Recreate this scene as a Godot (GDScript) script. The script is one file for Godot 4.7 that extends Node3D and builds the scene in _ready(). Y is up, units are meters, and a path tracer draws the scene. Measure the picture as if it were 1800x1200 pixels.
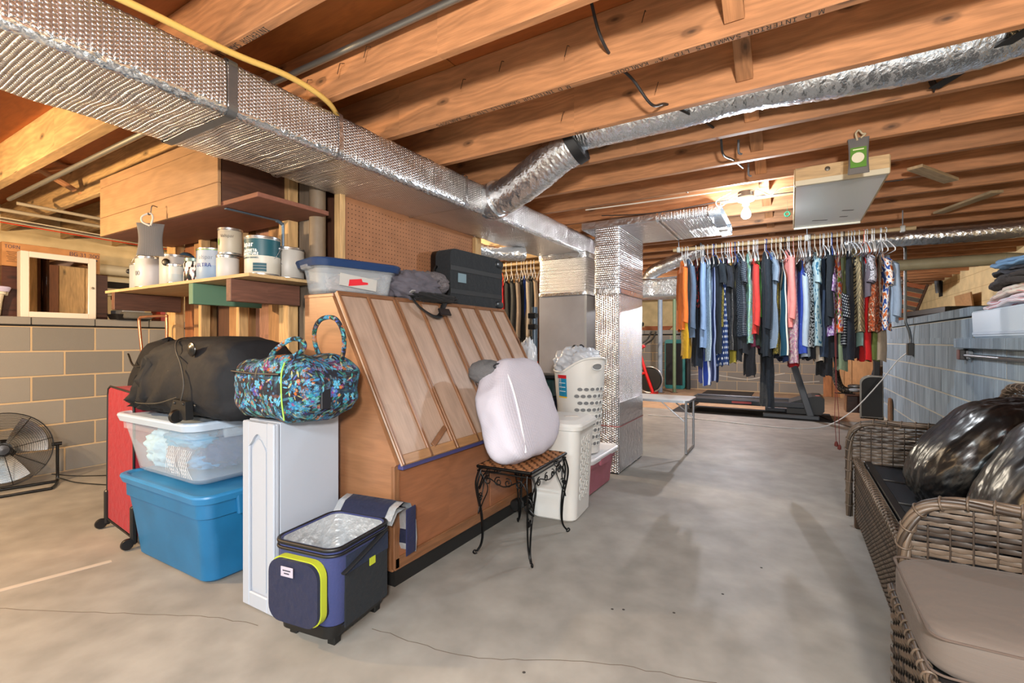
extends Node3D
# A basement store room. x runs along the joists, -z away along the big duct, metres.
const JB := 2.10      # underside of the joists
const WALL_TOP := 1.262
var names := {}
var T := {}           # textures
var MT := {}          # materials by key
var rng := RandomNumberGenerator.new()

# ---------------------------------------------------------------- mesh builder
class MB:
	var v := PackedVector3Array()
	var n := PackedVector3Array()
	var uv := PackedVector2Array()
	var c := PackedColorArray()
	var ix := PackedInt32Array()
	var uvo := Vector2.ZERO
	var tint := Color.WHITE
	var colored := false
	func put(p: Vector3, nn: Vector3, t: Vector2) -> int:
		v.append(p); n.append(nn); uv.append(t + uvo)
		if colored: c.append(tint)
		return v.size() - 1
	func tri(a: int, b: int, d: int) -> void:
		var g := (v[d] - v[a]).cross(v[b] - v[a])
		if g.dot(n[a] + n[b] + n[d]) < 0.0:
			ix.append(a); ix.append(d); ix.append(b)
		else:
			ix.append(a); ix.append(b); ix.append(d)
	func quad(a: Vector3, b: Vector3, d: Vector3, e: Vector3, nn: Vector3, ua := Vector2.ZERO, ub := Vector2.ZERO, ud := Vector2.ZERO, ue := Vector2.ZERO) -> void:
		var k := put(a, nn, ua)
		put(b, nn, ub); put(d, nn, ud); put(e, nn, ue)
		tri(k, k + 1, k + 2); tri(k, k + 2, k + 3)
	func facet(a: Vector3, b: Vector3, d: Vector3, out: Vector3) -> void:
		var nn := (b - a).cross(d - a).normalized()
		if nn.dot(out) < 0.0: nn = -nn
		var k := put(a, nn, Vector2(a.x, a.y)); put(b, nn, Vector2(b.x, b.y)); put(d, nn, Vector2(d.x, d.y))
		tri(k, k + 1, k + 2)
	# box with chamfered edges; uv in metres, u along the longest side
	func box(at: Vector3, size: Vector3, bev := 0.0, bs := Basis.IDENTITY) -> void:
		var h := size * 0.5
		bev = minf(bev, minf(h.x, minf(h.y, h.z)) * 0.9)
		var lng := 0
		if h.y > h.x and h.y >= h.z: lng = 1
		elif h.z > h.x and h.z > h.y: lng = 2
		for ax in 3:
			var a1 := (ax + 1) % 3
			var a2 := (ax + 2) % 3
			for s in [-1.0, 1.0]:
				var q := []
				var uvs := []
				for k in [[-1.0, -1.0], [1.0, -1.0], [1.0, 1.0], [-1.0, 1.0]]:
					var p := Vector3.ZERO
					p[ax] = h[ax] * s
					p[a1] = (h[a1] - bev) * k[0]
					p[a2] = (h[a2] - bev) * k[1]
					q.append(at + bs * p)
					var l1 := p[a1]; var l2 := p[a2]
					if lng == a2: uvs.append(Vector2(l2, l1 + ax * 0.37))
					else: uvs.append(Vector2(l1, l2 + ax * 0.37))
				var nn := Vector3.ZERO
				nn[ax] = s
				quad(q[0], q[1], q[2], q[3], bs * nn, uvs[0], uvs[1], uvs[2], uvs[3])
		if bev <= 0.0: return
		for ax in 3:        # edge chamfers, running along ax
			var a1 := (ax + 1) % 3
			var a2 := (ax + 2) % 3
			for s1 in [-1.0, 1.0]:
				for s2 in [-1.0, 1.0]:
					var q := []
					var uvs := []
					for k in [[-1.0, 0], [1.0, 0], [1.0, 1], [-1.0, 1]]:
						var p := Vector3.ZERO
						p[ax] = (h[ax] - bev) * k[0]
						p[a1] = (h[a1] - (0.0 if k[1] == 0 else bev)) * s1
						p[a2] = (h[a2] - (bev if k[1] == 0 else 0.0)) * s2
						q.append(at + bs * p)
						uvs.append(Vector2(p[ax], p[a2]) if lng == ax else Vector2(p[a2], p[a1]))
					var nn := Vector3.ZERO
					nn[a1] = s1; nn[a2] = s2
					quad(q[0], q[1], q[2], q[3], bs * nn.normalized(), uvs[0], uvs[1], uvs[2], uvs[3])
		for s0 in [-1.0, 1.0]:
			for s1 in [-1.0, 1.0]:
				for s2 in [-1.0, 1.0]:
					var sg := Vector3(s0, s1, s2)
					facet(at + bs * (Vector3(h.x, h.y - bev, h.z - bev) * sg), at + bs * (Vector3(h.x - bev, h.y, h.z - bev) * sg), at + bs * (Vector3(h.x - bev, h.y - bev, h.z) * sg), bs * sg)
	# a bar between two points, w wide (across), t thick
	func bar(a: Vector3, b: Vector3, w: float, t: float, up := Vector3.UP, bev := 0.002) -> void:
		var x := (b - a).normalized()
		if absf(x.dot(up)) > 0.98: up = Vector3.RIGHT
		var z := x.cross(up).normalized()
		box((a + b) * 0.5, Vector3((b - a).length(), t, w), bev, Basis(x, z.cross(x), z))
	# surface through a grid of points; f(u, v) for u, v in 0..1
	func grid(nu: int, nv: int, f: Callable, wu := false, wv := false, flip := false, us := 1.0, vs := 1.0) -> void:
		var p := PackedVector3Array()
		p.resize((nu + 1) * (nv + 1))
		for j in nv + 1:
			for i in nu + 1:
				p[j * (nu + 1) + i] = f.call(float(i) / nu, float(j) / nv)
		var base := v.size()
		var w := nu + 1
		for j in nv + 1:
			var jm := (j - 1) if j > 0 else ((nv - 1) if wv else 0)
			var jp := (j + 1) if j < nv else (1 if wv else nv)
			for i in w:
				var im := (i - 1) if i > 0 else ((nu - 1) if wu else 0)
				var ip := (i + 1) if i < nu else (1 if wu else nu)
				var du := p[j * w + ip] - p[j * w + im]
				var dv := p[jp * w + i] - p[jm * w + i]
				if du.length_squared() < 1e-12:   # a pole: borrow the next ring
					var j2 := 1 if j == 0 else (nv - 1 if j == nv else j)
					du = p[j2 * w + ip] - p[j2 * w + im]
				if dv.length_squared() < 1e-12: dv = Vector3(0, 0.0001, 0)
				var nn := du.cross(dv).normalized()
				if flip: nn = -nn
				put(p[j * w + i], nn, Vector2(us * i / nu, vs * j / nv))
		for j in nv:
			for i in nu:
				var a := base + j * w + i
				tri(a, a + 1, a + w + 1)
				tri(a, a + w + 1, a + w)
	func tube(pts: PackedVector3Array, r, sides := 8, caps := true, us := 1.0, flat := 1.0, closed := false) -> void:
		var m := pts.size()
		var base := v.size()
		var up := Vector3.UP
		var t0 := (pts[1] - pts[0]).normalized()
		if absf(t0.y) > 0.9: up = Vector3.RIGHT
		var along := 0.0
		for i in m:
			var t := (pts[mini(i + 1, m - 1)] - pts[maxi(i - 1, 0)])
			if closed and (i == 0 or i == m - 1): t = pts[1] - pts[m - 2]
			t = t.normalized()
			up = (up - t * up.dot(t))
			if up.length_squared() < 1e-8: up = Vector3(0.3, 0.2, 0.9).cross(t)
			up = up.normalized()
			var sd := t.cross(up)
			var rr: float = r[i] if r is Array or r is PackedFloat32Array else r
			if i > 0: along += (pts[i] - pts[i - 1]).length()
			for k in sides + 1:
				var a := TAU * k / sides
				var d := up * cos(a) * flat + sd * sin(a)
				put(pts[i] + d * rr, (up * cos(a) / flat + sd * sin(a)).normalized(), Vector2(along * us, float(k) / sides))
		for i in m - 1:
			for k in sides:
				var a := base + i * (sides + 1) + k
				tri(a, a + 1, a + sides + 2)
				tri(a, a + sides + 2, a + sides + 1)
		if caps and not closed:
			for e in [0, m - 1]:
				var t := (pts[1] - pts[0]) if e == 0 else (pts[m - 1] - pts[m - 2])
				t = t.normalized() * (-1.0 if e == 0 else 1.0)
				var q := put(pts[e], t, Vector2.ZERO)
				for k in sides + 1:
					put(v[base + e * (sides + 1) + k], t, Vector2.ZERO)
				for k in sides: tri(q, q + 1 + k, q + 2 + k)
	# profile (r, y) turned about y; sharp where the profile bends by more than 40 degrees
	func lathe(prof: Array, seg := 24, xf := Transform3D.IDENTITY, us := 1.0, a0 := 0.0) -> void:
		var along := 0.0
		for i in prof.size() - 1:
			var p: Vector2 = prof[i]; var q: Vector2 = prof[i + 1]
			if p.distance_to(q) < 1e-6: continue
			var d := (q - p).normalized()
			var nf := Vector2(d.y, -d.x)
			var na := nf; var nb := nf
			if i > 0:
				var d0: Vector2 = (p - prof[i - 1]).normalized()
				if d0.dot(d) > 0.75: na = (nf + Vector2(d0.y, -d0.x)).normalized()
			if i < prof.size() - 2:
				var d1: Vector2 = (prof[i + 2] - q).normalized()
				if d1.dot(d) > 0.75: nb = (nf + Vector2(d1.y, -d1.x)).normalized()
			var l := p.distance_to(q)
			var base := v.size()
			for k in seg + 1:
				var a := TAU * k / seg + a0
				var ca := cos(a); var sa := sin(a)
				put(xf * Vector3(p.x * ca, p.y, p.x * sa), (xf.basis * Vector3(na.x * ca, na.y, na.x * sa)).normalized(), Vector2(us * k / seg, along))
				put(xf * Vector3(q.x * ca, q.y, q.x * sa), (xf.basis * Vector3(nb.x * ca, nb.y, nb.x * sa)).normalized(), Vector2(us * k / seg, along + l))
			for k in seg:
				var b := base + k * 2
				tri(b, b + 1, b + 3); tri(b, b + 3, b + 2)
			along += l
	# polygon in local xy, from z = 0 to z = depth
	func prism(poly: PackedVector2Array, depth: float, xf := Transform3D.IDENTITY, smooth := false) -> void:
		var t := Geometry2D.triangulate_polygon(poly)
		for z in [0.0, depth]:
			var nn := xf.basis * Vector3(0, 0, signf(z - depth * 0.5) * signf(depth) if depth != 0.0 else 1.0)
			nn = xf.basis * Vector3(0, 0, 1 if (z > 0.0) == (depth > 0.0) and z != 0.0 else -signf(depth))
			var b := v.size()
			for p in poly: put(xf * Vector3(p.x, p.y, z), nn.normalized(), p)
			for k in range(0, t.size(), 3): tri(b + t[k], b + t[k + 1], b + t[k + 2])
		var m := poly.size()
		var area := 0.0
		for i in m: area += poly[i].cross(poly[(i + 1) % m])
		var sg := 1.0 if area > 0.0 else -1.0
		var along := 0.0
		for i in m:
			var p := poly[i]; var q := poly[(i + 1) % m]
			var d := (q - p).normalized()
			var na := Vector2(d.y, -d.x) * sg
			var nb := na
			if smooth:
				var dp := (p - poly[(i + m - 1) % m]).normalized()
				var dn := (poly[(i + 2) % m] - q).normalized()
				if dp.dot(d) > 0.6: na = (na + Vector2(dp.y, -dp.x) * sg).normalized()
				if dn.dot(d) > 0.6: nb = (nb + Vector2(dn.y, -dn.x) * sg).normalized()
			var l := p.distance_to(q)
			var k := put(xf * Vector3(p.x, p.y, 0), (xf.basis * Vector3(na.x, na.y, 0)).normalized(), Vector2(along, 0))
			put(xf * Vector3(q.x, q.y, 0), (xf.basis * Vector3(nb.x, nb.y, 0)).normalized(), Vector2(along + l, 0))
			put(xf * Vector3(q.x, q.y, depth), (xf.basis * Vector3(nb.x, nb.y, 0)).normalized(), Vector2(along + l, depth))
			put(xf * Vector3(p.x, p.y, depth), (xf.basis * Vector3(na.x, na.y, 0)).normalized(), Vector2(along, depth))
			tri(k, k + 1, k + 2); tri(k, k + 2, k + 3)
			along += l
	# a rounded, lumpy closed body: superellipsoid radii r, power e, bent by bend(p) -> p
	func blob(at: Vector3, r: Vector3, e := 2.5, nu := 32, nv := 20, bend = null, bs := Basis.IDENTITY, us := 1.0, vs := 1.0) -> void:
		grid(nu, nv, func(a: float, b: float):
			var th: float = a * TAU
			var ph: float = (b - 0.5) * PI
			var d := Vector3(cos(ph) * cos(th), sin(ph), cos(ph) * sin(th))
			var k := pow(pow(absf(d.x), e) + pow(absf(d.y), e) + pow(absf(d.z), e), -1.0 / e)
			var p := d * k * r
			if bend != null: p = bend.call(p, d)
			return at + bs * p, true, false, true, us, vs)
	func sphere(at: Vector3, r: float, nu := 12, nv := 8) -> void:
		blob(at, Vector3(r, r, r), 2.0, nu, nv)
	func commit() -> ArrayMesh:
		var a := []
		a.resize(Mesh.ARRAY_MAX)
		a[Mesh.ARRAY_VERTEX] = v; a[Mesh.ARRAY_NORMAL] = n; a[Mesh.ARRAY_TEX_UV] = uv; a[Mesh.ARRAY_INDEX] = ix
		if colored: a[Mesh.ARRAY_COLOR] = c
		var m := ArrayMesh.new()
		m.add_surface_from_arrays(Mesh.PRIMITIVE_TRIANGLES, a)
		return m

func mb() -> MB:
	return MB.new()

func bxm(at: Vector3, size: Vector3, bev := 0.002, bs := Basis.IDENTITY, uvo := Vector2.ZERO) -> MB:
	var m := MB.new()
	m.uvo = uvo
	m.box(at, size, bev, bs)
	return m

func curve(pts: Array, per := 8, closed := false) -> PackedVector3Array:   # Catmull-Rom through the points
	var out := PackedVector3Array()
	var m := pts.size()
	for i in (m if closed else m - 1):
		var p1: Vector3 = pts[i]
		var p2: Vector3 = pts[(i + 1) % m]
		var p0: Vector3 = pts[(i + m - 1) % m] if closed or i > 0 else p1 * 2.0 - p2
		var p3: Vector3 = pts[(i + 2) % m] if closed or i < m - 2 else p2 * 2.0 - p1
		for k in per:
			var t := float(k) / per
			out.append(0.5 * ((2.0 * p1) + (p2 - p0) * t + (2.0 * p0 - 5.0 * p1 + 4.0 * p2 - p3) * t * t + (3.0 * p1 - p0 - 3.0 * p2 + p3) * t * t * t))
	out.append(pts[0] if closed else pts[m - 1])
	return out

func rrect(w: float, h: float, r: float, seg := 5) -> PackedVector2Array:   # rounded rectangle about 0, 0
	var out := PackedVector2Array()
	for q in 4:
		var cx := (w * 0.5 - r) * (1.0 if q == 0 or q == 3 else -1.0)
		var cy := (h * 0.5 - r) * (1.0 if q < 2 else -1.0)
		for k in seg + 1:
			var a := PI * 0.5 * (q + float(k) / seg)
			out.append(Vector2(cx + r * cos(a), cy + r * sin(a)))
	return out

func yaw(deg: float) -> Basis:
	return Basis(Vector3.UP, deg_to_rad(deg))

# ---------------------------------------------------------------- scene helpers
func numbered(called: String) -> String:
	if names.has(called):
		names[called] += 1
		return "%s_%03d" % [called, names[called]]
	names[called] = 0
	return called

func tag(o: Node3D, label: String, category: String, group := "") -> Node3D:
	o.set_meta("label", label)
	o.set_meta("category", category)
	if group: o.set_meta("group", group)
	return o

func thing(called: String, label: String, category: String, at := Vector3.ZERO, turn := 0.0, group := "") -> Node3D:
	var o := Node3D.new()
	o.name = numbered(called)
	add_child(o)
	o.position = at
	o.rotation.y = deg_to_rad(turn)
	return tag(o, label, category, group)

func obj(called: String, m, mat: Material, parent: Node = null) -> MeshInstance3D:
	var o := MeshInstance3D.new()
	o.mesh = m.commit() if m is MB else m
	o.material_override = mat
	if parent == null:
		o.name = numbered(called)
		add_child(o)
	else:
		o.name = called
		parent.add_child(o, true)
	return o

func stuff(o: Node) -> Node:
	o.set_meta("kind", "stuff")
	return o

func struct(o: Node3D) -> Node3D:
	o.set_meta("kind", "structure")
	return o

func setting(called: String) -> Node3D:
	var o := Node3D.new()
	o.name = called
	add_child(o)
	return struct(o)

# a small flat text that may wrap round an upright cylinder of radius r about the parent's axis
func words(txt: String, size: float, mat: Material, parent: Node, xf: Transform3D, r := 0.0, called := "lettering", font := "Droid Sans", bold := false) -> MeshInstance3D:
	var tm := TextMesh.new()
	var f := SystemFont.new()
	f.font_names = PackedStringArray([font])
	if bold: f.font_weight = 700
	tm.font = f
	tm.text = txt
	tm.font_size = 32
	tm.pixel_size = size / 32.0
	tm.depth = 0.0006
	tm.curve_step = 2.0
	var src := tm.surface_get_arrays(0) if tm.get_surface_count() > 0 else []
	var am := ArrayMesh.new()
	if src.is_empty(): return null
	var vv: PackedVector3Array = src[Mesh.ARRAY_VERTEX]
	var nn: PackedVector3Array = src[Mesh.ARRAY_NORMAL]
	for i in vv.size():
		if r > 0.0:
			var a := vv[i].x / r
			var rad := r + vv[i].z
			vv[i] = xf * Vector3(sin(a) * rad, vv[i].y, cos(a) * rad)
			nn[i] = xf.basis * nn[i].rotated(Vector3.UP, a)
		else:
			vv[i] = xf * vv[i]
			nn[i] = xf.basis * nn[i]
	src[Mesh.ARRAY_VERTEX] = vv
	src[Mesh.ARRAY_NORMAL] = nn
	src[Mesh.ARRAY_TANGENT] = null
	am.add_surface_from_arrays(Mesh.PRIMITIVE_TRIANGLES, src)
	return obj(called, am, mat, parent)

# ---------------------------------------------------------------- textures
func fnl(sd: int, freq: float, oct := 4, kind := FastNoiseLite.TYPE_SIMPLEX_SMOOTH) -> FastNoiseLite:
	var f := FastNoiseLite.new()
	f.seed = sd
	f.frequency = freq
	f.noise_type = kind
	f.fractal_octaves = oct
	return f

func paint(w: int, h: int, f: Callable) -> ImageTexture:
	var b := PackedByteArray()
	b.resize(w * h * 3)
	for y in h:
		for x in w:
			var cc: Color = f.call(x, y)
			var k := (y * w + x) * 3
			b[k] = int(clampf(cc.r, 0, 1) * 255.0); b[k + 1] = int(clampf(cc.g, 0, 1) * 255.0); b[k + 2] = int(clampf(cc.b, 0, 1) * 255.0)
	return ImageTexture.create_from_image(Image.create_from_data(w, h, false, Image.FORMAT_RGB8, b))

func grey(w: int, h: int, f: Callable) -> ImageTexture:
	return paint(w, h, func(x: int, y: int):
		var k: float = f.call(x, y)
		return Color(k, k, k))

func noise_tex(sd: int, freq: float, oct: int, lo: float, hi: float, size := 512) -> ImageTexture:   # seamless
	var im := fnl(sd, freq, oct).get_seamless_image(size, size)
	im.convert(Image.FORMAT_RGB8)
	var d := im.get_data()
	for i in d.size(): d[i] = int(clampf(lo + (hi - lo) * d[i] / 255.0, 0.0, 1.0) * 255.0)
	return ImageTexture.create_from_image(Image.create_from_data(size, size, false, Image.FORMAT_RGB8, d))

func normal_of(t: ImageTexture, k: float) -> ImageTexture:
	var im := t.get_image().duplicate()
	im.convert(Image.FORMAT_RGBA8)
	im.bump_map_to_normal_map(k)
	return ImageTexture.create_from_image(im)

func make_textures() -> void:
	# softwood: 2 m long by 0.5 m, with knots
	var n1 := fnl(3, 1.0, 3); var n2 := fnl(4, 1.0, 4); var n3 := fnl(5, 1.0, 2)
	var knots := [Vector2(140, 60), Vector2(420, 190), Vector2(700, 40), Vector2(930, 150), Vector2(560, 110)]
	T.wood = grey(1024, 256, func(x: int, y: int):
		var yy := y + 16.0 * n1.get_noise_2d(x * 0.004, y * 0.012)
		var dark := 0.0
		for k in knots:
			var dx: float = (x - k.x) / 2.2
			var dy: float = y - k.y
			var d2 := dx * dx + dy * dy
			yy += 14.0 * signf(dy) * exp(-d2 / 300.0)
			dark += 0.42 * exp(-d2 / 22.0) + 0.12 * exp(-pow(sqrt(d2) - 7.0, 2.0) / 4.0)
		var ring := 0.5 + 0.5 * sin(yy * 0.42 + 5.0 * n3.get_noise_2d(x * 0.002, yy * 0.01))
		var fib := n2.get_noise_2d(x * 0.015, y * 0.55)
		var big := n1.get_noise_2d(x * 0.006 + 40.0, y * 0.02)
		return 0.78 + 0.07 * ring + 0.07 * fib + 0.10 * big - dark)
	# plywood, broad figure
	T.ply = grey(512, 512, func(x: int, y: int):
		var w := n1.get_noise_2d(x * 0.004 + 9.0, y * 0.010)
		var r := 0.5 + 0.5 * sin((y * 0.05 + 6.0 * w + 2.2 * n3.get_noise_2d(x * 0.006, y * 0.03)) * 2.2)
		return 0.88 + 0.05 * r + 0.06 * n2.get_noise_2d(x * 0.02, y * 0.3) + 0.04 * w)
	var c1 := fnl(11, 0.012, 5); var c2 := fnl(12, 0.3, 2)
	T.concrete = noise_tex(21, 0.010, 7, 0.84, 1.0, 1024)
	T.blotch = noise_tex(22, 0.012, 5, 0.88, 1.0, 512)
	T.grain = noise_tex(23, 0.22, 3, 0.72, 1.0, 512)
	T.grit = noise_tex(24, 0.35, 2, 0.0, 1.0, 256)
	# foil bubble wrap: rows of small bubbles between stitched creases, 44 mm square
	T.bubble_h = grey(256, 256, func(x: int, y: int):
		var fx := fposmod(x / 256.0 * 2.0, 1.0)
		var crease := minf(fx, 1.0 - fx)
		var bx := fposmod(x / 256.0 * 4.0, 1.0) - 0.5
		var by := fposmod(y / 256.0 * 4.0 + (0.5 if int(x / 64.0) % 2 == 1 else 0.0), 1.0) - 0.5
		var dome := maxf(0.0, 1.0 - (bx * bx + by * by) * 4.4)
		return 0.25 + 0.5 * sqrt(dome) * smoothstep(0.0, 0.12, crease) + 0.15 * smoothstep(0.0, 0.1, crease))
	T.bubble = normal_of(T.bubble_h, 16.0)
	var nk := fnl(31, 0.012, 4, FastNoiseLite.TYPE_CELLULAR); nk.cellular_return_type = FastNoiseLite.RETURN_DISTANCE2_SUB
	var ik := nk.get_seamless_image(512, 512); ik.convert(Image.FORMAT_RGBA8)
	T.crinkle = normal_of(ImageTexture.create_from_image(ik), 9.0)
	T.cloth = normal_of(noise_tex(33, 0.02, 4, 0.0, 1.0, 512), 6.0)
	T.weave = grey(64, 64, func(x: int, y: int):
		var a := sin(x * TAU / 8.0); var b := sin(y * TAU / 8.0)
		return 0.88 + 0.12 * (a if (int(x / 8.0) + int(y / 8.0)) % 2 == 0 else b))
	T.streak = grey(256, 256, func(x: int, y: int):
		return 0.86 + 0.16 * n2.get_noise_2d(x * 0.25, y * 0.008) + 0.10 * n1.get_noise_2d(x * 0.03, y * 0.006))

# ---------------------------------------------------------------- materials
func mat(key: String, col: Color, rough := 0.7, metal := 0.0) -> StandardMaterial3D:
	if key and MT.has(key): return MT[key]
	var m := StandardMaterial3D.new()
	m.albedo_color = col
	m.roughness = rough
	m.metallic = metal
	m.cull_mode = BaseMaterial3D.CULL_DISABLED
	if key:
		m.resource_name = key
		MT[key] = m
	return m

func wood(key: String, col: Color, tex := "wood", rough := 0.65, sc := 0.5) -> StandardMaterial3D:
	if MT.has(key): return MT[key]
	var m := mat(key, col, rough)
	m.albedo_texture = T[tex]
	m.uv1_scale = Vector3(sc, sc * 4.0 if tex == "wood" else sc, 1)
	return m

func tri(m: StandardMaterial3D, tex: String, sc: float) -> StandardMaterial3D:
	m.albedo_texture = T[tex]
	m.uv1_triplanar = true
	m.uv1_world_triplanar = true
	m.uv1_scale = Vector3.ONE * sc
	return m

func plain(col: Color, rough := 0.6, metal := 0.0) -> StandardMaterial3D:
	return mat("c%s_%.2f_%.2f" % [col.to_html(), rough, metal], col, rough, metal)

func cloth(col: Color, key := "") -> StandardMaterial3D:
	if key == "": key = "cloth" + col.to_html()
	if MT.has(key): return MT[key]
	var m := mat(key, col, 0.9)
	m.normal_enabled = true
	m.normal_texture = T.cloth
	m.normal_scale = 0.6
	m.uv1_scale = Vector3(1.2, 1.2, 1)
	m.rim_enabled = true
	m.rim = 0.25
	return m

func foil(key: String, nt: String, sc: Vector3, rough := 0.25, k := 0.8, col := Color(0.86, 0.86, 0.87)) -> StandardMaterial3D:
	if MT.has(key): return MT[key]
	var m := mat(key, col, rough + 0.04, 0.95)
	m.normal_enabled = true
	m.normal_texture = T[nt]
	m.normal_scale = k
	m.uv1_scale = sc
	return m

func bulb(called: String, label: String, at: Vector3, energy: float, col: Color, drop := 0.0) -> Node3D:   # bare bulb hanging in a porcelain holder under a round box
	var t := thing(called, label, "light", at)
	var m := mb()
	m.lathe([Vector2(0, 0.155), Vector2(0.052, 0.155), Vector2(0.052, 0.115), Vector2(0, 0.115)], 20)
	obj("junction_box", m, plain(Color(0.45, 0.44, 0.42), 0.5, 0.6), t)
	m = mb()
	m.lathe([Vector2(0, 0.116), Vector2(0.058, 0.116), Vector2(0.06, 0.105), Vector2(0.05, 0.092), Vector2(0.024, 0.085), Vector2(0.022, 0.062), Vector2(0, 0.062)], 24)
	obj("lamp_holder", m, plain(Color(0.9, 0.89, 0.86), 0.3), t)
	m = mb()
	m.lathe([Vector2(0.013, 0.066), Vector2(0.013, 0.045), Vector2(0.022, 0.028), Vector2(0.030, 0.008), Vector2(0.0315, -0.004), Vector2(0.028, -0.019), Vector2(0.018, -0.029), Vector2(0, -0.033)], 24)
	var g := mat("", Color(1, 1, 1), 0.4)
	g.emission_enabled = true
	g.emission = col
	g.emission_energy_multiplier = 14.0
	obj("bulb", m, g, t)
	if drop > 0.0:
		m = mb(); m.tube(PackedVector3Array([Vector3(0, 0.155, 0), Vector3(0, JB - at.y, 0)]), 0.004, 6)
		obj("flex", m, plain(Color(0.1, 0.1, 0.1), 0.6), t)
	var l := OmniLight3D.new()
	l.name = "glow"
	l.light_color = col
	l.light_energy = energy
	l.light_size = 0.03
	l.omni_range = 25.0
	l.omni_attenuation = 2.0
	l.shadow_enabled = true
	t.add_child(l)
	return t

# ---------------------------------------------------------------- the room
func _ready() -> void:
	rng.seed = 7
	var cam := Camera3D.new()
	cam.name = "camera"
	cam.position = Vector3(0, 1.08, 0)
	cam.rotation.y = deg_to_rad(30.5)
	cam.fov = 71.65
	cam.near = 0.05
	cam.far = 60.0
	add_child(cam)
	cam.current = true
	var we := WorldEnvironment.new()
	we.name = "surroundings"
	var env := Environment.new()
	env.background_mode = Environment.BG_COLOR
	env.background_color = Color(0.5, 0.55, 0.6)
	env.tonemap_mode = Environment.TONE_MAPPER_LINEAR
	env.tonemap_exposure = 2.25
	env.sdfgi_enabled = true
	env.ssao_enabled = true
	env.ssil_enabled = true
	we.environment = env
	add_child(we)
	make_textures()
	bulb("ceiling_bulb", "lit bare bulb in a white porcelain holder beside the panel light", Vector3(-0.267, 1.965, -3.66), 0.58, Color(0.93, 0.97, 1.0))
	bulb("ceiling_bulb", "unseen warm bulb out of view, placed to light the left storage corner", Vector3(-3.7, 1.66, 0.1), 2.3, Color(1.0, 0.84, 0.63), 1.0)  # out of view, placed to throw warm light on the left corner
	fill_tube_light(Vector3(-0.2, 1.86, 1.3), 0.0, 8.0, Color(0.88, 0.97, 1.0), "first of two added fill tube lights hung behind the viewer")  # added fill light from behind the viewer
	fill_tube_light(Vector3(-2.6, 1.86, 2.2), 0.0, 7.0, Color(1.0, 0.91, 0.80), "second of two added fill tube lights hung behind the viewer")  # added warm fill for the left side
	bulb("ceiling_bulb", "unseen bare bulb out of view, lighting the clothes aisle beyond the furnace", Vector3(-3.4, 1.97, -3.7), 1.5, Color(1.0, 0.90, 0.76))  # out of view, placed to light the clothes and the mirrored boards
	bulb("ceiling_bulb", "unseen bare bulb out of view, lighting the far block wall", Vector3(-0.9, 1.97, -8.6), 2.4, Color(0.97, 0.97, 1.0))  # hidden behind the clothes, placed to light the far end
	flash_stand_in(Vector3(0.40, 0, 0.60), 1.47, 4.4)  # stands in for the camera flash
	bulb("ceiling_bulb", "unseen bare bulb out of view, lighting the aisle left of the boot duct", Vector3(-2.9, 1.97, -7.2), 2.2, Color(1.0, 0.95, 0.86))  # out of view, placed to lift the far aisle and soften shadows
	build_shell()
	build_ceiling()
	build_ducts()
	build_left()
	build_cabinet_area()
	build_middle()
	build_far()
	build_rack()
	build_sofa()

func flash_stand_in(at: Vector3, h: float, energy: float) -> void:  # unseen globe on a tripod in place of the flash that lights the joists
	var t := thing("unseen_flash_lamp", "unseen globe lamp on a tripod behind the viewer, standing in for the camera flash", "lamp", at)
	var m := mb(); m.tube(PackedVector3Array([Vector3(0, 0.25, 0), Vector3(0, h - 0.14, 0)]), 0.012, 10)
	obj("pole", m, plain(Color(0.05, 0.05, 0.05), 0.5), t)
	for k in 3:
		m = mb(); m.tube(PackedVector3Array([Vector3(0, 0.45, 0), Vector3(cos(k * TAU / 3.0) * 0.3, 0.01, sin(k * TAU / 3.0) * 0.3)]), 0.009, 8)
		obj("leg", m, plain(Color(0.05, 0.05, 0.05), 0.5), t)
	m = mb(); m.lathe([Vector2(0, -0.15), Vector2(0.03, -0.15), Vector2(0.034, -0.12), Vector2(0.03, -0.10), Vector2(0, -0.10)], 16, Transform3D(Basis.IDENTITY, Vector3(0, h, 0)))
	obj("holder", m, plain(Color(0.1, 0.1, 0.1), 0.5), t)
	m = mb(); m.sphere(Vector3(0, h, 0), 0.11, 24, 16)
	var g := mat("", Color(1, 1, 1), 0.5)
	g.emission_enabled = true
	g.emission = Color(1.0, 0.97, 0.94)
	g.emission_energy_multiplier = 3.0
	obj("globe", m, g, t)
	var l := OmniLight3D.new()
	l.name = "glow"
	l.position.y = h
	l.light_color = Color(1.0, 0.965, 0.93)
	l.light_energy = energy
	l.light_size = 0.10
	l.omni_range = 25.0
	l.omni_attenuation = 2.0
	l.shadow_enabled = true
	t.add_child(l)

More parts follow.
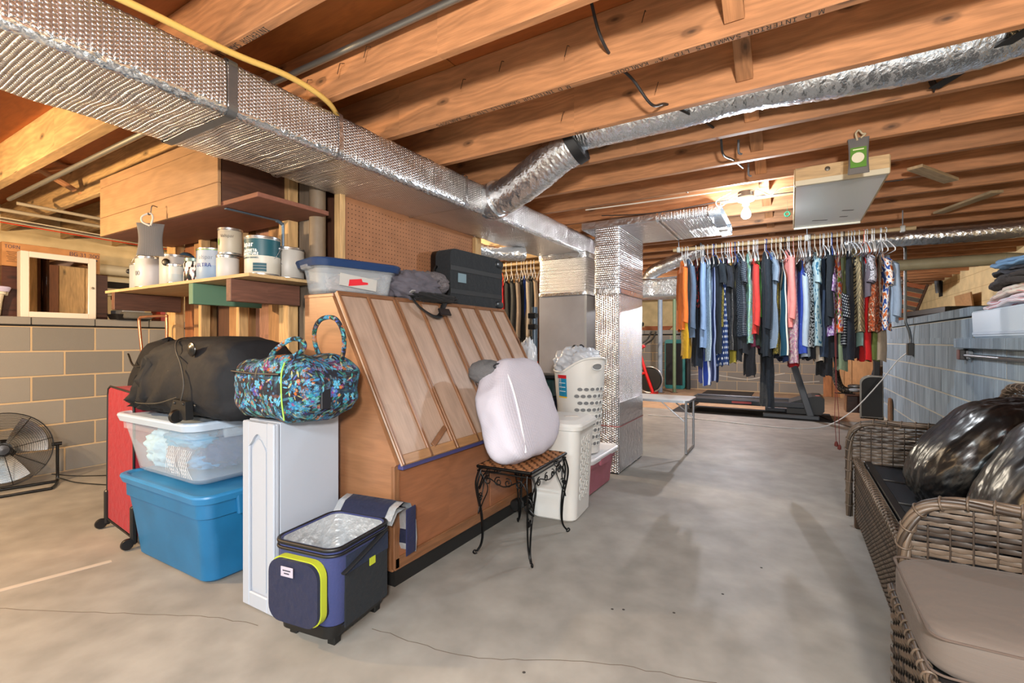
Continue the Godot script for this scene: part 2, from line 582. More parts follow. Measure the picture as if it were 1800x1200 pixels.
func fill_tube_light(at: Vector3, turn: float, energy: float, col: Color, label: String) -> void:  # fixture added as fill, out of view
	var t := thing("fill_tube_light", label, "light", at, turn)
	var m := mb()
	m.prism(PackedVector2Array([Vector2(-0.07, 0.02), Vector2(-0.05, 0.08), Vector2(0.05, 0.08), Vector2(0.07, 0.02), Vector2(0.065, 0.018), Vector2(0.045, 0.07), Vector2(-0.045, 0.07), Vector2(-0.065, 0.018)]), 1.2, Transform3D(Basis(Vector3.UP, PI / 2), Vector3(-0.6, 0, 0)))
	obj("housing", m, plain(Color(0.9, 0.9, 0.9), 0.4), t)
	var g := mat("", Color(1, 1, 1), 0.4)
	g.emission_enabled = true
	g.emission = col
	g.emission_energy_multiplier = 4.0
	for s in [-0.03, 0.03]:
		m = mb()
		m.tube(PackedVector3Array([Vector3(-0.58, 0.03, s), Vector3(0.58, 0.03, s)]), 0.013, 10)
		obj("tube", m, g, t)
	for s in [-0.4, 0.4]:
		m = mb()
		m.tube(PackedVector3Array([Vector3(s, 0.08, 0), Vector3(s, JB - at.y, 0)]), 0.003, 6)
		obj("chain", m, plain(Color(0.5, 0.5, 0.5), 0.4, 0.8), t)
	var l := AreaLight3D.new()
	l.name = "glow"
	l.area_size = Vector2(1.16, 0.12)
	l.light_energy = energy
	l.light_color = col
	l.shadow_enabled = true
	l.rotation.x = -PI / 2
	l.position.y = 0.01
	l.area_range = 30.0
	t.add_child(l)

func block_mats(key: String, col: Color) -> Array:
	var out := []
	for k in 4:
		var f := 0.94 + 0.035 * k
		var m := tri(mat(key + str(k), Color(col.r * f, col.g * f, col.b * f), 0.93), "grain", 2.6)
		m.heightmap_enabled = true
		m.heightmap_texture = T.grit
		m.heightmap_scale = 0.12
		out.append(m)
	return out

# courses of blocks on a plane; o is the lower corner at the face, du the horizontal direction, nn the outward normal
func lay_blocks(w: Node3D, mats_: Array, o: Vector3, du: Vector3, nn: Vector3, length: float, y0: float, courses: int, core: Material, thick := 0.19, skip = null) -> void:
	var bs := Basis(du, Vector3.UP, nn)
	var top := y0 + courses * 0.2
	var c := mb()
	c.box(o + du * length * 0.5 - nn * (thick * 0.5 + 0.004) + Vector3(0, (top - 0.3) * 0.5, 0), Vector3(length, top + 0.3, thick), 0.0, bs)
	obj("mortar_core", c, core, w)
	var shared := {}
	for k in courses:
		var x := -0.2 if k % 2 == 0 else 0.0
		while x < length - 0.02:
			var a := maxf(x, 0.0) + 0.005
			var b := minf(x + 0.4, length) - 0.005
			x += 0.4
			if b - a < 0.03: continue
			if skip != null and skip.call((a + b) * 0.5, k): continue
			var key := snappedf(b - a, 0.001)
			if not shared.has(key): shared[key] = bxm(Vector3.ZERO, Vector3(b - a, 0.19, 0.03), 0.004).commit()
			var bl := obj("block", shared[key], mats_[rng.randi() % 4], w)
			bl.transform = Transform3D(bs, o + du * (a + b) * 0.5 + Vector3(0, y0 + k * 0.2 + 0.1, 0) - nn * (0.015 + rng.randf() * 0.0015))

func build_shell() -> void:
	# floor slab
	var fm := tri(mat("floor", Color(0.60, 0.585, 0.558), 0.5), "concrete", 0.42)
	fm.roughness_texture = T.blotch
	fm.roughness = 0.62
	fm.detail_enabled = true
	fm.detail_albedo = T.blotch
	fm.detail_blend_mode = BaseMaterial3D.BLEND_MODE_MUL
	fm.detail_uv_layer = BaseMaterial3D.DETAIL_UV_2
	fm.uv2_triplanar = true
	fm.uv2_world_triplanar = true
	fm.uv2_scale = Vector3.ONE * 0.17
	var fl := setting("floor")
	obj("slab", bxm(Vector3(-2.2, -0.1, -4.0), Vector3(9.6, 0.2, 16.6), 0.0), fm, fl)
	obj("tan_slab", bxm(Vector3(-1.7, 0.0005, -9.55), Vector3(6.6, 0.003, 3.5), 0.0), tri(mat("tan_floor", Color(0.66, 0.54, 0.42), 0.8), "concrete", 0.5), fl)
	var crack := mb()
	for pts in [[Vector3(-3.7, 0, -0.1), Vector3(-3.1, 0, -0.42), Vector3(-2.5, 0, -0.72), Vector3(-2.0, 0, -0.98), Vector3(-1.75, 0, -1.06)], [Vector3(-1.36, 0, -1.27), Vector3(-0.95, 0, -1.32), Vector3(-0.6, 0, -1.5), Vector3(-0.2, 0, -1.62)], [Vector3(-0.9, 0, -0.9), Vector3(-0.55, 0, -0.75), Vector3(-0.1, 0, -0.7)]]:
		var cv := curve(pts, 10)
		for i in cv.size(): cv[i] += Vector3(rng.randf_range(-0.006, 0.006), 0.0003, rng.randf_range(-0.006, 0.006))
		crack.tube(cv, 0.0016, 5, false, 1.0, 0.2)
	stuff(tag(obj("floor_crack", crack, plain(Color(0.33, 0.28, 0.23), 0.9)), "fine hairline cracks running across the concrete floor", "crack"))
	var floor_streak := mb()
	floor_streak.box(Vector3(-2.93, 0.0006, -0.76), Vector3(0.035, 0.0008, 0.5), 0.0, yaw(-12.0))  # thin pale strip lying on the floor
	tag(obj("pale_streak", floor_streak, plain(Color(0.63, 0.60, 0.565), 0.9)), "pale streak across the floor in front of the red suitcase", "mark")
	var specks := mb()
	for p in [Vector3(-0.62, 0, -1.85), Vector3(-0.58, 0, -1.87), Vector3(-0.40, 0, -1.95), Vector3(-0.25, 0, -2.2), Vector3(-0.12, 0, -2.55), Vector3(-0.75, 0, -1.35), Vector3(0.05, 0, -1.7)]:
		specks.lathe([Vector2(0.006, 0.0004), Vector2(0.0, 0.0012)], 8, Transform3D(Basis.IDENTITY, p))
	stuff(tag(obj("floor_speck", specks, plain(Color(0.18, 0.17, 0.16), 0.9)), "small dark specks scattered on the open concrete floor", "specks"))
	# left half wall
	var core := tri(mat("mortar", Color(0.80, 0.70, 0.56), 0.95), "grain", 3.0)
	var coreg := tri(mat("mortar_grey", Color(0.76, 0.75, 0.70), 0.95), "grain", 3.0)
	var dark := plain(Color(0.10, 0.095, 0.09), 0.95)
	var lm := block_mats("block_left", Color(0.55, 0.535, 0.51))
	var wl := setting("wall_left")
	lay_blocks(wl, lm, Vector3(-5.2, 0, 0.3), Vector3(0, 0, -1), Vector3(1, 0, 0), 4.4, 0.0, 6, core)
	obj("mortar_core", bxm(Vector3(-5.3, 0.6, 2.0), Vector3(0.19, 1.2, 3.4), 0.0), lm[1], wl)
	obj("mortar_core", bxm(Vector3(-5.3, 0.6, -7.7), Vector3(0.19, 1.2, 7.2), 0.0), lm[1], wl)
	obj("shadow_gap", bxm(Vector3(-5.31, 1.206, -4.0), Vector3(0.19, 0.024, 16.0), 0.0), dark, wl)
	for k in 12:
		obj("cap_block", bxm(Vector3(-5.30, 1.245, 0.1 - k * 0.4), Vector3(0.21, 0.06, 0.393), 0.004), lm[rng.randi() % 4], wl)
	# right half wall, painted grey
	var rm := block_mats("block_right", Color(0.56, 0.63, 0.69))
	for m in rm: m.albedo_texture = T.streak; m.uv1_scale = Vector3(0.9, 0.9, 0.9)
	var wr := setting("wall_right")
	lay_blocks(wr, rm, Vector3(1.1, 0, -4.5), Vector3(0, 0, -1), Vector3(-1, 0, 0), 3.75, 0.05, 6, coreg)
	lay_blocks(wr, rm, Vector3(1.1, 0, -0.9), Vector3(0, 0, -1), Vector3(-1, 0, 0), 3.6, 0.05, 5, coreg)
	obj("mortar_core", bxm(Vector3(1.2, 0.5, 1.4), Vector3(0.19, 1.05, 4.6), 0.0), rm[1], wr)
	obj("shadow_gap", bxm(Vector3(1.215, 1.256, -6.375), Vector3(0.19, 0.014, 3.75), 0.0), dark, wr)
	for k in 9:
		obj("cap_block", bxm(Vector3(1.20, 1.293, -4.7 - k * 0.4), Vector3(0.22, 0.066, 0.394), 0.004), rm[rng.randi() % 4], wr)
	obj("shadow_gap", bxm(Vector3(1.205, 1.02, -3.0), Vector3(0.19, 0.03, 3.0), 0.0), dark, wr)
	for k in 5:
		obj("cap_block", bxm(Vector3(1.17, 1.067, -4.53 + k * 0.4), Vector3(0.24, 0.07, 0.394), 0.004), rm[rng.randi() % 4], wr)
	# far half wall
	var bm := block_mats("block_far", Color(0.58, 0.555, 0.52))
	var wb := setting("wall_far")
	lay_blocks(wb, bm, Vector3(-4.4, 0, -11.3), Vector3(1, 0, 0), Vector3(0, 0, 1), 6.4, 0.02, 6, core)
	obj("mortar_core", bxm(Vector3(-4.8, 0.55, -11.4), Vector3(0.9, 1.3, 0.19), 0.0), bm[1], wb)
	obj("shadow_gap", bxm(Vector3(-1.6, 1.24, -11.41), Vector3(7.2, 0.04, 0.19), 0.0), dark, wb)
	for k in 16:
		obj("cap_block", bxm(Vector3(-4.4 + k * 0.4, 1.30, -11.4), Vector3(0.394, 0.09, 0.22), 0.004), bm[rng.randi() % 4], wb)
	# efflorescence along the far wall
	var salt := mb()
	for p in [[Vector3(-2.0, 0.32, -11.297), Vector3(-1.6, 0.36, -11.297), Vector3(-1.2, 0.31, -11.297), Vector3(-0.8, 0.27, -11.297), Vector3(-0.5, 0.33, -11.297), Vector3(-0.1, 0.42, -11.297)], [Vector3(-0.3, 0.26, -11.297), Vector3(0.1, 0.24, -11.297), Vector3(0.5, 0.28, -11.297)]]:
		salt.tube(curve(p, 8), 0.011, 5, true, 1.0, 1.0)
	var so := obj("salt_stain", salt, plain(Color(0.70, 0.68, 0.64), 0.95), wb)
	so.transform = Transform3D(Basis.from_scale(Vector3(1, 1, 0.04)), Vector3(0, 0, -11.297 * 0.96))
	# crawl space ledges behind the half walls, and the outer foundation walls
	var cream := tri(mat("cream_wall", Color(0.90, 0.80, 0.60), 0.9), "concrete", 0.3)
	var dirt := tri(mat("ledge", Color(0.55, 0.50, 0.43), 0.95), "concrete", 0.5)
	var w := setting("wall_outer_left")
	obj("wall_face", bxm(Vector3(-6.35, 1.2, -4.0), Vector3(0.2, 2.4, 17.0), 0.0), cream, w)
	obj("ledge", bxm(Vector3(-5.83, 0.62, -4.0), Vector3(0.86, 1.24, 17.0), 0.0), dirt, w)
	w = setting("wall_outer_right")
	obj("wall_face", bxm(Vector3(2.35, 1.2, -4.0), Vector3(0.3, 2.4, 17.0), 0.0), cream, w)
	obj("ledge", bxm(Vector3(1.76, 0.63, -6.4), Vector3(0.88, 1.26, 3.8), 0.0), dirt, w)
	obj("ledge", bxm(Vector3(2.1, 0.63, -10.4), Vector3(0.2, 1.26, 4.2), 0.0), dirt, w)
	obj("ledge", bxm(Vector3(1.75, 0.5, 0.0), Vector3(0.9, 1.06, 8.6), 0.0), dirt, w)
	for y in [1.42, 1.62, 1.82, 2.02]:
		obj("formwork_line", bxm(Vector3(2.199, y, -8.0), Vector3(0.004, 0.006, 8.0), 0.0), plain(Color(0.72, 0.62, 0.46), 0.9), w)
	w = setting("wall_outer_far")
	obj("wall_face", bxm(Vector3(-2.0, 1.2, -12.5), Vector3(9.0, 2.4, 0.2), 0.0), cream, w)
	obj("ledge", bxm(Vector3(-2.0, 0.65, -11.95), Vector3(9.0, 1.28, 0.9), 0.0), dirt, w)
	w = setting("wall_behind")
	obj("wall_face", bxm(Vector3(-2.0, 1.2, 3.7), Vector3(9.0, 2.4, 0.2), 0.0), rm[3], w)

func build_ceiling() -> void:
	var ce := setting("ceiling")
	var roof := bxm(Vector3(-2.0, 2.40, -4.4), Vector3(9.0, 0.06, 16.6), 0.0)
	obj("deck", roof, plain(Color(0.4, 0.25, 0.14), 0.8), ce)
	var pm := []
	for k in 3: pm.append(wood("subfloor%d" % k, Color(0.66, 0.36 + 0.03 * k, 0.155 + 0.02 * k), "ply", 0.6, 0.7))
	var z := 3.4
	var row := 0
	while z > -12.4:
		for k in 5:
			var x := -6.2 + 2.44 * k - (1.22 if row % 2 == 1 else 0.0) + 1.22
			if x - 1.22 > 2.3: continue
			var m := bxm(Vector3(x, 2.352, z - 0.61), Vector3(2.436, 0.03, 1.216), 0.002, Basis.IDENTITY, Vector2(rng.randf(), rng.randf()))
			obj("plywood_sheet", m, pm[rng.randi() % 3], ce)
		z -= 1.22
		row += 1
	var jm := []
	for k in 4:
		var f := 0.92 + 0.05 * k
		jm.append(wood("joist%d" % k, Color(0.81 * f, 0.57 * f, 0.385 * f), "wood", 0.62))
	var jl := []
	for k in 3:
		var f := 0.95 + 0.05 * k
		jl.append(wood("joist_pale%d" % k, Color(0.86 * f, 0.71 * f, 0.50 * f), "wood", 0.65))
	for k in range(-12, 27):
		var d := 1.727 + 0.412 * k
		if d > 12.3 or d < -3.4: continue
		var j := bxm(Vector3(0.0, JB + 0.1185, -d - 0.019), Vector3(4.7, 0.237, 0.038), 0.003, Basis(Vector3.UP, rng.randf_range(-0.002, 0.002)), Vector2(rng.randf() * 2.0, rng.randf()))
		obj("joist", j, jm[rng.randi() % 4], ce)
		j = bxm(Vector3(-4.15, JB + 0.1185, -d - 0.062), Vector3(4.4, 0.237, 0.038 if k != -2 else 0.06), 0.003, Basis.IDENTITY, Vector2(rng.randf() * 2.0, rng.randf()))
		obj("joist", j, jl[rng.randi() % 3], ce)
		if k > -4 and k < 24:       # cross bridging
			var zz := -d - 0.042
			var z2 := -d - 0.412 + 0.004
			for xb in [-0.16, -4.35]:
				var b := mb(); b.uvo = Vector2(rng.randf(), rng.randf())
				b.bar(Vector3(xb, JB + 0.225, zz), Vector3(xb, JB + 0.045, z2), 0.062, 0.018, Vector3(0, 0.9, -0.4), 0.0015)
				obj("bridging_strip", b, jm[rng.randi() % 4], ce)
				if xb < -1.0:
					b = mb()
					b.bar(Vector3(xb - 0.07, JB + 0.045, zz), Vector3(xb - 0.07, JB + 0.225, z2), 0.062, 0.018, Vector3(0, 0.9, 0.4), 0.0015)
					obj("bridging_strip", b, jm[rng.randi() % 4], ce)
	# pale repair strips nailed under the far joists
	for p in [[Vector3(0.62, 0, -3.55), Vector3(0.87, 0, -3.96)], [Vector3(0.98, 0, -5.55), Vector3(1.30, 0, -6.0)], [Vector3(1.2, 0, -4.4), Vector3(1.0, 0, -4.9)]]:
		var b := mb(); b.uvo = Vector2(rng.randf(), rng.randf())
		b.bar(p[0] + Vector3(0, JB - 0.010, 0), p[1] + Vector3(0, JB - 0.010, 0), 0.075, 0.018, Vector3.UP)
		obj("bridging_strip", b, wood("strip_pale", Color(0.80, 0.70, 0.55)), ce)
	# nails sticking through
	var nm := plain(Color(0.28, 0.24, 0.20), 0.5, 0.8)
	for p in [[-1.55, 1.30, 0.10], [-1.40, 1.30, 0.12], [-1.25, 1.715, 0.15], [-1.05, 1.715, 0.17], [-0.75, 1.715, 0.14], [-0.45, 1.715, 0.17], [-0.95, 2.12, 0.10], [-0.5, 2.12, 0.12], [-1.75, 1.30, 0.09]]:
		var t := mb()
		var a := Vector3(p[0], JB + p[2], -p[1])
		t.tube(PackedVector3Array([a, a + Vector3(0.004, -0.012, 0.025), a + Vector3(-0.006, -0.055, 0.03)]), 0.0014, 5)
		obj("nail", t, nm, ce)
	# timber stamps on the underside of two joists
	var ink := plain(Color(0.20, 0.19, 0.17), 0.9)
	var down := Basis(Vector3(-1, 0, 0), Vector3(0, 0, -1), Vector3(0, -1, 0))
	for s in [["M D INTERIOR SAWMILLS LTD \"A\" KAMLOOPS", -0.25, 1.746, 0.030], ["M D INTERIOR SAWMILLS LTD \"A\" KAMLOOPS", -1.10, 1.746, 0.030], ["KAMLOOPS", -0.85, 2.158, 0.026], ["INTERIOR SAWMILLS", -1.62, 0.922, 0.030]]:
		words(s[0], s[3], ink, ce, Transform3D(down, Vector3(s[1], JB - 0.0002, -s[2])), 0.0, "timber_stamp", "Droid Sans Mono")
	# conduits, pipes and rods strung along the joists
	var galv := tri(plain(Color(0.62, 0.62, 0.60), 0.42, 0.75), "grain", 4.0)
	for p in [[Vector3(-2.6, 2.22, -1.262), Vector3(0.6, 2.22, -1.262), 0.0125, "galvanised pipe running high between the two nearest joists", "pipe"],
			[Vector3(-2.4, 2.165, -1.42), Vector3(1.0, 2.165, -1.42), 0.008, "thin grey conduit strung along the second joist", "conduit"],
			[Vector3(-4.69, 2.07, -1.06), Vector3(-2.16, 2.085, -1.06), 0.0135, "steel rod hung under the left joists beside the pale beam", "rod"],
			[Vector3(-4.95, 2.045, -0.5), Vector3(-4.95, 2.03, -2.6), 0.014, "white water pipe under the joists above the left wall", "pipe"],
			[Vector3(-4.70, 2.055, -1.1), Vector3(-4.70, 2.035, -2.7), 0.012, "galvanised pipe under the joists beside the white water pipe", "pipe"]]:
		var t := mb()
		t.tube(PackedVector3Array([p[0], p[1]]), p[2], 10)
		var mm: Material = galv if p[3].find("white") < 0 else plain(Color(0.60, 0.55, 0.46), 0.5)
		tag(obj(p[4], t, mm), p[3], p[4])
	for k in 4:
		var t := mb()
		var y0 := 1.99 - 0.012 * k
		t.tube(curve([Vector3(-5.0 + 0.03 * k, y0 + 0.02, -0.3), Vector3(-5.0, y0, -1.2), Vector3(-4.9, y0 - 0.03, -1.9 - 0.1 * k), Vector3(-4.5, y0 - 0.03, -2.6)], 8), 0.004, 6)
		tag(obj("cable", t, plain([Color(0.75, 0.7, 0.6), Color(0.3, 0.28, 0.26), Color(0.66, 0.62, 0.55), Color(0.75, 0.22, 0.1)][k], 0.5)), ["pale cable sagging under the left joists, uppermost of the bundle", "dark cable sagging under the left joists", "grey cable sagging under the left joists", "red orange cable sagging under the left joists, lowest of the bundle"][k], "cable")
	# dark cable looping through the bays near the bridging line
	var t := mb()
	t.tube(curve([Vector3(-0.62, 2.32, -1.6), Vector3(-0.60, 2.2, -1.65), Vector3(-0.585, 2.16, -1.78), Vector3(-0.55, 2.14, -1.9), Vector3(-0.50, 2.07, -2.0), Vector3(-0.47, 2.12, -2.13), Vector3(-0.4, 2.13, -2.3), Vector3(-0.36, 2.16, -2.5), Vector3(-0.31, 2.13, -2.6), Vector3(-0.31, 2.08, -2.75), Vector3(-0.28, 2.11, -2.95), Vector3(-0.25, 2.14, -3.2)], 8), 0.006, 8)
	tag(obj("cable", t, plain(Color(0.17, 0.165, 0.17), 0.5)), "dark grey cable looping down between the joists past the round duct", "cable")
	t = mb()
	t.tube(curve([Vector3(-3.28, 2.27, -0.944), Vector3(-3.41, 2.23, -0.942), Vector3(-3.47, 2.16, -0.940), Vector3(-3.39, 2.135, -0.938), Vector3(-3.52, 2.12, -0.940)], 8), 0.0035, 6)
	tag(obj("wire", t, plain(Color(0.16, 0.10, 0.06), 0.6)), "short bent brown wire hanging down the face of the pale left beam", "wire")
	t = mb()
	t.tube(curve([Vector3(-1.35, 2.085, -3.40), Vector3(-1.0, 2.085, -3.42), Vector3(-0.6, 2.09, -3.45), Vector3(-0.35, 2.12, -3.55)], 8), 0.005, 6)
	tag(obj("cable", t, plain(Color(0.85, 0.83, 0.78), 0.5)), "white cable stapled under a joist and leading to the lit bulb", "cable")
	t = mb()
	t.tube(curve([Vector3(-1.3, 2.085, -3.62), Vector3(-0.9, 2.05, -3.62), Vector3(-0.4, 2.09, -3.70), Vector3(0.0, 2.09, -3.72), Vector3(0.6, 2.08, -3.75)], 8), 0.004, 6)
	tag(obj("cable", t, plain(Color(0.16, 0.15, 0.15), 0.5)), "thin black cable running under the joists past the lit bulb", "cable")
	t = mb()
	t.tube(curve([Vector3(-0.36, 2.115, -3.60), Vector3(-0.45, 2.07, -3.6), Vector3(-0.43, 2.03, -3.62), Vector3(-0.33, 2.09, -3.62), Vector3(-0.2, 2.11, -3.62), Vector3(-0.12, 2.06, -3.6), Vector3(-0.05, 2.09, -3.58), Vector3(0.1, 2.095, -3.6)], 8), 0.005, 6)
	tag(obj("cable", t, plain(Color(0.88, 0.87, 0.83), 0.5)), "white cable looped round the box of the lit bulb", "cable")

# ---------------------------------------------------------------- ducts and furnace
# box-section duct along a straight line; i runs along, j round the rounded section
func foil_box(a: Vector3, b: Vector3, w: float, h: float, rad: float, up: Vector3, na: int, nj: int, rib: float, lump: float, sd: int, swap := false) -> MB:
	var m := mb()
	var z := (b - a).normalized()
	var x := up.cross(z).normalized()
	var y := z.cross(x)
	var sec := rrect(w, h, rad, 4)
	sec.append(sec[0])
	var cum := PackedFloat32Array([0.0])
	for i in range(1, sec.size()): cum.append(cum[i - 1] + sec[i].distance_to(sec[i - 1]))
	var per := cum[cum.size() - 1]
	var len_ := a.distance_to(b)
	var nz := fnl(sd, 3.0, 3)
	var pts := PackedVector2Array()
	for j in nj + 1:
		var s := per * j / nj
		var k := 0
		while k < cum.size() - 2 and cum[k + 1] < s: k += 1
		pts.append(sec[k].lerp(sec[k + 1], clampf((s - cum[k]) / maxf(cum[k + 1] - cum[k], 1e-5), 0, 1)))
	m.grid(na, nj, func(u: float, v: float):
		var p: Vector2 = pts[int(round(v * nj))]
		var o := p.normalized()
		var c := a.lerp(b, u) + x * p.x + y * p.y
		var k := rib * sin(u * len_ * TAU / 0.022) + lump * nz.get_noise_3d(c.x * 1.3, c.y * 1.3, c.z * 1.3)
		return c + (x * o.x + y * o.y) * k, false, true, true, len_, per)
	if swap:
		for i in m.uv.size(): m.uv[i] = Vector2(m.uv[i].y, m.uv[i].x)
	return m

func ring_box(a: Vector3, dir: Vector3, width: float, w: float, h: float, rad: float, up := Vector3.UP) -> MB:
	return foil_box(a, a + dir * width, w, h, rad, up, 3, 56, 0.0, 0.0, 1)

func foil_hose(path: Array, r: float, sd: int, amp := 0.006, per := 14) -> MB:
	var pts := curve(path, per)
	var nz := fnl(sd, 1.0, 3)
	var m := mb()
	var n := pts.size() - 1
	var tot := 0.0
	for i in n: tot += pts[i].distance_to(pts[i + 1])
	m.grid(n, 28, func(u: float, v: float):
		var i := int(round(u * n))
		var t := (pts[mini(i + 1, n)] - pts[maxi(i - 1, 0)]).normalized()
		var s := t.cross(Vector3.UP).normalized()
		var q := s.cross(t)
		var a := v * TAU
		var k := r + amp * nz.get_noise_3d(u * tot * 26.0, cos(a) * 2.2, sin(a) * 2.2) + amp * 0.5 * nz.get_noise_3d(u * tot * 70.0, cos(a) * 2.0, sin(a) * 2.0 + 9.0)
		return pts[i] + (s * cos(a) + q * sin(a)) * k, false, true, true, tot, r * TAU)
	return m

func build_ducts() -> void:
	var fb := foil("foil_bubble", "bubble", Vector3(19.0, 19.0, 1), 0.24, 2.0)
	var fc := foil("foil_crinkle", "crinkle", Vector3(4.0, 4.0, 1), 0.2, 0.6, Color(0.92, 0.94, 0.96))
	var fs := foil("foil_smooth", "cloth", Vector3(1.6, 1.6, 1), 0.24, 0.5, Color(0.80, 0.80, 0.81))
	var galv := plain(Color(0.50, 0.51, 0.52), 0.4, 0.85)
	var t := thing("supply_duct", "long boxed heating duct in silver foil bubble wrap under the joists", "duct", Vector3(-1.895, 1.95, -0.3))
	var o := t.position
	obj("duct_body", foil_box(Vector3(-1.895, 1.925, 1.6) - o, Vector3(-1.895, 2.003, -4.58) - o, 0.47, 0.185, 0.022, Vector3.UP, 1000, 60, 0.0008, 0.012, 5), fb, t)
	for d in [0.90, 1.36, 2.27]:
		var y: float = 1.925 + (1.6 + d) * 0.078 / 6.18
		obj("strap", ring_box(Vector3(-1.895, y, -d) - o, Vector3(0, 0, -1), 0.032 if d < 1 else 0.02, 0.484, 0.199, 0.02), galv if d < 1 else fs, t)
	# bright taped lower edge
	var m := mb()
	var nz := fnl(8, 9.0, 3)
	m.grid(500, 6, func(u: float, v: float):
		var z := 1.6 - 6.18 * u
		var y := 1.925 + 0.078 * u
		var a := -PI * 0.5 * v
		var r := 0.024 + 0.005 * nz.get_noise_3d(z * 6.0, v, 0.0)
		return Vector3(-1.682 + r * cos(a), y - 0.072 + r * sin(a), z) - o, false, false, true, 6.0, 0.06)
	obj("edge_tape", m, fc, t)
	# yellow air line along the upper edge of the duct
	m = mb()
	m.tube(curve([Vector3(-1.66, 2.02, 0.8), Vector3(-1.655, 2.035, -0.2), Vector3(-1.65, 2.06, -0.62), Vector3(-1.645, 2.065, -0.9), Vector3(-1.64, 2.085, -1.12), Vector3(-1.655, 2.075, -1.30), Vector3(-1.74, 2.06, -1.44)], 12), 0.011, 10)
	tag(obj("hose", m, plain(Color(0.78, 0.64, 0.34), 0.5)), "yellow hose lying along the top edge of the foil duct", "hose")
	# branch run
	t = thing("branch_duct", "round crinkled foil branch duct rising from the big duct into the joist bay", "duct", Vector3(-1.0, 2.12, -2.35))
	o = t.position
	obj("elbow", foil_hose([Vector3(-1.70, 1.975, -2.56) - o, Vector3(-1.52, 1.995, -2.53) - o, Vector3(-1.28, 2.05, -2.44) - o, Vector3(-1.10, 2.11, -2.375) - o, Vector3(-0.99, 2.14, -2.355) - o], 0.105, 3, 0.006, 26), fc, t)
	obj("hose", foil_hose([Vector3(-1.0, 2.215, -2.36) - o, Vector3(-0.88, 2.215, -2.355) - o, Vector3(-0.5, 2.215, -2.355) - o, Vector3(-0.15, 2.225, -2.355) - o, Vector3(0.2, 2.20, -2.355) - o, Vector3(0.6, 2.195, -2.355) - o, Vector3(0.95, 2.235, -2.355) - o, Vector3(1.6, 2.22, -2.355) - o], 0.112, 4, 0.0045, 40), fc, t)
	m = mb()
	m.tube(PackedVector3Array([Vector3(-1.02, 2.135, -2.355) - o, Vector3(-0.975, 2.155, -2.355) - o]), 0.116, 28, true)
	obj("collar", m, plain(Color(0.07, 0.07, 0.08), 0.5), t)
	m = mb()
	m.tube(PackedVector3Array([Vector3(-1.665, 1.975, -2.555) - o, Vector3(-1.60, 1.985, -2.545) - o]), 0.118, 28, true)
	obj("collar", m, fc, t)
	m = mb()
	m.bar(Vector3(0.50, 2.105, -2.52), Vector3(0.69, 2.112, -2.20), 0.045, 0.004, Vector3.UP)
	m.bar(Vector3(0.505, 2.10, -2.515), Vector3(0.49, 2.16, -2.53), 0.05, 0.004, Vector3(1, 0, 0))
	tag(obj("hanger_strap", m, plain(Color(0.06, 0.06, 0.065), 0.6)), "black strap holding up the round foil duct in the joist bay", "strap")
	# furnace
	t = thing("furnace", "tall plain grey furnace cabinet under the foil plenum", "furnace", Vector3(-1.845, 0, -4.33))
	var gp := tri(mat("furnace_grey", Color(0.62, 0.62, 0.64), 0.5), "blotch", 0.4)
	obj("cabinet", bxm(Vector3(0, 0.775, 0), Vector3(0.49, 1.47, 0.54), 0.006), gp, t)
	obj("base", bxm(Vector3(0, 0.02, 0), Vector3(0.46, 0.04, 0.5), 0.004), plain(Color(0.2, 0.2, 0.2), 0.7), t)
	obj("door_panel", bxm(Vector3(0, 0.36, 0.274), Vector3(0.47, 0.62, 0.012), 0.004), gp, t)
	obj("corner_trim", bxm(Vector3(0.236, 0.775, 0.274), Vector3(0.018, 1.46, 0.012), 0.003), plain(Color(0.74, 0.76, 0.78), 0.35, 0.5), t)
	t = thing("plenum", "foil wrapped plenum box joining the grey furnace to the duct above", "plenum", Vector3(-1.845, 1.51, -4.33))
	o = t.position
	obj("plenum_body", foil_box(Vector3(0, 0.0, 0), Vector3(0, 0.40, 0), 0.50, 0.55, 0.02, Vector3(0, 0, 1), 120, 60, 0.0006, 0.012, 15), fb, t)
	obj("tape_band", foil_box(Vector3(0, 0.0, 0), Vector3(0, 0.03, 0), 0.51, 0.56, 0.02, Vector3(0, 0, 1), 6, 60, 0.0, 0.006, 16), fc, t)
	obj("tape_band", foil_box(Vector3(0, 0.34, 0), Vector3(0, 0.39, 0), 0.512, 0.562, 0.02, Vector3(0, 0, 1), 6, 60, 0.0, 0.008, 17), fc, t)
	# return air column
	t = thing("return_duct", "floor to ceiling foil wrapped square duct beside the pink tote", "duct", Vector3(-1.303, 0, -4.1))
	var fv := foil("foil_bubble_up", "bubble", Vector3(14.0, 14.0, 1), 0.22, 2.6)
	obj("lower_body", foil_box(Vector3(0, 0.012, 0), Vector3(0, 1.50, 0), 0.206, 0.715, 0.014, Vector3(0, 0, 1), 40, 120, 0.0, 0.008, 25, true), foil("foil_upright", "bubble", Vector3(13.0, 13.0, 1), 0.2, 3.0), t)
	obj("upper_body", foil_box(Vector3(0, 1.48, 0), Vector3(0, 2.03, 0), 0.214, 0.722, 0.014, Vector3(0, 0, 1), 160, 64, 0.0006, 0.010, 26), fv, t)
	obj("tape_band", foil_box(Vector3(0, 1.475, 0), Vector3(0, 1.515, 0), 0.224, 0.732, 0.014, Vector3(0, 0, 1), 6, 60, 0.0, 0.006, 27), fc, t)
	obj("smooth_panel", bxm(Vector3(0.105, 0.30, 0), Vector3(0.004, 0.56, 0.70), 0.0), fs, t)
	obj("red_line", ring_box(Vector3(0, 0.385, 0), Vector3.UP, 0.006, 0.222, 0.730, 0.012, Vector3(0, 0, 1)), plain(Color(0.62, 0.30, 0.30), 0.6), t)
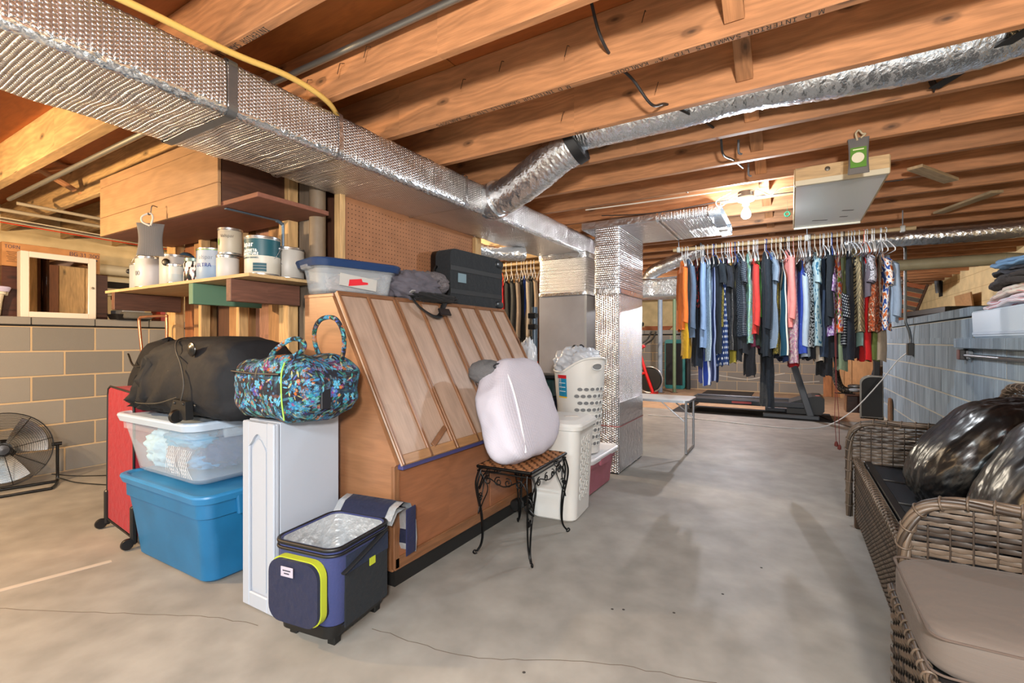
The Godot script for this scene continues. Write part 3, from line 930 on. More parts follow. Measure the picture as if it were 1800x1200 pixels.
	obj("base_shadow_gap", bxm(Vector3(0, 0.006, 0), Vector3(0.19, 0.012, 0.70), 0.0), plain(Color(0.05, 0.05, 0.05), 0.9), t)
	# panned return under the joists
	t = thing("joist_pan", "wide foil return duct nailed flat under the joists beside the lit bulb", "duct", Vector3(-1.0, 2.06, -4.13))
	o = t.position
	t.position.y = 2.046
	obj("pan_body", bxm(Vector3(-1.15, 2.06, -4.13) - o, Vector3(0.74, 0.06, 0.79), 0.004), fs, t)
	obj("wrapped_end", foil_box(Vector3(-0.86, 2.06, -4.13) - o, Vector3(-0.50, 2.06, -4.13) - o, 0.79, 0.07, 0.01, Vector3.UP, 80, 64, 0.0012, 0.006, 35), fb, t)
	obj("end_flange", foil_box(Vector3(-0.52, 2.06, -4.13) - o, Vector3(-0.44, 2.065, -4.13) - o, 0.80, 0.085, 0.01, Vector3.UP, 10, 64, 0.0, 0.012, 36), fc, t)
	for x in [-0.90, -0.86]:
		obj("tape_band", ring_box(Vector3(x, 2.06, -4.13) - o, Vector3(1, 0, 0), 0.018, 0.80, 0.074, 0.01), fc, t)
	# ducts beyond
	t = thing("boot_duct", "foil covered duct box with an elbow hanging behind the left end of the clothes rod", "duct", Vector3(-1.32, 1.68, -5.6))
	o = t.position
	obj("box", foil_box(Vector3(-1.62, 1.69, -5.6) - o, Vector3(-1.06, 1.69, -5.6) - o, 0.40, 0.22, 0.015, Vector3.UP, 60, 48, 0.001, 0.01, 45), fc, t)
	obj("elbow", foil_hose([Vector3(-1.42, 1.80, -5.5) - o, Vector3(-1.34, 1.87, -5.45) - o, Vector3(-1.18, 1.93, -5.4) - o, Vector3(-0.80, 2.06, -5.35) - o], 0.075, 46, 0.005), fc, t)
	m = foil_hose([Vector3(0.45, 2.02, -5.5), Vector3(0.9, 2.02, -5.5), Vector3(1.4, 2.01, -5.5), Vector3(2.15, 2.03, -5.5)], 0.075, 51, 0.005, 24)
	tag(obj("far_branch_duct", m, fc), "foil hose duct under the joists above the right half wall", "duct")
	m = foil_hose([Vector3(-2.20, 1.93, -3.05), Vector3(-2.24, 1.86, -3.15), Vector3(-2.2, 1.83, -3.35), Vector3(-2.0, 1.84, -3.6)], 0.06, 52, 0.008)
	tag(obj("short_branch_duct", m, fc), "short foil hose curling under the big duct behind the pegboard", "duct")
	m = foil_hose([Vector3(0.6, 1.98, -9.5), Vector3(1.0, 2.0, -9.5), Vector3(1.5, 2.03, -9.4)], 0.06, 53, 0.008)
	tag(obj("far_branch_duct", m, fc), "small foil hose duct under the farthest joists above the striped panel", "duct")

# ---------------------------------------------------------------- left side: wall top, fan, luggage, totes
# stack of rounded rectangles joined into a skin; levels are [y, width, depth, corner radius, dx]
func loft(levels: Array, caps := true, seg := 6, at := Vector3.ZERO) -> MB:
	var m := mb()
	var rings := []
	for l in levels:
		var rr := rrect(l[1], l[2], l[3], seg)
		rr.append(rr[0])
		rings.append(rr)
	var n: int = rings[0].size() - 1
	for k in levels.size() - 1:
		var la: Array = levels[k]
		var lb: Array = levels[k + 1]
		m.grid(n, 1, func(u: float, v: float):
			var i := int(round(u * n))
			var l: Array = la if v < 0.5 else lb
			var p: Vector2 = (rings[k] if v < 0.5 else rings[k + 1])[i]
			return at + Vector3(p.x + (l[4] if l.size() > 4 else 0.0), l[0], p.y), true, false, true, 2.0, 1.0)
	if caps:
		for e in [0, levels.size() - 1]:
			var nn := Vector3.DOWN if e == 0 else Vector3.UP
			var l: Array = levels[e]
			var c := m.put(at + Vector3(l[4] if l.size() > 4 else 0.0, l[0], 0), nn, Vector2.ZERO)
			for i in n + 1:
				m.put(at + Vector3(rings[e][i].x + (l[4] if l.size() > 4 else 0.0), l[0], rings[e][i].y), nn, rings[e][i])
			for i in n: m.tri(c, c + 1 + i, c + 2 + i)
	return m

func frosted(key: String, col: Color, a: float, rough := 0.35) -> StandardMaterial3D:
	if MT.has(key): return MT[key]
	var m := mat(key, Color(col.r, col.g, col.b, a), rough)
	m.transparency = BaseMaterial3D.TRANSPARENCY_ALPHA
	return m

# lidded storage tote: w, dp at the rim
func tote(called: String, label: String, at: Vector3, turn: float, w: float, dp: float, h: float, body: Material, lid: Material, taper := 0.07) -> Node3D:
	var t := thing(called, label, "storage bin", at, turn)
	var b := taper
	obj("body", loft([[0.0, w - b - 0.03, dp - b - 0.03, 0.05], [0.012, w - b, dp - b, 0.06], [h * 0.72, w - 0.025, dp - 0.025, 0.06], [h * 0.74, w, dp, 0.06], [h - 0.03, w + 0.004, dp + 0.004, 0.06], [h - 0.03, w - 0.012, dp - 0.012, 0.055], [h * 0.74, w - 0.02, dp - 0.02, 0.055], [0.02, w - b - 0.012, dp - b - 0.012, 0.05]]), body, t)
	obj("lid", loft([[h - 0.04, w + 0.03, dp + 0.03, 0.07], [h - 0.012, w + 0.05, dp + 0.05, 0.075], [h - 0.004, w + 0.045, dp + 0.045, 0.072], [h, w + 0.03, dp + 0.03, 0.07], [h - 0.001, w + 0.0, dp + 0.0, 0.06], [h - 0.010, w - 0.03, dp - 0.03, 0.055]]), lid, t)
	for s in [-1, 1]:
		obj("handle_lip", loft([[h * 0.72, 0.022, dp * 0.36, 0.01], [h - 0.03, 0.03, dp * 0.40, 0.012]], true, 4, Vector3(s * (w * 0.5 + 0.006), 0, 0)), body, t)
	return t

func crumple(at: Vector3, r: Vector3, sd: int, amp := 0.25, e := 2.2, nu := 40, nv := 26, fr := 2.2) -> MB:
	var nz := fnl(sd, fr, 4)
	var m := mb()
	m.blob(at, r, e, nu, nv, func(p: Vector3, d: Vector3):
		return p * (1.0 + amp * nz.get_noise_3d(d.x * 1.2, d.y * 1.2, d.z * 1.2) + amp * 0.35 * absf(nz.get_noise_3d(d.x * 3.4 + 5.0, d.y * 3.4, d.z * 3.4))))
	return m

func build_left() -> void:
	# ---- things standing on top of the left half wall
	var brown := wood("dark_case", Color(0.34, 0.17, 0.11), "wood", 0.5)
	var t := thing("wooden_case", "dark reddish brown case standing behind the white mirror cabinet under the cardboard box", "case", Vector3(-5.56, WALL_TOP + 0.014, -1.52))
	obj("body", bxm(Vector3(0, 0.205, 0), Vector3(0.30, 0.41, 0.68), 0.004), brown, t)
	obj("trim", bxm(Vector3(0.152, 0.06, 0), Vector3(0.008, 0.012, 0.68), 0.001), plain(Color(0.22, 0.10, 0.06), 0.5), t)
	var card := tri(mat("cardboard", Color(0.72, 0.52, 0.33), 0.9), "blotch", 1.4)
	t = thing("cardboard_box", "long tan cardboard box printed BG 31 300 lying on the dark brown case", "box", Vector3(-5.62, WALL_TOP + 0.425, -1.49))
	obj("carton", bxm(Vector3(0, 0.095, 0), Vector3(0.44, 0.19, 0.62), 0.003), card, t)
	obj("packing_tape", bxm(Vector3(0, 0.1905, 0), Vector3(0.442, 0.002, 0.05), 0.0), plain(Color(0.66, 0.46, 0.26), 0.4), t)
	var side := Basis(Vector3(0, 0, -1), Vector3.UP, Vector3(1, 0, 0))
	var navy := plain(Color(0.16, 0.17, 0.30), 0.8)
	words("BG 31 300", 0.045, navy, t, Transform3D(side, Vector3(0.2205, 0.155, -0.20)))
	words("TORN", 0.036, navy, t, Transform3D(side, Vector3(0.2205, 0.155, 0.25)))
	obj("printed_bar", bxm(Vector3(0.2206, 0.120, -0.24), Vector3(0.001, 0.012, 0.10), 0.0), navy, t)
	for k in 7: obj("printed_line", bxm(Vector3(0.2206, 0.115 - k * 0.013, 0.255), Vector3(0.001, 0.004, 0.06 - 0.012 * (k % 3)), 0.0), plain(Color(0.35, 0.25, 0.2), 0.9), t)
	t = thing("mirror_cabinet", "white framed mirror cabinet leaning on the left half wall", "mirror", Vector3(-5.285, WALL_TOP + 0.013, -1.49))
	var wht := plain(Color(0.84, 0.80, 0.75), 0.4)
	obj("box", bxm(Vector3(-0.035, 0.265, 0), Vector3(0.08, 0.53, 0.47), 0.004), wht, t)
	for s in [-1, 1]:
		obj("stile", bxm(Vector3(0.013, 0.265, s * 0.2125), Vector3(0.022, 0.53, 0.05), 0.004), wht, t)
		obj("rail", bxm(Vector3(0.013, 0.265 + s * 0.242, 0), Vector3(0.022, 0.046, 0.375), 0.004), wht, t)
	obj("mirror_glass", bxm(Vector3(0.008, 0.265, 0), Vector3(0.006, 0.45, 0.385), 0.0), plain(Color(0.95, 0.95, 0.95), 0.02, 1.0), t)
	var m := mb(); m.sphere(Vector3(0.03, 0.27, -0.212), 0.011)
	obj("knob", m, plain(Color(0.7, 0.68, 0.64), 0.25, 0.9), t)
	t = tote("storage_tub", "small frosted tub with a lavender lid at the left end of the wall top", Vector3(-5.40, WALL_TOP + 0.014, -1.06), 90, 0.26, 0.24, 0.235, frosted("frost_tub", Color(0.90, 0.86, 0.76), 0.75), plain(Color(0.72, 0.69, 0.80), 0.4), 0.05)
	# odds and ends right of the mirror
	t = thing("tool_case", "black and red flat tool cases stacked right of the mirror", "case", Vector3(-5.42, WALL_TOP + 0.014, -2.02))
	for k in 5:
		var cols := [Color(0.22, 0.22, 0.23), Color(0.45, 0.46, 0.48), Color(0.12, 0.12, 0.12), Color(0.65, 0.14, 0.08), Color(0.10, 0.10, 0.10)]
		obj("case_slab", bxm(Vector3(rng.randf_range(-0.02, 0.02), 0.03 + 0.046 * k, rng.randf_range(-0.01, 0.01)), Vector3(0.2, 0.042, 0.20 - 0.014 * k), 0.006, yaw(6.0 * k)), plain(cols[k], 0.4), t)
	t = thing("paint_tray", "black paint tray holding a speckled roller pad on the left wall top", "tray", Vector3(-5.24, WALL_TOP + 0.014, -1.97))
	obj("pan", loft([[0.0, 0.16, 0.26, 0.02], [0.05, 0.2, 0.30, 0.02], [0.05, 0.19, 0.29, 0.02], [0.01, 0.15, 0.25, 0.02]], true), plain(Color(0.07, 0.07, 0.08), 0.45), t)
	obj("pad", bxm(Vector3(0.07, 0.042, -0.02), Vector3(0.09, 0.06, 0.22), 0.01), tri(mat("speckle_grey", Color(0.75, 0.73, 0.68), 0.95), "grit", 6.0), t)
	m = mb(); m.tube(PackedVector3Array([Vector3(-6.16, 1.83, -1.0), Vector3(-6.16, 1.83, -3.6)]), 0.055, 16)
	tag(obj("drain_pipe", m, plain(Color(0.86, 0.80, 0.66), 0.5)), "cream drain pipe along the outer wall behind the paint cans", "pipe")
	t = thing("wall_vent", "cream louvred foundation vent on the outer wall left of the paint cans", "vent", Vector3(-6.24, 1.66, -2.25))
	obj("frame", bxm(Vector3.ZERO, Vector3(0.03, 0.2, 0.44), 0.004), plain(Color(0.80, 0.74, 0.60), 0.6), t)
	obj("slot", bxm(Vector3(0.016, 0.02, 0), Vector3(0.006, 0.07, 0.36), 0.0), plain(Color(0.12, 0.09, 0.06), 0.9), t)
	m = bxm(Vector3(-5.45, WALL_TOP + 0.075, -2.28), Vector3(0.2, 0.12, 0.045), 0.004)
	tag(obj("red_box", m, plain(Color(0.55, 0.06, 0.06), 0.5)), "small red box standing on the left wall top beside the wood posts", "box")
	# ---- drum fan on the floor
	t = thing("floor_fan", "black wire drum fan standing against the left block wall", "fan", Vector3(-4.88, 0, -1.07), 78)
	var blk := plain(Color(0.03, 0.03, 0.035), 0.35, 0.3)
	var ctr := Vector3(0, 0.30, 0)
	var tiltb := Basis(Vector3(1, 0, 0), deg_to_rad(-8.0))
	for s in [1.0, -1.0]:
		m = mb()
		for k in 22:
			var f := 0.06 + 0.94 * k / 21.0
			var ring := PackedVector3Array()
			for a in 49: ring.append(ctr + tiltb * Vector3(cos(a * TAU / 48) * 0.262 * f, sin(a * TAU / 48) * 0.262 * f, s * (0.085 - 0.055 * f * f)))
			m.tube(ring, 0.0012 if k < 21 else 0.003, 5, false, 1.0, 1.0, true)
		for k in 8:
			var sp := PackedVector3Array()
			for q in 8:
				var f := 0.12 + 0.88 * q / 7.0
				sp.append(ctr + tiltb * Vector3(cos(k * TAU / 8 + 0.2) * 0.262 * f, sin(k * TAU / 8 + 0.2) * 0.262 * f, s * (0.087 - 0.055 * f * f)))
			m.tube(sp, 0.0024, 5)
		obj("wire_guard", m, blk, t)
	m = mb(); m.lathe([Vector2(0, 0.092), Vector2(0.034, 0.09), Vector2(0.04, 0.08), Vector2(0.036, 0.06), Vector2(0, 0.055)], 24, Transform3D(tiltb * Basis(Vector3(1, 0, 0), PI / 2), ctr))
	obj("badge", m, plain(Color(0.10, 0.10, 0.11), 0.3, 0.5), t)
	m = mb(); m.lathe([Vector2(0, -0.15), Vector2(0.07, -0.14), Vector2(0.075, -0.05), Vector2(0.05, -0.02), Vector2(0, -0.02)], 24, Transform3D(tiltb * Basis(Vector3(1, 0, 0), PI / 2), ctr))
	obj("motor", m, blk, t)
	for k in 3:
		m = mb()
		var a0 := TAU * k / 3.0 + 0.5
		m.grid(10, 10, func(u: float, v: float):
			var r := 0.05 + 0.185 * u
			var a := a0 + (v - 0.5) * (1.55 - 0.25 * u)
			return ctr + tiltb * Vector3(cos(a) * r, sin(a) * r, (v - 0.5) * (0.075 - 0.03 * u)))
		obj("blade", m, plain(Color(0.78, 0.79, 0.80), 0.22, 0.95), t)
	m = mb()
	m.tube(curve([Vector3(-0.24, 0.012, 0.20), Vector3(-0.27, 0.012, 0.10), Vector3(-0.285, 0.03, 0.0), Vector3(-0.285, 0.17, 0.0), Vector3(-0.285, 0.31, 0.0)], 8), 0.010, 10)
	m.tube(curve([Vector3(0.24, 0.012, 0.20), Vector3(0.27, 0.012, 0.10), Vector3(0.285, 0.03, 0.0), Vector3(0.285, 0.17, 0.0), Vector3(0.285, 0.31, 0.0)], 8), 0.010, 10)
	m.tube(PackedVector3Array([Vector3(-0.24, 0.012, 0.20), Vector3(0.24, 0.012, 0.20)]), 0.010, 10)
	m.tube(PackedVector3Array([Vector3(-0.285, 0.012, -0.02), Vector3(0.285, 0.012, -0.02)]), 0.010, 10)
	obj("stand", m, blk, t)
	for s in [-1, 1]:
		m = mb(); m.tube(PackedVector3Array([Vector3(s * 0.255, 0.30, 0), Vector3(s * 0.31, 0.30, 0)]), 0.014, 12)
		obj("tilt_knob", m, blk, t)
	m = mb()
	m.tube(curve([Vector3(-4.95, 0.05, -1.35), Vector3(-4.9, 0.006, -1.5), Vector3(-4.7, 0.006, -1.65), Vector3(-4.62, 0.006, -1.8), Vector3(-4.35, 0.006, -1.75), Vector3(-3.9, 0.006, -1.5)], 10), 0.004, 6)
	m.tube(curve([Vector3(-4.95, 0.006, -1.4), Vector3(-4.7, 0.006, -1.42), Vector3(-4.45, 0.006, -1.5), Vector3(-4.2, 0.006, -1.62), Vector3(-3.9, 0.006, -1.6)], 10), 0.004, 6)
	tag(obj("power_cord", m, plain(Color(0.05, 0.05, 0.05), 0.5)), "black fan cord lying on the floor along the left wall", "cord")
	# ---- luggage
	var black := cloth(Color(0.10, 0.105, 0.12), "black_nylon")
	black.roughness = 0.75
	black.metallic_specular = 0.35
	black.normal_scale = 0.2
	black.rim_enabled = false
	t = thing("suitcase", "flat red suitcase with black wheels standing behind the blue tote", "suitcase", Vector3(-3.19, 0.03, -1.15), -6)
	m = mb()
	m.prism(PackedVector2Array([Vector2(-0.235, 0.03), Vector2(0.235, 0.03), Vector2(0.235, 0.70), Vector2(0.20, 0.775), Vector2(-0.17, 0.79), Vector2(-0.205, 0.775), Vector2(-0.215, 0.74)]), 0.20, Transform3D(Basis.IDENTITY, Vector3(0, 0, -0.2)), true)
	obj("shell", m, cloth(Color(0.52, 0.08, 0.13), "red_nylon"), t)
	m = mb()
	m.tube(PackedVector3Array([Vector3(-0.237, 0.02, 0.0), Vector3(0.237, 0.02, 0.0), Vector3(0.237, 0.70, 0.0), Vector3(0.20, 0.78, 0), Vector3(-0.17, 0.793, 0), Vector3(-0.208, 0.777, 0), Vector3(-0.218, 0.74, 0), Vector3(-0.237, 0.02, 0.0)]), 0.006, 6)
	obj("piping", m, plain(Color(0.04, 0.04, 0.05), 0.5), t)
	for s in [-1, 1]:
		obj("corner_guard", bxm(Vector3(s * 0.232, 0.09, 0.0), Vector3(0.03, 0.20, 0.03), 0.008), plain(Color(0.05, 0.05, 0.06), 0.4), t)
		m = mb(); m.lathe([Vector2(0, -0.011), Vector2(0.026, -0.011), Vector2(0.030, 0), Vector2(0.026, 0.011), Vector2(0, 0.011)], 20, Transform3D(Basis(Vector3(0, 0, 1), PI / 2), Vector3(s * 0.236, 0.0, 0.028)))
		obj("wheel", m, plain(Color(0.035, 0.04, 0.055), 0.4), t)
	t = thing("soft_bag", "black soft wheeled bag with a copper coloured pull handle in front of the wood posts", "bag", Vector3(-3.36, 0, -1.46))
	m = mb()
	m.grid(40, 30, func(u: float, v: float):
		var a := u * TAU
		var y := 0.02 + 1.09 * v
		var w := 0.37 * pow(maxf(0.0, 1.0 - pow(v, 9.0)), 0.5) * (1.0 - 0.05 * cos(v * 9.0))
		var dd := 0.125 * pow(maxf(0.0, 1.0 - pow(v, 7.0)), 0.5)
		var sx := signf(cos(a)) * pow(absf(cos(a)), 0.55)
		var sz := signf(sin(a)) * pow(absf(sin(a)), 0.55)
		return Vector3(sx * w, y - 0.04 * pow(absf(sx), 3.0) * v - 0.03 * smoothstep(0.2, 0.5, sx) * v, sz * dd + 0.01 * sin(y * 21.0 + sx * 4.0)), true, false, true)
	obj("body", m, black, t)
	m = mb(); m.tube(curve([Vector3(-0.29, 1.0, 0.10), Vector3(-0.1, 0.93, 0.14), Vector3(0.1, 0.95, 0.14), Vector3(0.29, 1.02, 0.10)], 8), 0.006, 6)
	obj("zip", m, plain(Color(0.10, 0.10, 0.11), 0.4, 0.3), t)
	m = mb(); m.tube(curve([Vector3(-0.36, 0.70, -0.02), Vector3(-0.375, 0.85, -0.02), Vector3(-0.38, 1.0, -0.01), Vector3(-0.395, 1.20, 0.0), Vector3(-0.385, 1.235, 0.0), Vector3(-0.33, 1.242, 0), Vector3(-0.05, 1.242, 0), Vector3(-0.02, 1.22, 0), Vector3(-0.02, 1.04, 0)], 8), 0.009, 10)
	obj("handle", m, plain(Color(0.72, 0.50, 0.38), 0.3, 0.85), t)
	# ---- totes
	var blue := tri(mat("blue_plastic", Color(0.09, 0.39, 0.58), 0.42), "blotch", 0.7)
	tote("storage_tote", "large bright blue plastic tote on the floor under the clear bin", Vector3(-2.555, 0.0, -1.30), 0, 0.77, 0.46, 0.415, blue, tri(mat("blue_lid", Color(0.16, 0.47, 0.68), 0.42), "blotch", 0.7), 0.09)
	t = tote("storage_bin", "frosted clear bin full of blue and white cloth on the blue tote", Vector3(-2.63, 0.418, -1.295), 0, 0.71, 0.44, 0.30, frosted("frost", Color(0.80, 0.86, 0.92), 0.20), frosted("frost_lid", Color(0.72, 0.79, 0.87), 0.80), 0.10)
	for q in [[Vector3(-0.17, 0.12, 0.05), Vector3(0.11, 0.10, 0.12), Color(0.62, 0.78, 0.86), "pale blue cloth bundle at the left in the clear bin"], [Vector3(0.06, 0.19, 0.08), Vector3(0.16, 0.05, 0.09), Color(0.12, 0.52, 0.70), "teal blue cloth strip in the clear bin"], [Vector3(0.17, 0.13, -0.03), Vector3(0.10, 0.09, 0.12), Color(0.10, 0.16, 0.34), "navy cloth bundle at the right in the clear bin"], [Vector3(0.02, 0.075, 0.0), Vector3(0.20, 0.05, 0.13), Color(0.20, 0.48, 0.68), "mid blue cloth at the bottom of the clear bin"], [Vector3(0.03, 0.11, 0.12), Vector3(0.09, 0.065, 0.035), Color(0.42, 0.38, 0.42), "grey brown bundle at the front of the clear bin"]]:
		m = crumple(Vector3(-2.61, 0.42, -1.295) + q[0], q[1], int(q[0].x * 100) + 60, 0.35)
		tag(obj("cloth_bundle", m, cloth(q[2])), q[3], "cloth")
	for q in [[-2.53, 0.52, -1.120, "left"], [-2.43, 0.51, -1.125, "right"]]:
		m = mb()
		for k in 5:
			for s in [-1.0, 1.0]:
				var pts := PackedVector3Array()
				for i in 7:
					var f := i / 6.0 - 0.5
					pts.append(Vector3(q[0] + f * 0.085 * s * 0.7 + (k - 2.0) * 0.017, q[1] + f * 0.13, q[2] + 0.012 * cos(f * 3.0)))
				m.tube(pts, 0.0011, 4, false)
		tag(obj("mesh_pouch", m, plain(Color(0.80, 0.81, 0.83), 0.6)), "white net pouch in the clear bin, %s of two" % ("farther from the white cabinet" if q[3] == "left" else "nearer to the white cabinet"), "net bag")
	# ---- rolling duffel lying on the clear bin
	t = thing("duffel_bag", "large black rolling duffel slumped across the clear bin lid", "bag", Vector3(-2.62, 0.725, -1.27))
	var prof := [[-0.365, 0.05, 0.02, 0.03], [-0.355, 0.10, 0.01, 0.10], [-0.29, 0.15, 0.0, 0.16], [-0.20, 0.22, 0.0, 0.19], [-0.10, 0.33, 0.0, 0.205], [-0.04, 0.365, 0.0, 0.21], [0.10, 0.378, 0.0, 0.215], [0.25, 0.380, 0.0, 0.215], [0.42, 0.378, 0.0, 0.21], [0.55, 0.36, 0.0, 0.19], [0.60, 0.28, 0.03, 0.13], [0.61, 0.18, 0.1, 0.03]]
	var nz := fnl(71, 4.0, 3)
	m = mb()
	m.grid(44, 36, func(u: float, v: float):
		var x := u * 11.0
		var i := mini(int(x), 10)
		var f := x - i
		var a: Array = prof[i]; var b: Array = prof[i + 1]
		var px := lerpf(a[0], b[0], f); var top := lerpf(a[1], b[1], f); var bot := lerpf(a[2], b[2], f); var hw := lerpf(a[3], b[3], f)
		var th := v * TAU
		var cy := signf(sin(th)) * pow(absf(sin(th)), 0.62)
		var cz := signf(cos(th)) * pow(absf(cos(th)), 0.62)
		var w := nz.get_noise_3d(px * 1.6, cy, cz) * 0.030 + absf(nz.get_noise_3d(px * 3.0 + 7.0, cy * 2.0, cz * 2.0)) * 0.085 * smoothstep(0.22, -0.2, px)
		return Vector3(px, (top + bot) * 0.5 + cy * (top - bot) * 0.5 * (1.0 + w), cz * (hw + w) * (0.86 + 0.14 * smoothstep(0.9, -0.5, cy))), false, true, true)
	obj("body", m, black, t)
	m = mb(); m.tube(curve([Vector3(0.0, 0.378, 0.0), Vector3(0.10, 0.365, 0.13), Vector3(0.20, 0.32, 0.188), Vector3(0.29, 0.25, 0.208), Vector3(0.345, 0.17, 0.222), Vector3(0.33, 0.10, 0.226), Vector3(0.28, 0.04, 0.22)], 10), 0.0032, 6)
	obj("piping", m, plain(Color(0.20, 0.195, 0.19), 0.6), t)
	m = mb(); m.tube(curve([Vector3(-0.33, 0.06, 0.13), Vector3(-0.15, 0.055, 0.205), Vector3(0.1, 0.07, 0.222), Vector3(0.30, 0.11, 0.228)], 8), 0.0028, 6)
	obj("seam", m, plain(Color(0.18, 0.17, 0.15), 0.6), t)
	m = mb()
	m.prism(PackedVector2Array([Vector2(-0.52, 0.155), Vector2(-0.30, 0.265), Vector2(-0.10, 0.345), Vector2(-0.10, 0.20), Vector2(-0.26, 0.15)]), 0.02, Transform3D(Basis.IDENTITY, Vector3(0, 0, 0.03)), true)
	obj("end_flap", m, black, t)
	m = mb(); m.lathe([Vector2(0, 0.012), Vector2(0.014, 0.012), Vector2(0.022, 0.006), Vector2(0.030, 0.004), Vector2(0.032, 0.0)], 20, Transform3D(Basis(Vector3(1, 0, 0), PI / 2), Vector3(0.345, 0.320, 0.190)))
	obj("grommet", m, plain(Color(0.06, 0.06, 0.065), 0.3), t)
	m = mb()
	m.prism(PackedVector2Array([Vector2(0.23, 0.015), Vector2(0.38, 0.015), Vector2(0.375, 0.095), Vector2(0.27, 0.10)]), 0.03, Transform3D(Basis.IDENTITY, Vector3(0, 0, 0.20)), true)
	obj("wheel_housing", m, plain(Color(0.06, 0.065, 0.075), 0.45), t)
	for q in [Vector2(0.285, 0.085), Vector2(0.36, 0.085), Vector2(0.46, 0.085)]:
		m = mb(); m.sphere(Vector3(q.x, q.y, 0.231), 0.006, 8, 6)
		obj("rivet", m, plain(Color(0.25, 0.25, 0.25), 0.3, 0.8), t)
	m = mb(); m.lathe([Vector2(0, -0.012), Vector2(0.026, -0.012), Vector2(0.031, 0), Vector2(0.026, 0.012), Vector2(0, 0.012)], 20, Transform3D(Basis(Vector3(0, 0, 1), PI / 2), Vector3(0.31, 0.028, 0.236)))
	obj("wheel", m, plain(Color(0.04, 0.04, 0.045), 0.35), t)

# ---------------------------------------------------------------- partition, shelves, slant-top cabinet, bags
func can(at: Vector3, r: float, h: float, col: Color, label: String, lidc := Color(0.74, 0.74, 0.75), band := Color(0, 0, 0, 0), turn := 0.0, bail := true) -> Node3D:
	var t := thing("paint_can", label, "paint can", at, turn, "paint cans on the upper plank shelf")
	var steel := plain(Color(0.72, 0.73, 0.75), 0.25, 0.9)
	var m := mb()
	m.lathe([Vector2(0, 0), Vector2(r - 0.002, 0), Vector2(r, 0.003), Vector2(r, 0.008), Vector2(r - 0.003, 0.010), Vector2(r - 0.003, h - 0.012), Vector2(r, h - 0.010), Vector2(r, h - 0.002), Vector2(r - 0.003, h), Vector2(r - 0.008, h), Vector2(r - 0.010, h - 0.008), Vector2(0, h - 0.008)], 40)
	obj("body", m, steel, t)
	m = mb()
	m.lathe([Vector2(r - 0.0025, 0.012), Vector2(r - 0.0018, 0.013), Vector2(r - 0.0018, h - 0.015), Vector2(r - 0.0025, h - 0.014)], 40)
	obj("paper_label", m, plain(col, 0.45), t)
	if band.a > 0.0:
		m = mb()
		m.lathe([Vector2(r - 0.0018, h * 0.50), Vector2(r - 0.0012, h * 0.50), Vector2(r - 0.0012, h - 0.016), Vector2(r - 0.0018, h - 0.016)], 40)
		obj("label_band", m, plain(band, 0.45), t)
	m = mb()
	m.lathe([Vector2(0, h - 0.004), Vector2(r - 0.012, h - 0.004), Vector2(r - 0.014, h - 0.007), Vector2(0, h - 0.007)], 32)
	obj("lid", m, plain(lidc, 0.3, 0.6), t)
	if bail:
		for s in [-1, 1]:
			m = mb(); m.sphere(Vector3(s * r, h * 0.74, 0), 0.008, 10, 6)
			obj("bail_ear", m, steel, t)
		m = mb()
		var pts := PackedVector3Array()
		for i in 15:
			var a := PI * i / 14.0
			pts.append(Vector3(cos(a) * (r + 0.003), h * 0.74 - sin(a) * h * 0.55, sin(a) * (r * 0.55 + 0.02)))
		m.tube(pts, 0.0015, 5)
		obj("bail", m, steel, t)
	return t

func floral_texture() -> ImageTexture:
	var sz := 512
	var im := Image.create(sz, sz, false, Image.FORMAT_RGB8)
	im.fill(Color(0.035, 0.05, 0.11))
	var g := RandomNumberGenerator.new()
	g.seed = 5
	var cols := [Color(0.10, 0.42, 0.62), Color(0.30, 0.62, 0.76), Color(0.10, 0.55, 0.52), Color(0.18, 0.45, 0.30), Color(0.42, 0.60, 0.66), Color(0.72, 0.38, 0.08), Color(0.48, 0.12, 0.38), Color(0.66, 0.64, 0.42), Color(0.22, 0.30, 0.60), Color(0.16, 0.50, 0.66)]
	for s in 620:      # leaves first, then blossoms
		var cx := g.randf() * sz
		var cy := g.randf() * sz
		var leaf := s < 300
		var col: Color = cols[[0, 1, 2, 3, 7, 9, 8][g.randi() % 7]] if leaf else cols[[0, 1, 4, 5, 6, 2, 1, 9, 0, 8][g.randi() % 10]]
		var r := g.randf_range(9.0, 22.0) if leaf else (g.randf_range(16.0, 26.0) if s % 9 == 0 else g.randf_range(5.0, 12.0))
		var ang := g.randf() * TAU
		var petals := 5 + g.randi() % 5
		var mid: Color = cols[[5, 7, 4, 6][g.randi() % 4]]
		for y in range(-int(r), int(r) + 1):
			for x in range(-int(r), int(r) + 1):
				var d := sqrt(float(x * x + y * y)) / r
				var c := col
				if leaf:
					var u := (x * cos(ang) + y * sin(ang)) / r
					var v := (-x * sin(ang) + y * cos(ang)) / r
					if absf(u) > 0.95 or absf(v) > 0.26 * (1.0 - u * u): continue
					if absf(v) < 0.03: c = col.lightened(0.2)
				else:
					var a := atan2(float(y), float(x)) + ang
					var edge := 0.60 + 0.38 * absf(cos(a * petals * 0.5))
					if d > edge: continue
					if d < 0.26: c = mid
					elif absf(sin(a * petals * 0.5)) > 0.9: c = col.darkened(0.35)
					elif d > edge - 0.12: c = col.lightened(0.12)
				im.set_pixel(posmod(int(cx) + x, sz), posmod(int(cy) + y, sz), c)
	return ImageTexture.create_from_image(im)

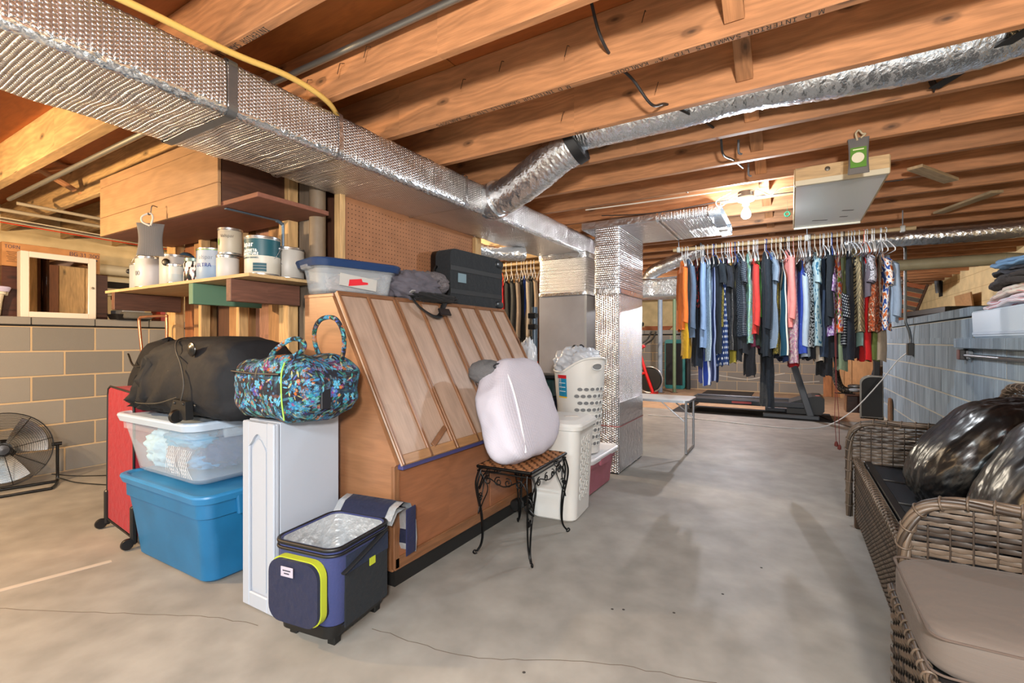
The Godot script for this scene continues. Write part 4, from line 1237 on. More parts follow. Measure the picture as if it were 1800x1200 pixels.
func build_cabinet_area() -> void:
	var pine := wood("pine_pale", Color(0.88, 0.72, 0.50))
	var oak := wood("board_tan", Color(0.72, 0.53, 0.34))
	var rust := wood("board_rust", Color(0.62, 0.39, 0.24))
	var pink := wood("board_pink", Color(0.66, 0.47, 0.38))
	var grayb := wood("board_grey", Color(0.46, 0.41, 0.36))
	var umber := wood("board_umber", Color(0.36, 0.22, 0.15))
	# partition of rough upright boards across the left, and the pegboard side
	var w := setting("wall_partition")
	for b in [[-3.845, -3.722, 1.66, pine], [-3.722, -3.514, 1.72, rust], [-3.514, -3.332, 1.68, oak], [-3.332, -3.297, 1.62, pine], [-3.297, -3.12, 1.72, umber], [-3.12, -2.899, 1.70, oak], [-2.899, -2.862, 1.62, pine], [-2.862, -2.698, 1.72, pink], [-2.698, -2.444, 1.70, oak], [-2.444, -2.352, 1.60, pine], [-2.352, -2.225, 1.66, grayb]]:
		var m := mb(); m.uvo = Vector2(rng.randf() * 2.0, rng.randf())
		m.box(Vector3((b[0] + b[1]) * 0.5, JB * 0.5, -b[2] - 0.03), Vector3(b[1] - b[0] - 0.004, JB - 0.01, 0.06), 0.003)
		obj("board", m, b[3], w)
	obj("backing", bxm(Vector3(-3.0, JB * 0.5, -1.80), Vector3(1.70, JB - 0.02, 0.02), 0.0), umber, w)
	for k in 5:      # back of the side wall, seen in the mirror
		var mm := bxm(Vector3(-2.165, JB * 0.5, -1.95 - k * 0.27), Vector3(0.03, JB - 0.02, 0.265), 0.003, Basis.IDENTITY, Vector2(rng.randf(), rng.randf()))
		obj("board", mm, [wood("board_brown", Color(0.56, 0.34, 0.20)), wood("board_brown", Color(0.56, 0.34, 0.20)), pine, pine, pine][k], w)
	var peg := tri(mat("pegboard", Color(0.62, 0.43, 0.30), 0.75), "blotch", 0.9)
	obj("pegboard", bxm(Vector3(-2.112, 1.445, -2.38), Vector3(0.006, 0.89, 1.27), 0.0), peg, w)
	var holes := mb()
	for r in 33:
		for c in 49:
			holes.lathe([Vector2(0.0034, 0.0), Vector2(0.0, 0.0)], 6, Transform3D(Basis(Vector3(0, 0, 1), -PI / 2), Vector3(-2.1088, 1.03 + r * 0.0254, -1.77 - c * 0.0254)))
	stuff(obj("peg_hole", holes, plain(Color(0.16, 0.09, 0.06), 0.95), w))
	for d in [1.735, 3.0]:
		obj("edge_trim", bxm(Vector3(-2.105, 0.945, -d), Vector3(0.05, 1.87, 0.035), 0.003), pine, w)
	for k in 2: obj("timber_stamp", bxm(Vector3(-2.57, 1.05 - k * 0.03, -1.6995), Vector3(0.05, 0.012, 0.001), 0.0), plain(Color(0.40, 0.28, 0.18), 0.9), w)
	var t := thing("vent_stack", "grey upright pipe beside the pegboard behind the shelf end", "pipe", Vector3(-2.185, 0, -1.655))
	var m := mb(); m.tube(PackedVector3Array([Vector3(0, 0.0, 0), Vector3(0, JB - 0.002, 0)]), 0.042, 24)
	obj("pipe", m, tri(mat("old_pipe", Color(0.47, 0.41, 0.34), 0.6), "blotch", 2.0), t)
	# ---- paint shelf
	t = thing("plank_shelf", "pale plank shelf carrying the paint cans on three wooden arms", "shelf", Vector3(-2.95, 1.27, -1.45))
	obj("plank", bxm(Vector3(0, 0.122, -0.005), Vector3(1.57, 0.016, 0.37), 0.001), wood("chipboard", Color(0.78, 0.66, 0.48), "ply"), t)
	for q in [[-3.605, wood("paint_brown", Color(0.42, 0.27, 0.20)), 0.105], [-2.675, plain(Color(0.33, 0.46, 0.37), 0.7), 0.108], [-2.325, wood("paint_redbrown", Color(0.48, 0.32, 0.26)), 0.108]]:
		obj("arm", bxm(Vector3(q[0] + 2.95, 0.112 - q[2] * 0.5, 0.0), Vector3(0.042, q[2], 0.37), 0.002), q[1], t)
	# ---- cabinet box and upper shelf
	t = thing("wall_box", "plywood fronted overhead box hanging above the paint cans", "cabinet", Vector3(-3.07, 1.74, -1.45))
	var plyp := wood("ply_front", Color(0.68, 0.53, 0.38), "ply")
	for q in [[0.057, 0.112], [0.208, 0.186], [0.331, 0.056]]:
		obj("front_plank", bxm(Vector3(0, q[0], 0.192), Vector3(1.36, q[1], 0.016), 0.002, Basis.IDENTITY, Vector2(rng.randf(), rng.randf())), plyp, t)
	obj("end_panel", bxm(Vector3(0.672, 0.18, -0.02), Vector3(0.016, 0.34, 0.40), 0.001), umber, t)
	obj("end_panel", bxm(Vector3(-0.672, 0.18, -0.02), Vector3(0.016, 0.34, 0.40), 0.001), umber, t)
	obj("bottom_shelf", bxm(Vector3(0.15, 0.012, -0.01), Vector3(1.66, 0.022, 0.385), 0.002), wood("shelf_brown", Color(0.50, 0.31, 0.24), "ply"), t)
	t = thing("shelf_bracket", "blue grey steel bracket under the brown overhead shelf", "bracket", Vector3(-2.40, 1.40, -1.60))
	m = mb()
	m.bar(Vector3(0, 0.335, 0.31), Vector3(0, 0.335, 0.03), 0.022, 0.006)
	m.tube(curve([Vector3(0, 0.335, 0.04), Vector3(0, 0.325, 0.012), Vector3(0, 0.29, 0.0), Vector3(0, 0.02, 0.0)], 6), 0.010, 8)
	obj("arm", m, plain(Color(0.36, 0.44, 0.52), 0.4, 0.5), t)
	# ---- grey charcoal bag on a hook at the box front
	t = thing("hanging_bag", "small grey woven bag hanging from a hook on the overhead box", "bag", Vector3(-2.93, 1.535, -1.19), 50.0)
	var lin := mat("grey_linen", Color(0.46, 0.45, 0.45), 0.95)
	lin.albedo_texture = T.weave
	lin.uv1_scale = Vector3(8, 8, 1)
	m = mb()
	m.grid(20, 24, func(u: float, v: float):
		var a := u * TAU
		var hw := 0.064 - 0.010 * sin(v * PI)
		return Vector3(signf(cos(a)) * pow(absf(cos(a)), 0.7) * hw, v * 0.172, sin(a) * 0.016 * pow(maxf(0.0, sin(PI * (0.02 + 0.96 * v))), 0.5)), true, false, true, 1.0, 1.0)
	obj("pouch", m, lin, t)
	m = mb(); m.tube(curve([Vector3(0, 0.158, 0.010), Vector3(-0.032, 0.175, 0.012), Vector3(-0.034, 0.205, 0.008), Vector3(0.0, 0.225, 0.002), Vector3(0.012, 0.2, 0.006), Vector3(0.004, 0.158, 0.012)], 6), 0.005, 6)
	obj("cord", m, plain(Color(0.80, 0.78, 0.74), 0.8), t)
	m = mb(); m.tube(curve([Vector3(0.005, 0.265, -0.03), Vector3(0.005, 0.265, -0.005), Vector3(0.0, 0.225, 0.0), Vector3(0.0, 0.216, 0.008), Vector3(0.006, 0.225, 0.014)], 6), 0.0025, 6)
	tag(obj("hook", m, plain(Color(0.4, 0.4, 0.4), 0.3, 0.9)), "small steel hook screwed into the overhead box front", "hook")
	var hk: Node3D = get_node("hook"); hk.position = t.position
	# ---- paint cans
	var y := 1.4005
	var gl := Vector2(0.0825, 0.195)
	t = can(Vector3(-2.275, y, -1.405), gl.x, gl.y, Color(0.72, 0.71, 0.67), "teal and white gallon can at the right end of the plank shelf", Color(0.74, 0.74, 0.75), Color(0.02, 0.28, 0.33), 34, true)
	var wm := plain(Color(0.93, 0.93, 0.91), 0.6)
	var tealm := plain(Color(0.03, 0.27, 0.33), 0.6)
	var rr := gl.x - 0.001
	for q in [["lspar", 0.030, 0.150, wm, -0.55], ["CABINET&", 0.0185, 0.121, wm, -0.42], ["FURNITURE", 0.0185, 0.105, wm, -0.42], ["OIL-BASED ENAMEL", 0.011, 0.086, tealm, -0.42]]:
		words(q[0], q[1], q[3], t, Transform3D(Basis(Vector3.UP, q[4]), Vector3(0, q[2], 0)), rr, "lettering", "Droid Sans", true)
	for k in 3:
		m = mb()
		m.grid(8, 1, func(u: float, v: float):
			var a := -0.12 + u * 0.75
			return Vector3(sin(a) * (rr + 0.0004), 0.02 + k * 0.014 + v * 0.0125, cos(a) * (rr + 0.0004)))
		obj("label_panel", m, tealm, t)
	t = can(Vector3(-2.533, y, -1.375), 0.054, 0.125, Color(0.74, 0.73, 0.72), "silver quart can under the topmost quart can on the plank shelf", Color(0.74, 0.74, 0.75), Color(0, 0, 0, 0), 10, false)
	t = can(Vector3(-2.528, y + 0.126, -1.385), 0.058, 0.14, Color(0.66, 0.63, 0.57), "grey quart can stacked on top of the silver quart can", Color(0.74, 0.74, 0.75), Color(0, 0, 0, 0), 24, false)
	words("Valspar", 0.020, plain(Color(0.3, 0.28, 0.26), 0.6), t, Transform3D(Basis(Vector3.UP, 0.35), Vector3(0, 0.095, 0)), 0.0575)
	m = mb()
	m.grid(6, 6, func(u: float, v: float):
		var a := -0.45 + (u - 0.5) * 0.25 * sin(PI * v)
		return Vector3(sin(a) * 0.0578, 0.045 + v * 0.04, cos(a) * 0.0578))
	obj("printed_leaf", m, plain(Color(0.30, 0.55, 0.12), 0.6), t)
	t = can(Vector3(-2.80, y, -1.44), gl.x, 0.195, Color(0.50, 0.60, 0.72), "blue grey gallon can lettered ULTRA left of the stacked quart cans", Color(0.80, 0.81, 0.82), Color(0.60, 0.65, 0.72), 26, false)
	words("alspar", 0.028, plain(Color(0.42, 0.46, 0.52), 0.6), t, Transform3D(Basis(Vector3.UP, 0.15), Vector3(0, 0.140, 0)), 0.0815)
	words("ULTRA", 0.028, plain(Color(0.16, 0.25, 0.52), 0.6), t, Transform3D(Basis(Vector3.UP, 0.0), Vector3(0, 0.098, 0)), 0.0815, "lettering", "Droid Sans", true)
	m = mb(); m.lathe([Vector2(0.0815, 0.182), Vector2(0.0822, 0.182), Vector2(0.0822, 0.190), Vector2(0.0815, 0.190)], 40)
	obj("green_rim", m, plain(Color(0.45, 0.66, 0.15), 0.5), t)
	t = can(Vector3(-3.70, y, -1.47), gl.x, 0.19, Color(0.58, 0.62, 0.65), "pale gallon can with a raised wire bail at the left end of the plank shelf", Color(0.8, 0.8, 0.8), Color(0, 0, 0, 0), 30, false)
	m = mb(); m.tube(curve([Vector3(-0.084, 0.14, 0), Vector3(-0.08, 0.20, 0.01), Vector3(-0.04, 0.25, 0.015), Vector3(0.02, 0.262, 0.015), Vector3(0.08, 0.24, 0.01)], 8), 0.002, 6)
	obj("bail", m, plain(Color(0.75, 0.76, 0.78), 0.3, 0.8), t)
	m = mb(); m.sphere(Vector3(-0.078, 0.14, 0.035), 0.016, 12, 8)
	obj("bail_ear", m, plain(Color(0.1, 0.1, 0.11), 0.4), t)
	t = can(Vector3(-3.40, y, -1.385), gl.x, 0.195, Color(0.68, 0.68, 0.70), "white gallon can lettered 00 behind the hanging grey bag", Color(0.8, 0.8, 0.8), Color(0, 0, 0, 0), 40, false)
	words("00", 0.034, plain(Color(0.2, 0.22, 0.3), 0.6), t, Transform3D(Basis(Vector3.UP, -0.5), Vector3(0, 0.09, 0)), 0.0818)
	t = can(Vector3(-3.20, y, -1.43), gl.x, 0.195, Color(0.66, 0.66, 0.67), "white gallon can with a black bail ear between two small jars and the grey bag", Color(0.8, 0.8, 0.8), Color(0, 0, 0, 0), 30, false)
	m = mb(); m.lathe([Vector2(0, 0.006), Vector2(0.012, 0.006), Vector2(0.02, 0.002), Vector2(0.022, 0)], 20, Transform3D(Basis(Vector3.UP, 0.1) * Basis(Vector3(1, 0, 0), PI / 2), Vector3(0.0, 0.145, 0.082)))
	obj("bail_ear", m, plain(Color(0.06, 0.06, 0.07), 0.4), t)
	can(Vector3(-3.005, y, -1.345), 0.044, 0.115, Color(0.62, 0.66, 0.68), "small silver half pint can in front of the white gallon can", Color(0.5, 0.52, 0.53), Color(0.70, 0.71, 0.70), 0, false)
	t = thing("jar", "glass jar with dried paint streaks beside the ULTRA can", "jar", Vector3(-2.925, y, -1.40))
	m = mb(); m.lathe([Vector2(0, 0), Vector2(0.046, 0), Vector2(0.05, 0.006), Vector2(0.05, 0.115), Vector2(0.044, 0.128), Vector2(0.042, 0.13), Vector2(0, 0.13)], 28)
	var jm := mat("jar_paint", Color(1, 1, 1), 0.25)
	var n3 := fnl(77, 0.05, 3)
	jm.albedo_texture = paint(128, 64, func(x: int, yy: int):
		var k := n3.get_noise_2d(x * 1.6, yy * 0.35)
		return Color(0.08, 0.10, 0.10) if k > 0.12 else (Color(0.55, 0.12, 0.10) if k > 0.06 else Color(0.86, 0.86, 0.83)))
	jm.uv1_scale = Vector3(1, 7, 1)
	obj("glass", m, jm, t)
	m = mb(); m.lathe([Vector2(0, 0.15), Vector2(0.044, 0.15), Vector2(0.047, 0.147), Vector2(0.047, 0.132), Vector2(0.044, 0.13)], 28)
	obj("lid", m, plain(Color(0.45, 0.52, 0.50), 0.35, 0.5), t)
	can(Vector3(-2.30, y, -1.56), gl.x, 0.17, Color(0.66, 0.65, 0.63), "white gallon can half hidden behind the teal can", Color(0.7, 0.7, 0.7), Color(0, 0, 0, 0), 100, true)
	t = thing("drill", "blue cordless tool lying behind the white gallon cans", "tool", Vector3(-3.42, y, -1.58))
	m = mb(); m.tube(curve([Vector3(-0.10, 0.20, 0), Vector3(0.0, 0.225, 0), Vector3(0.09, 0.215, 0)], 6), [0.02, 0.02, 0.026, 0.03, 0.033, 0.035, 0.037, 0.037, 0.036, 0.034, 0.03, 0.025, 0.02], 12)
	obj("motor", m, plain(Color(0.10, 0.22, 0.34), 0.5), t)
	m = mb(); m.tube(PackedVector3Array([Vector3(0.04, 0.21, 0), Vector3(0.06, 0.10, 0), Vector3(0.07, 0.0, 0)]), 0.024, 10)
	obj("grip", m, plain(Color(0.07, 0.08, 0.09), 0.6), t)
	# ---- slant-top wooden cabinet
	var maple := wood("cab_side", Color(0.62, 0.44, 0.31), "ply", 0.4)
	var front := wood("cab_front", Color(0.57, 0.37, 0.25), "ply", 0.38)
	var lidm := wood("cab_lid", Color(0.70, 0.60, 0.53), "ply", 0.5)
	var mold := wood("cab_mold", Color(0.58, 0.40, 0.27), "wood", 0.4)
	t = thing("slant_cabinet", "long wooden cabinet with a slanted panelled lid under the pegboard", "cabinet", Vector3(-1.78, 0, -2.28))
	var o := t.position
	var prof := PackedVector2Array([Vector2(-2.09, 0.075), Vector2(-1.495, 0.075), Vector2(-1.495, 0.52), Vector2(-1.47, 0.545), Vector2(-1.885, 1.295), Vector2(-2.09, 1.295)])
	for d in [1.51, 3.03]:
		m = mb()
		m.prism(prof, 0.02, Transform3D(Basis.IDENTITY, Vector3(0, 0, -d - 0.02) - o))
		obj("end_panel", m, maple, t)
	obj("top_board", bxm(Vector3(-1.987, 1.303, -2.28) - o, Vector3(0.215, 0.018, 1.545), 0.003), maple, t)
	obj("back_board", bxm(Vector3(-2.08, 0.68, -2.28) - o, Vector3(0.015, 1.2, 1.50), 0.0), maple, t)
	for q in [[1.53, 2.275], [2.285, 3.03]]:
		obj("front_panel", bxm(Vector3(-1.50, 0.31, -(q[0] + q[1]) * 0.5) - o, Vector3(0.018, 0.43, q[1] - q[0]), 0.002), front, t)
	obj("bottom_rail", bxm(Vector3(-1.492, 0.105, -2.28) - o, Vector3(0.02, 0.055, 1.53), 0.004), mold, t)
	obj("stile", bxm(Vector3(-1.492, 0.31, -1.525) - o, Vector3(0.02, 0.45, 0.035), 0.003), mold, t)
	obj("kick_board", bxm(Vector3(-1.53, 0.037, -2.28) - o, Vector3(0.06, 0.074, 1.50), 0.0), plain(Color(0.035, 0.032, 0.03), 0.8), t)
	m = mb(); m.lathe([Vector2(0, 0.004), Vector2(0.008, 0.004), Vector2(0.009, 0), Vector2(0, 0)], 14, Transform3D(Basis(Vector3(0, 0, 1), -PI / 2), Vector3(-1.481, 0.36, -1.555) - o))
	obj("lock", m, plain(Color(0.55, 0.5, 0.4), 0.3, 0.9), t)
	var sb := Basis(Vector3(0, 0, -1), Vector3(-0.4843, 0.8749, 0), Vector3(0.8749, 0.4843, 0))
	var so := Vector3(-1.665, 0.925, 0)   # middle of the slope
	for k in 4:
		var d0 := 1.515 + k * 0.3835
		var lidn := obj("lid_board", bxm(so + Vector3(0, 0, -d0 - 0.19) + sb.z * 0.006 - o, Vector3(0.379, 0.885, 0.010), 0.002, sb, Vector2(rng.randf(), rng.randf())), lidm, t)
		for q in [[0.0, 0.016], [0.1895, 0.020], [0.379, 0.016]]:
			var mm := mb(); mm.uvo = Vector2(rng.randf(), rng.randf())
			var off: float = clampf(q[0], 0.008, 0.371)
			mm.box(so + Vector3(0, 0, -d0 - off) + sb.z * 0.017 - o, Vector3(q[1], 0.885, 0.014), 0.003, sb)
			obj("molding", mm, mold, lidn)
		for s in [-1, 1]:
			obj("molding", bxm(so + Vector3(0, 0, -d0 - 0.19) + sb.z * 0.017 + sb.y * (s * 0.432 + (0.012 if s < 0 else 0.0)) - o, Vector3(0.379, 0.022 if s > 0 else 0.045, 0.014), 0.003, sb), mold if s > 0 else wood("cab_mold_pale", Color(0.70, 0.52, 0.35), "wood", 0.4), lidn)
	obj("loose_molding", bxm(so + Vector3(0, 0, -1.80) + sb.z * 0.022 + sb.y * -0.36 - o, Vector3(0.15, 0.026, 0.012), 0.002, sb * Basis(Vector3(0, 0, 1), deg_to_rad(28))), mold, t)
	obj("blue_strip", bxm(Vector3(-1.468, 0.532, -2.28) - o, Vector3(0.03, 0.026, 1.50), 0.002), plain(Color(0.24, 0.24, 0.42), 0.5), t)
	# ---- things on the slant cabinet
	t = tote("storage_bin", "shallow clear bin with a blue lid on the slant-top cabinet", Vector3(-1.985, 1.313, -1.70), 76, 0.44, 0.245, 0.17, frosted("frost_clear", Color(0.84, 0.87, 0.90), 0.22), plain(Color(0.10, 0.20, 0.36), 0.4), 0.05)
	m = crumple(Vector3(-2.0, 1.375, -1.72), Vector3(0.09, 0.05, 0.13), 91, 0.3)
	tag(obj("cloth_bundle", m, cloth(Color(0.50, 0.46, 0.45))), "grey brown clutter inside the shallow clear bin", "clutter")
	t = thing("flyer", "white card printed with a red truck inside the shallow clear bin", "card", Vector3(-1.880, 1.35, -1.665), 76)
	obj("card", bxm(Vector3(0, 0.028, 0), Vector3(0.20, 0.06, 0.003), 0.0, Basis(Vector3(0, 0, 1), -0.10)), plain(Color(0.66, 0.66, 0.65), 0.6), t)
	m = mb()
	m.prism(PackedVector2Array([Vector2(-0.055, 0.005), Vector2(0.05, 0.02), Vector2(0.05, 0.03), Vector2(0.02, 0.032), Vector2(0.015, 0.047), Vector2(-0.05, 0.038)]), 0.001, Transform3D(Basis.IDENTITY, Vector3(0, 0, 0.002)))
	obj("printed_truck", m, plain(Color(0.75, 0.08, 0.15), 0.6), t)
	t = thing("backpack", "slumped grey backpack with dangling black straps beside the dark suitcase", "backpack", Vector3(-1.93, 1.313, -2.13))
	m = crumple(Vector3(0.0, 0.085, 0.03), Vector3(0.12, 0.09, 0.19), 93, 0.34, 2.4)
	obj("body", m, cloth(Color(0.34, 0.33, 0.37)), t)
	var heather := mat("heather", Color(0.52, 0.50, 0.52), 0.95)
	heather.albedo_texture = grey(128, 128, func(x: int, yy: int): return 0.55 + 0.45 * float((x * 7 + yy * 13 + (x * yy) % 11) % 9 < 4))
	heather.uv1_scale = Vector3(3, 2, 1)
	m = crumple(Vector3(-0.02, 0.125, -0.16), Vector3(0.11, 0.075, 0.12), 94, 0.2, 2.3)
	obj("top_pocket", m, heather, t)
	m = crumple(Vector3(0.055, 0.028, -0.08), Vector3(0.09, 0.028, 0.20), 95, 0.2, 3.0)
	obj("base", m, cloth(Color(0.05, 0.05, 0.06)), t)
	var strap := plain(Color(0.04, 0.04, 0.045), 0.7)
	var sp := curve([Vector3(0.07, 0.04, 0.12), Vector3(0.12, -0.03, 0.10), Vector3(0.155, -0.08, 0.03), Vector3(0.15, -0.085, -0.05), Vector3(0.11, -0.03, -0.13), Vector3(0.10, 0.03, -0.18)], 8)
	m = mb(); m.tube(sp, 0.016, 8, true, 1.0, 0.25)
	obj("strap", m, strap, t)
	obj("buckle", bxm(Vector3(0.158, -0.058, -0.09), Vector3(0.045, 0.012, 0.10), 0.003, sb * Basis(Vector3(1, 0, 0), PI / 2) * Basis(Vector3(0, 1, 0), PI / 2)), plain(Color(0.06, 0.06, 0.07), 0.35), t)
	obj("buckle", bxm(Vector3(0.10, 0.045, 0.13), Vector3(0.03, 0.008, 0.035), 0.002, sb), plain(Color(0.75, 0.75, 0.76), 0.35, 0.6), t)
	t = thing("suitcase", "charcoal fabric suitcase standing on the slant-top cabinet against the pegboard", "suitcase", Vector3(-1.985, 1.315, -2.78), -3)
	var char_ := cloth(Color(0.115, 0.135, 0.155), "charcoal")
	m = mb()
	var rp := rrect(0.60, 0.385, 0.05, 6)
	for i in rp.size(): rp[i] += Vector2(0, 0.1925)
	m.prism(rp, 0.13, Transform3D(Basis(Vector3(0, 0, -1), Vector3.UP, Vector3(1, 0, 0)), Vector3(-0.06, 0, 0)), true)
	obj("body", m, char_, t)
	m = mb()
	m.prism(rp, 0.045, Transform3D(Basis(Vector3(0, 0, -1), Vector3.UP, Vector3(1, 0, 0)), Vector3(-0.105, 0, 0)), true)
	obj("shell_back", m, plain(Color(0.035, 0.035, 0.04), 0.25), t)
	for yy in [0.255, 0.10]:
		obj("band", bxm(Vector3(0.071, yy, 0), Vector3(0.004, 0.034, 0.598), 0.001), plain(Color(0.06, 0.07, 0.085), 0.6), t)
	obj("label_window", bxm(Vector3(0.072, 0.195, 0.18), Vector3(0.005, 0.062, 0.085), 0.001), plain(Color(0.45, 0.55, 0.60), 0.15), t)
	for s in [0.345, 0.04]:
		m = mb(); m.blob(Vector3(0.055, s, -0.262), Vector3(0.028, 0.03, 0.055), 3.0, 20, 12)
		obj("corner_guard", m, plain(Color(0.12, 0.14, 0.16), 0.3), t)
	m = mb(); m.tube(curve([Vector3(-0.05, 0.12, 0.30), Vector3(-0.05, 0.15, 0.325), Vector3(-0.05, 0.24, 0.325), Vector3(-0.05, 0.27, 0.30)], 6), 0.010, 8)
	obj("handle", m, plain(Color(0.03, 0.03, 0.03), 0.3), t)
	# ---- white wall cabinet standing on the floor
	var paintw := plain(Color(0.60, 0.63, 0.68), 0.45)
	t = thing("kitchen_cabinet", "narrow white kitchen wall cabinet with an arched door standing on the floor", "cabinet", Vector3(-1.842, 0, -1.275))
	obj("body", bxm(Vector3(0, 0.38, -0.01), Vector3(0.21, 0.76, 0.28), 0.002), paintw, t)
	var door := obj("door", bxm(Vector3(0, 0.38, 0.141), Vector3(0.212, 0.752, 0.012), 0.002), paintw, t)
	for s in [-1, 1]:
		obj("stile", bxm(Vector3(s * 0.083, 0.38, 0.152), Vector3(0.046, 0.752, 0.014), 0.004), paintw, door)
	obj("rail", bxm(Vector3(0, 0.034, 0.152), Vector3(0.122, 0.06, 0.014), 0.004), paintw, door)
	var arch := PackedVector2Array([Vector2(-0.061, 0.755), Vector2(-0.061, 0.655)])
	for k in 11: arch.append(Vector2(-0.042 + 0.084 * k / 10.0, 0.672 + 0.036 * sin(PI * k / 10.0)))
	arch.append_array(PackedVector2Array([Vector2(0.061, 0.655), Vector2(0.061, 0.755)]))
	m = mb(); m.prism(arch, 0.014, Transform3D(Basis.IDENTITY, Vector3(0, 0, 0.145)))
	obj("arched_rail", m, paintw, door)
	var inner := PackedVector2Array([Vector2(-0.046, 0.08), Vector2(0.046, 0.08), Vector2(0.046, 0.64)])
	for k in 9: inner.append(Vector2(0.036 - 0.072 * k / 8.0, 0.656 + 0.03 * sin(PI * k / 8.0)))
	inner.append(Vector2(-0.046, 0.64))
	m = mb(); m.prism(inner, 0.007, Transform3D(Basis.IDENTITY, Vector3(0, 0, 0.146)))
	obj("raised_panel", m, paintw, door)
	# ---- floral bag
	var fm := mat("floral", Color(1, 1, 1), 0.85)
	fm.albedo_texture = floral_texture()
	fm.uv1_triplanar = true
	fm.uv1_scale = Vector3.ONE * 2.3
	fm.normal_enabled = true
	fm.normal_texture = T.cloth
	fm.normal_scale = 0.8
	t = thing("floral_bag", "quilted floral print weekend bag sitting on the white kitchen cabinet", "bag", Vector3(-1.755, 0.765, -1.23))
	var nz := fnl(101, 2.5, 3)
	m = mb()
	m.blob(Vector3(0, 0.135, 0), Vector3(0.262, 0.140, 0.155), 3.6, 64, 40, func(p: Vector3, d: Vector3):
		var k := nz.get_noise_3d(p.x * 2.2, p.y * 2.2, p.z * 2.2)
		p.y += -0.035 * pow(absf(d.x), 4.0) * smoothstep(-0.2, 0.6, d.y) + 0.045 * pow(maxf(d.x, 0.0), 3.0) * smoothstep(0.2, -0.6, d.y) + 0.012 * sin(p.x * 17.0) * smoothstep(0.2, 0.8, d.y)
		return p * (1.0 + 0.10 * k) + Vector3(0, -0.035 * smoothstep(0.3, 1.0, d.y) * (1.0 - absf(d.z)), 0))
	obj("body", m, fm, t)
	for s in [0, 1]:
		m = mb()
		if s == 0: m.tube(curve([Vector3(0.07, 0.20, -0.09), Vector3(0.03, 0.29, -0.07), Vector3(0.06, 0.36, -0.04), Vector3(0.13, 0.405, -0.02), Vector3(0.21, 0.405, -0.02), Vector3(0.245, 0.35, -0.03), Vector3(0.225, 0.28, -0.05), Vector3(0.16, 0.21, -0.08)], 10), 0.0092, 10)
		else: m.tube(curve([Vector3(-0.03, 0.21, 0.11), Vector3(0.0, 0.262, 0.11), Vector3(0.06, 0.30, 0.11), Vector3(0.12, 0.325, 0.10), Vector3(0.165, 0.315, 0.09), Vector3(0.165, 0.285, 0.09), Vector3(0.11, 0.245, 0.11), Vector3(0.08, 0.20, 0.12)], 10), 0.0092, 10)
		obj("handle", m, fm, t)
	m = mb(); m.tube(curve([Vector3(-0.25, 0.19, 0.11), Vector3(-0.20, 0.195, 0.150), Vector3(-0.05, 0.19, 0.157), Vector3(0.12, 0.192, 0.156)], 8), 0.005, 6)
	obj("pocket_zip", m, plain(Color(0.06, 0.07, 0.12), 0.5), t)
	m = mb(); m.tube(curve([Vector3(0.12, 0.235, 0.135), Vector3(0.135, 0.19, 0.158), Vector3(0.135, 0.10, 0.157), Vector3(0.125, 0.02, 0.14)], 8), 0.003, 6)
	obj("piping", m, plain(Color(0.55, 0.72, 0.30), 0.7), t)
	obj("end_strap", bxm(Vector3(0.256, 0.10, 0.06), Vector3(0.012, 0.075, 0.042), 0.003), plain(Color(0.035, 0.04, 0.08), 0.6), t)
	# ---- cooler
	t = thing("cooler_bag", "open blue wheeled cooler bag with lime trim in front of the slant cabinet", "cooler", Vector3(-1.515, 0.0, -1.225), 8)
	var navy := cloth(Color(0.055, 0.08, 0.19), "cooler_navy")
	var slate := cloth(Color(0.16, 0.19, 0.36), "cooler_slate")
	var deep := cloth(Color(0.015, 0.04, 0.07), "cooler_deep")
	var lime := plain(Color(0.62, 0.66, 0.16), 0.6)
	obj("body", loft([[0.065, 0.25, 0.28, 0.04], [0.075, 0.27, 0.30, 0.05], [0.20, 0.285, 0.315, 0.05], [0.355, 0.285, 0.315, 0.05], [0.36, 0.272, 0.302, 0.045], [0.355, 0.262, 0.292, 0.042]], false, 8), slate, t)
	var sl := tri(mat("cooler_foil", Color(0.80, 0.82, 0.84), 0.32, 0.55), "blotch", 2.0)
	sl.normal_enabled = true; sl.normal_texture = T.crinkle; sl.normal_scale = 0.7; sl.uv1_world_triplanar = true
	obj("liner", loft([[0.07, 0.22, 0.25, 0.04], [0.2, 0.25, 0.28, 0.04], [0.358, 0.268, 0.298, 0.045]], false, 8), sl, t)
	obj("liner_bottom", bxm(Vector3(0, 0.072, 0), Vector3(0.21, 0.004, 0.24), 0.0), sl, t)
	var rimp := PackedVector3Array()
	for p in rrect(0.288, 0.318, 0.052, 8): rimp.append(Vector3(p.x, 0.355, p.y))
	rimp.append(rimp[0])
	m = mb(); m.tube(rimp, 0.008, 8, false, 1.0, 1.0, true)
	obj("rim_piping", m, plain(Color(0.012, 0.014, 0.03), 0.5), t)
	var rim2 := PackedVector3Array()
	for p in rimp: rim2.append(Vector3(p.x * 1.01, 0.335, p.z * 1.01))
	m = mb(); m.tube(rim2, 0.006, 8, false, 1.0, 1.0, true)
	obj("zip", m, plain(Color(0.02, 0.02, 0.035), 0.5), t)
	var pk := rrect(0.245, 0.235, 0.055, 6)
	for q in [[0.0, 0.028, "pocket_gusset", plain(Color(0.02, 0.022, 0.035), 0.6), 1.0], [0.028, 0.026, "lime_trim", lime, 1.0], [0.054, 0.014, "front_pocket", navy, 0.965]]:
		m = mb()
		var pp := PackedVector2Array()
		for p in pk: pp.append(p * q[4] * 0.96 + Vector2(-0.005, 0.205))
		m.prism(pp, q[1], Transform3D(Basis.IDENTITY, Vector3(0, 0, 0.130 + q[0])), true)
		obj(q[2], m, q[3], t)
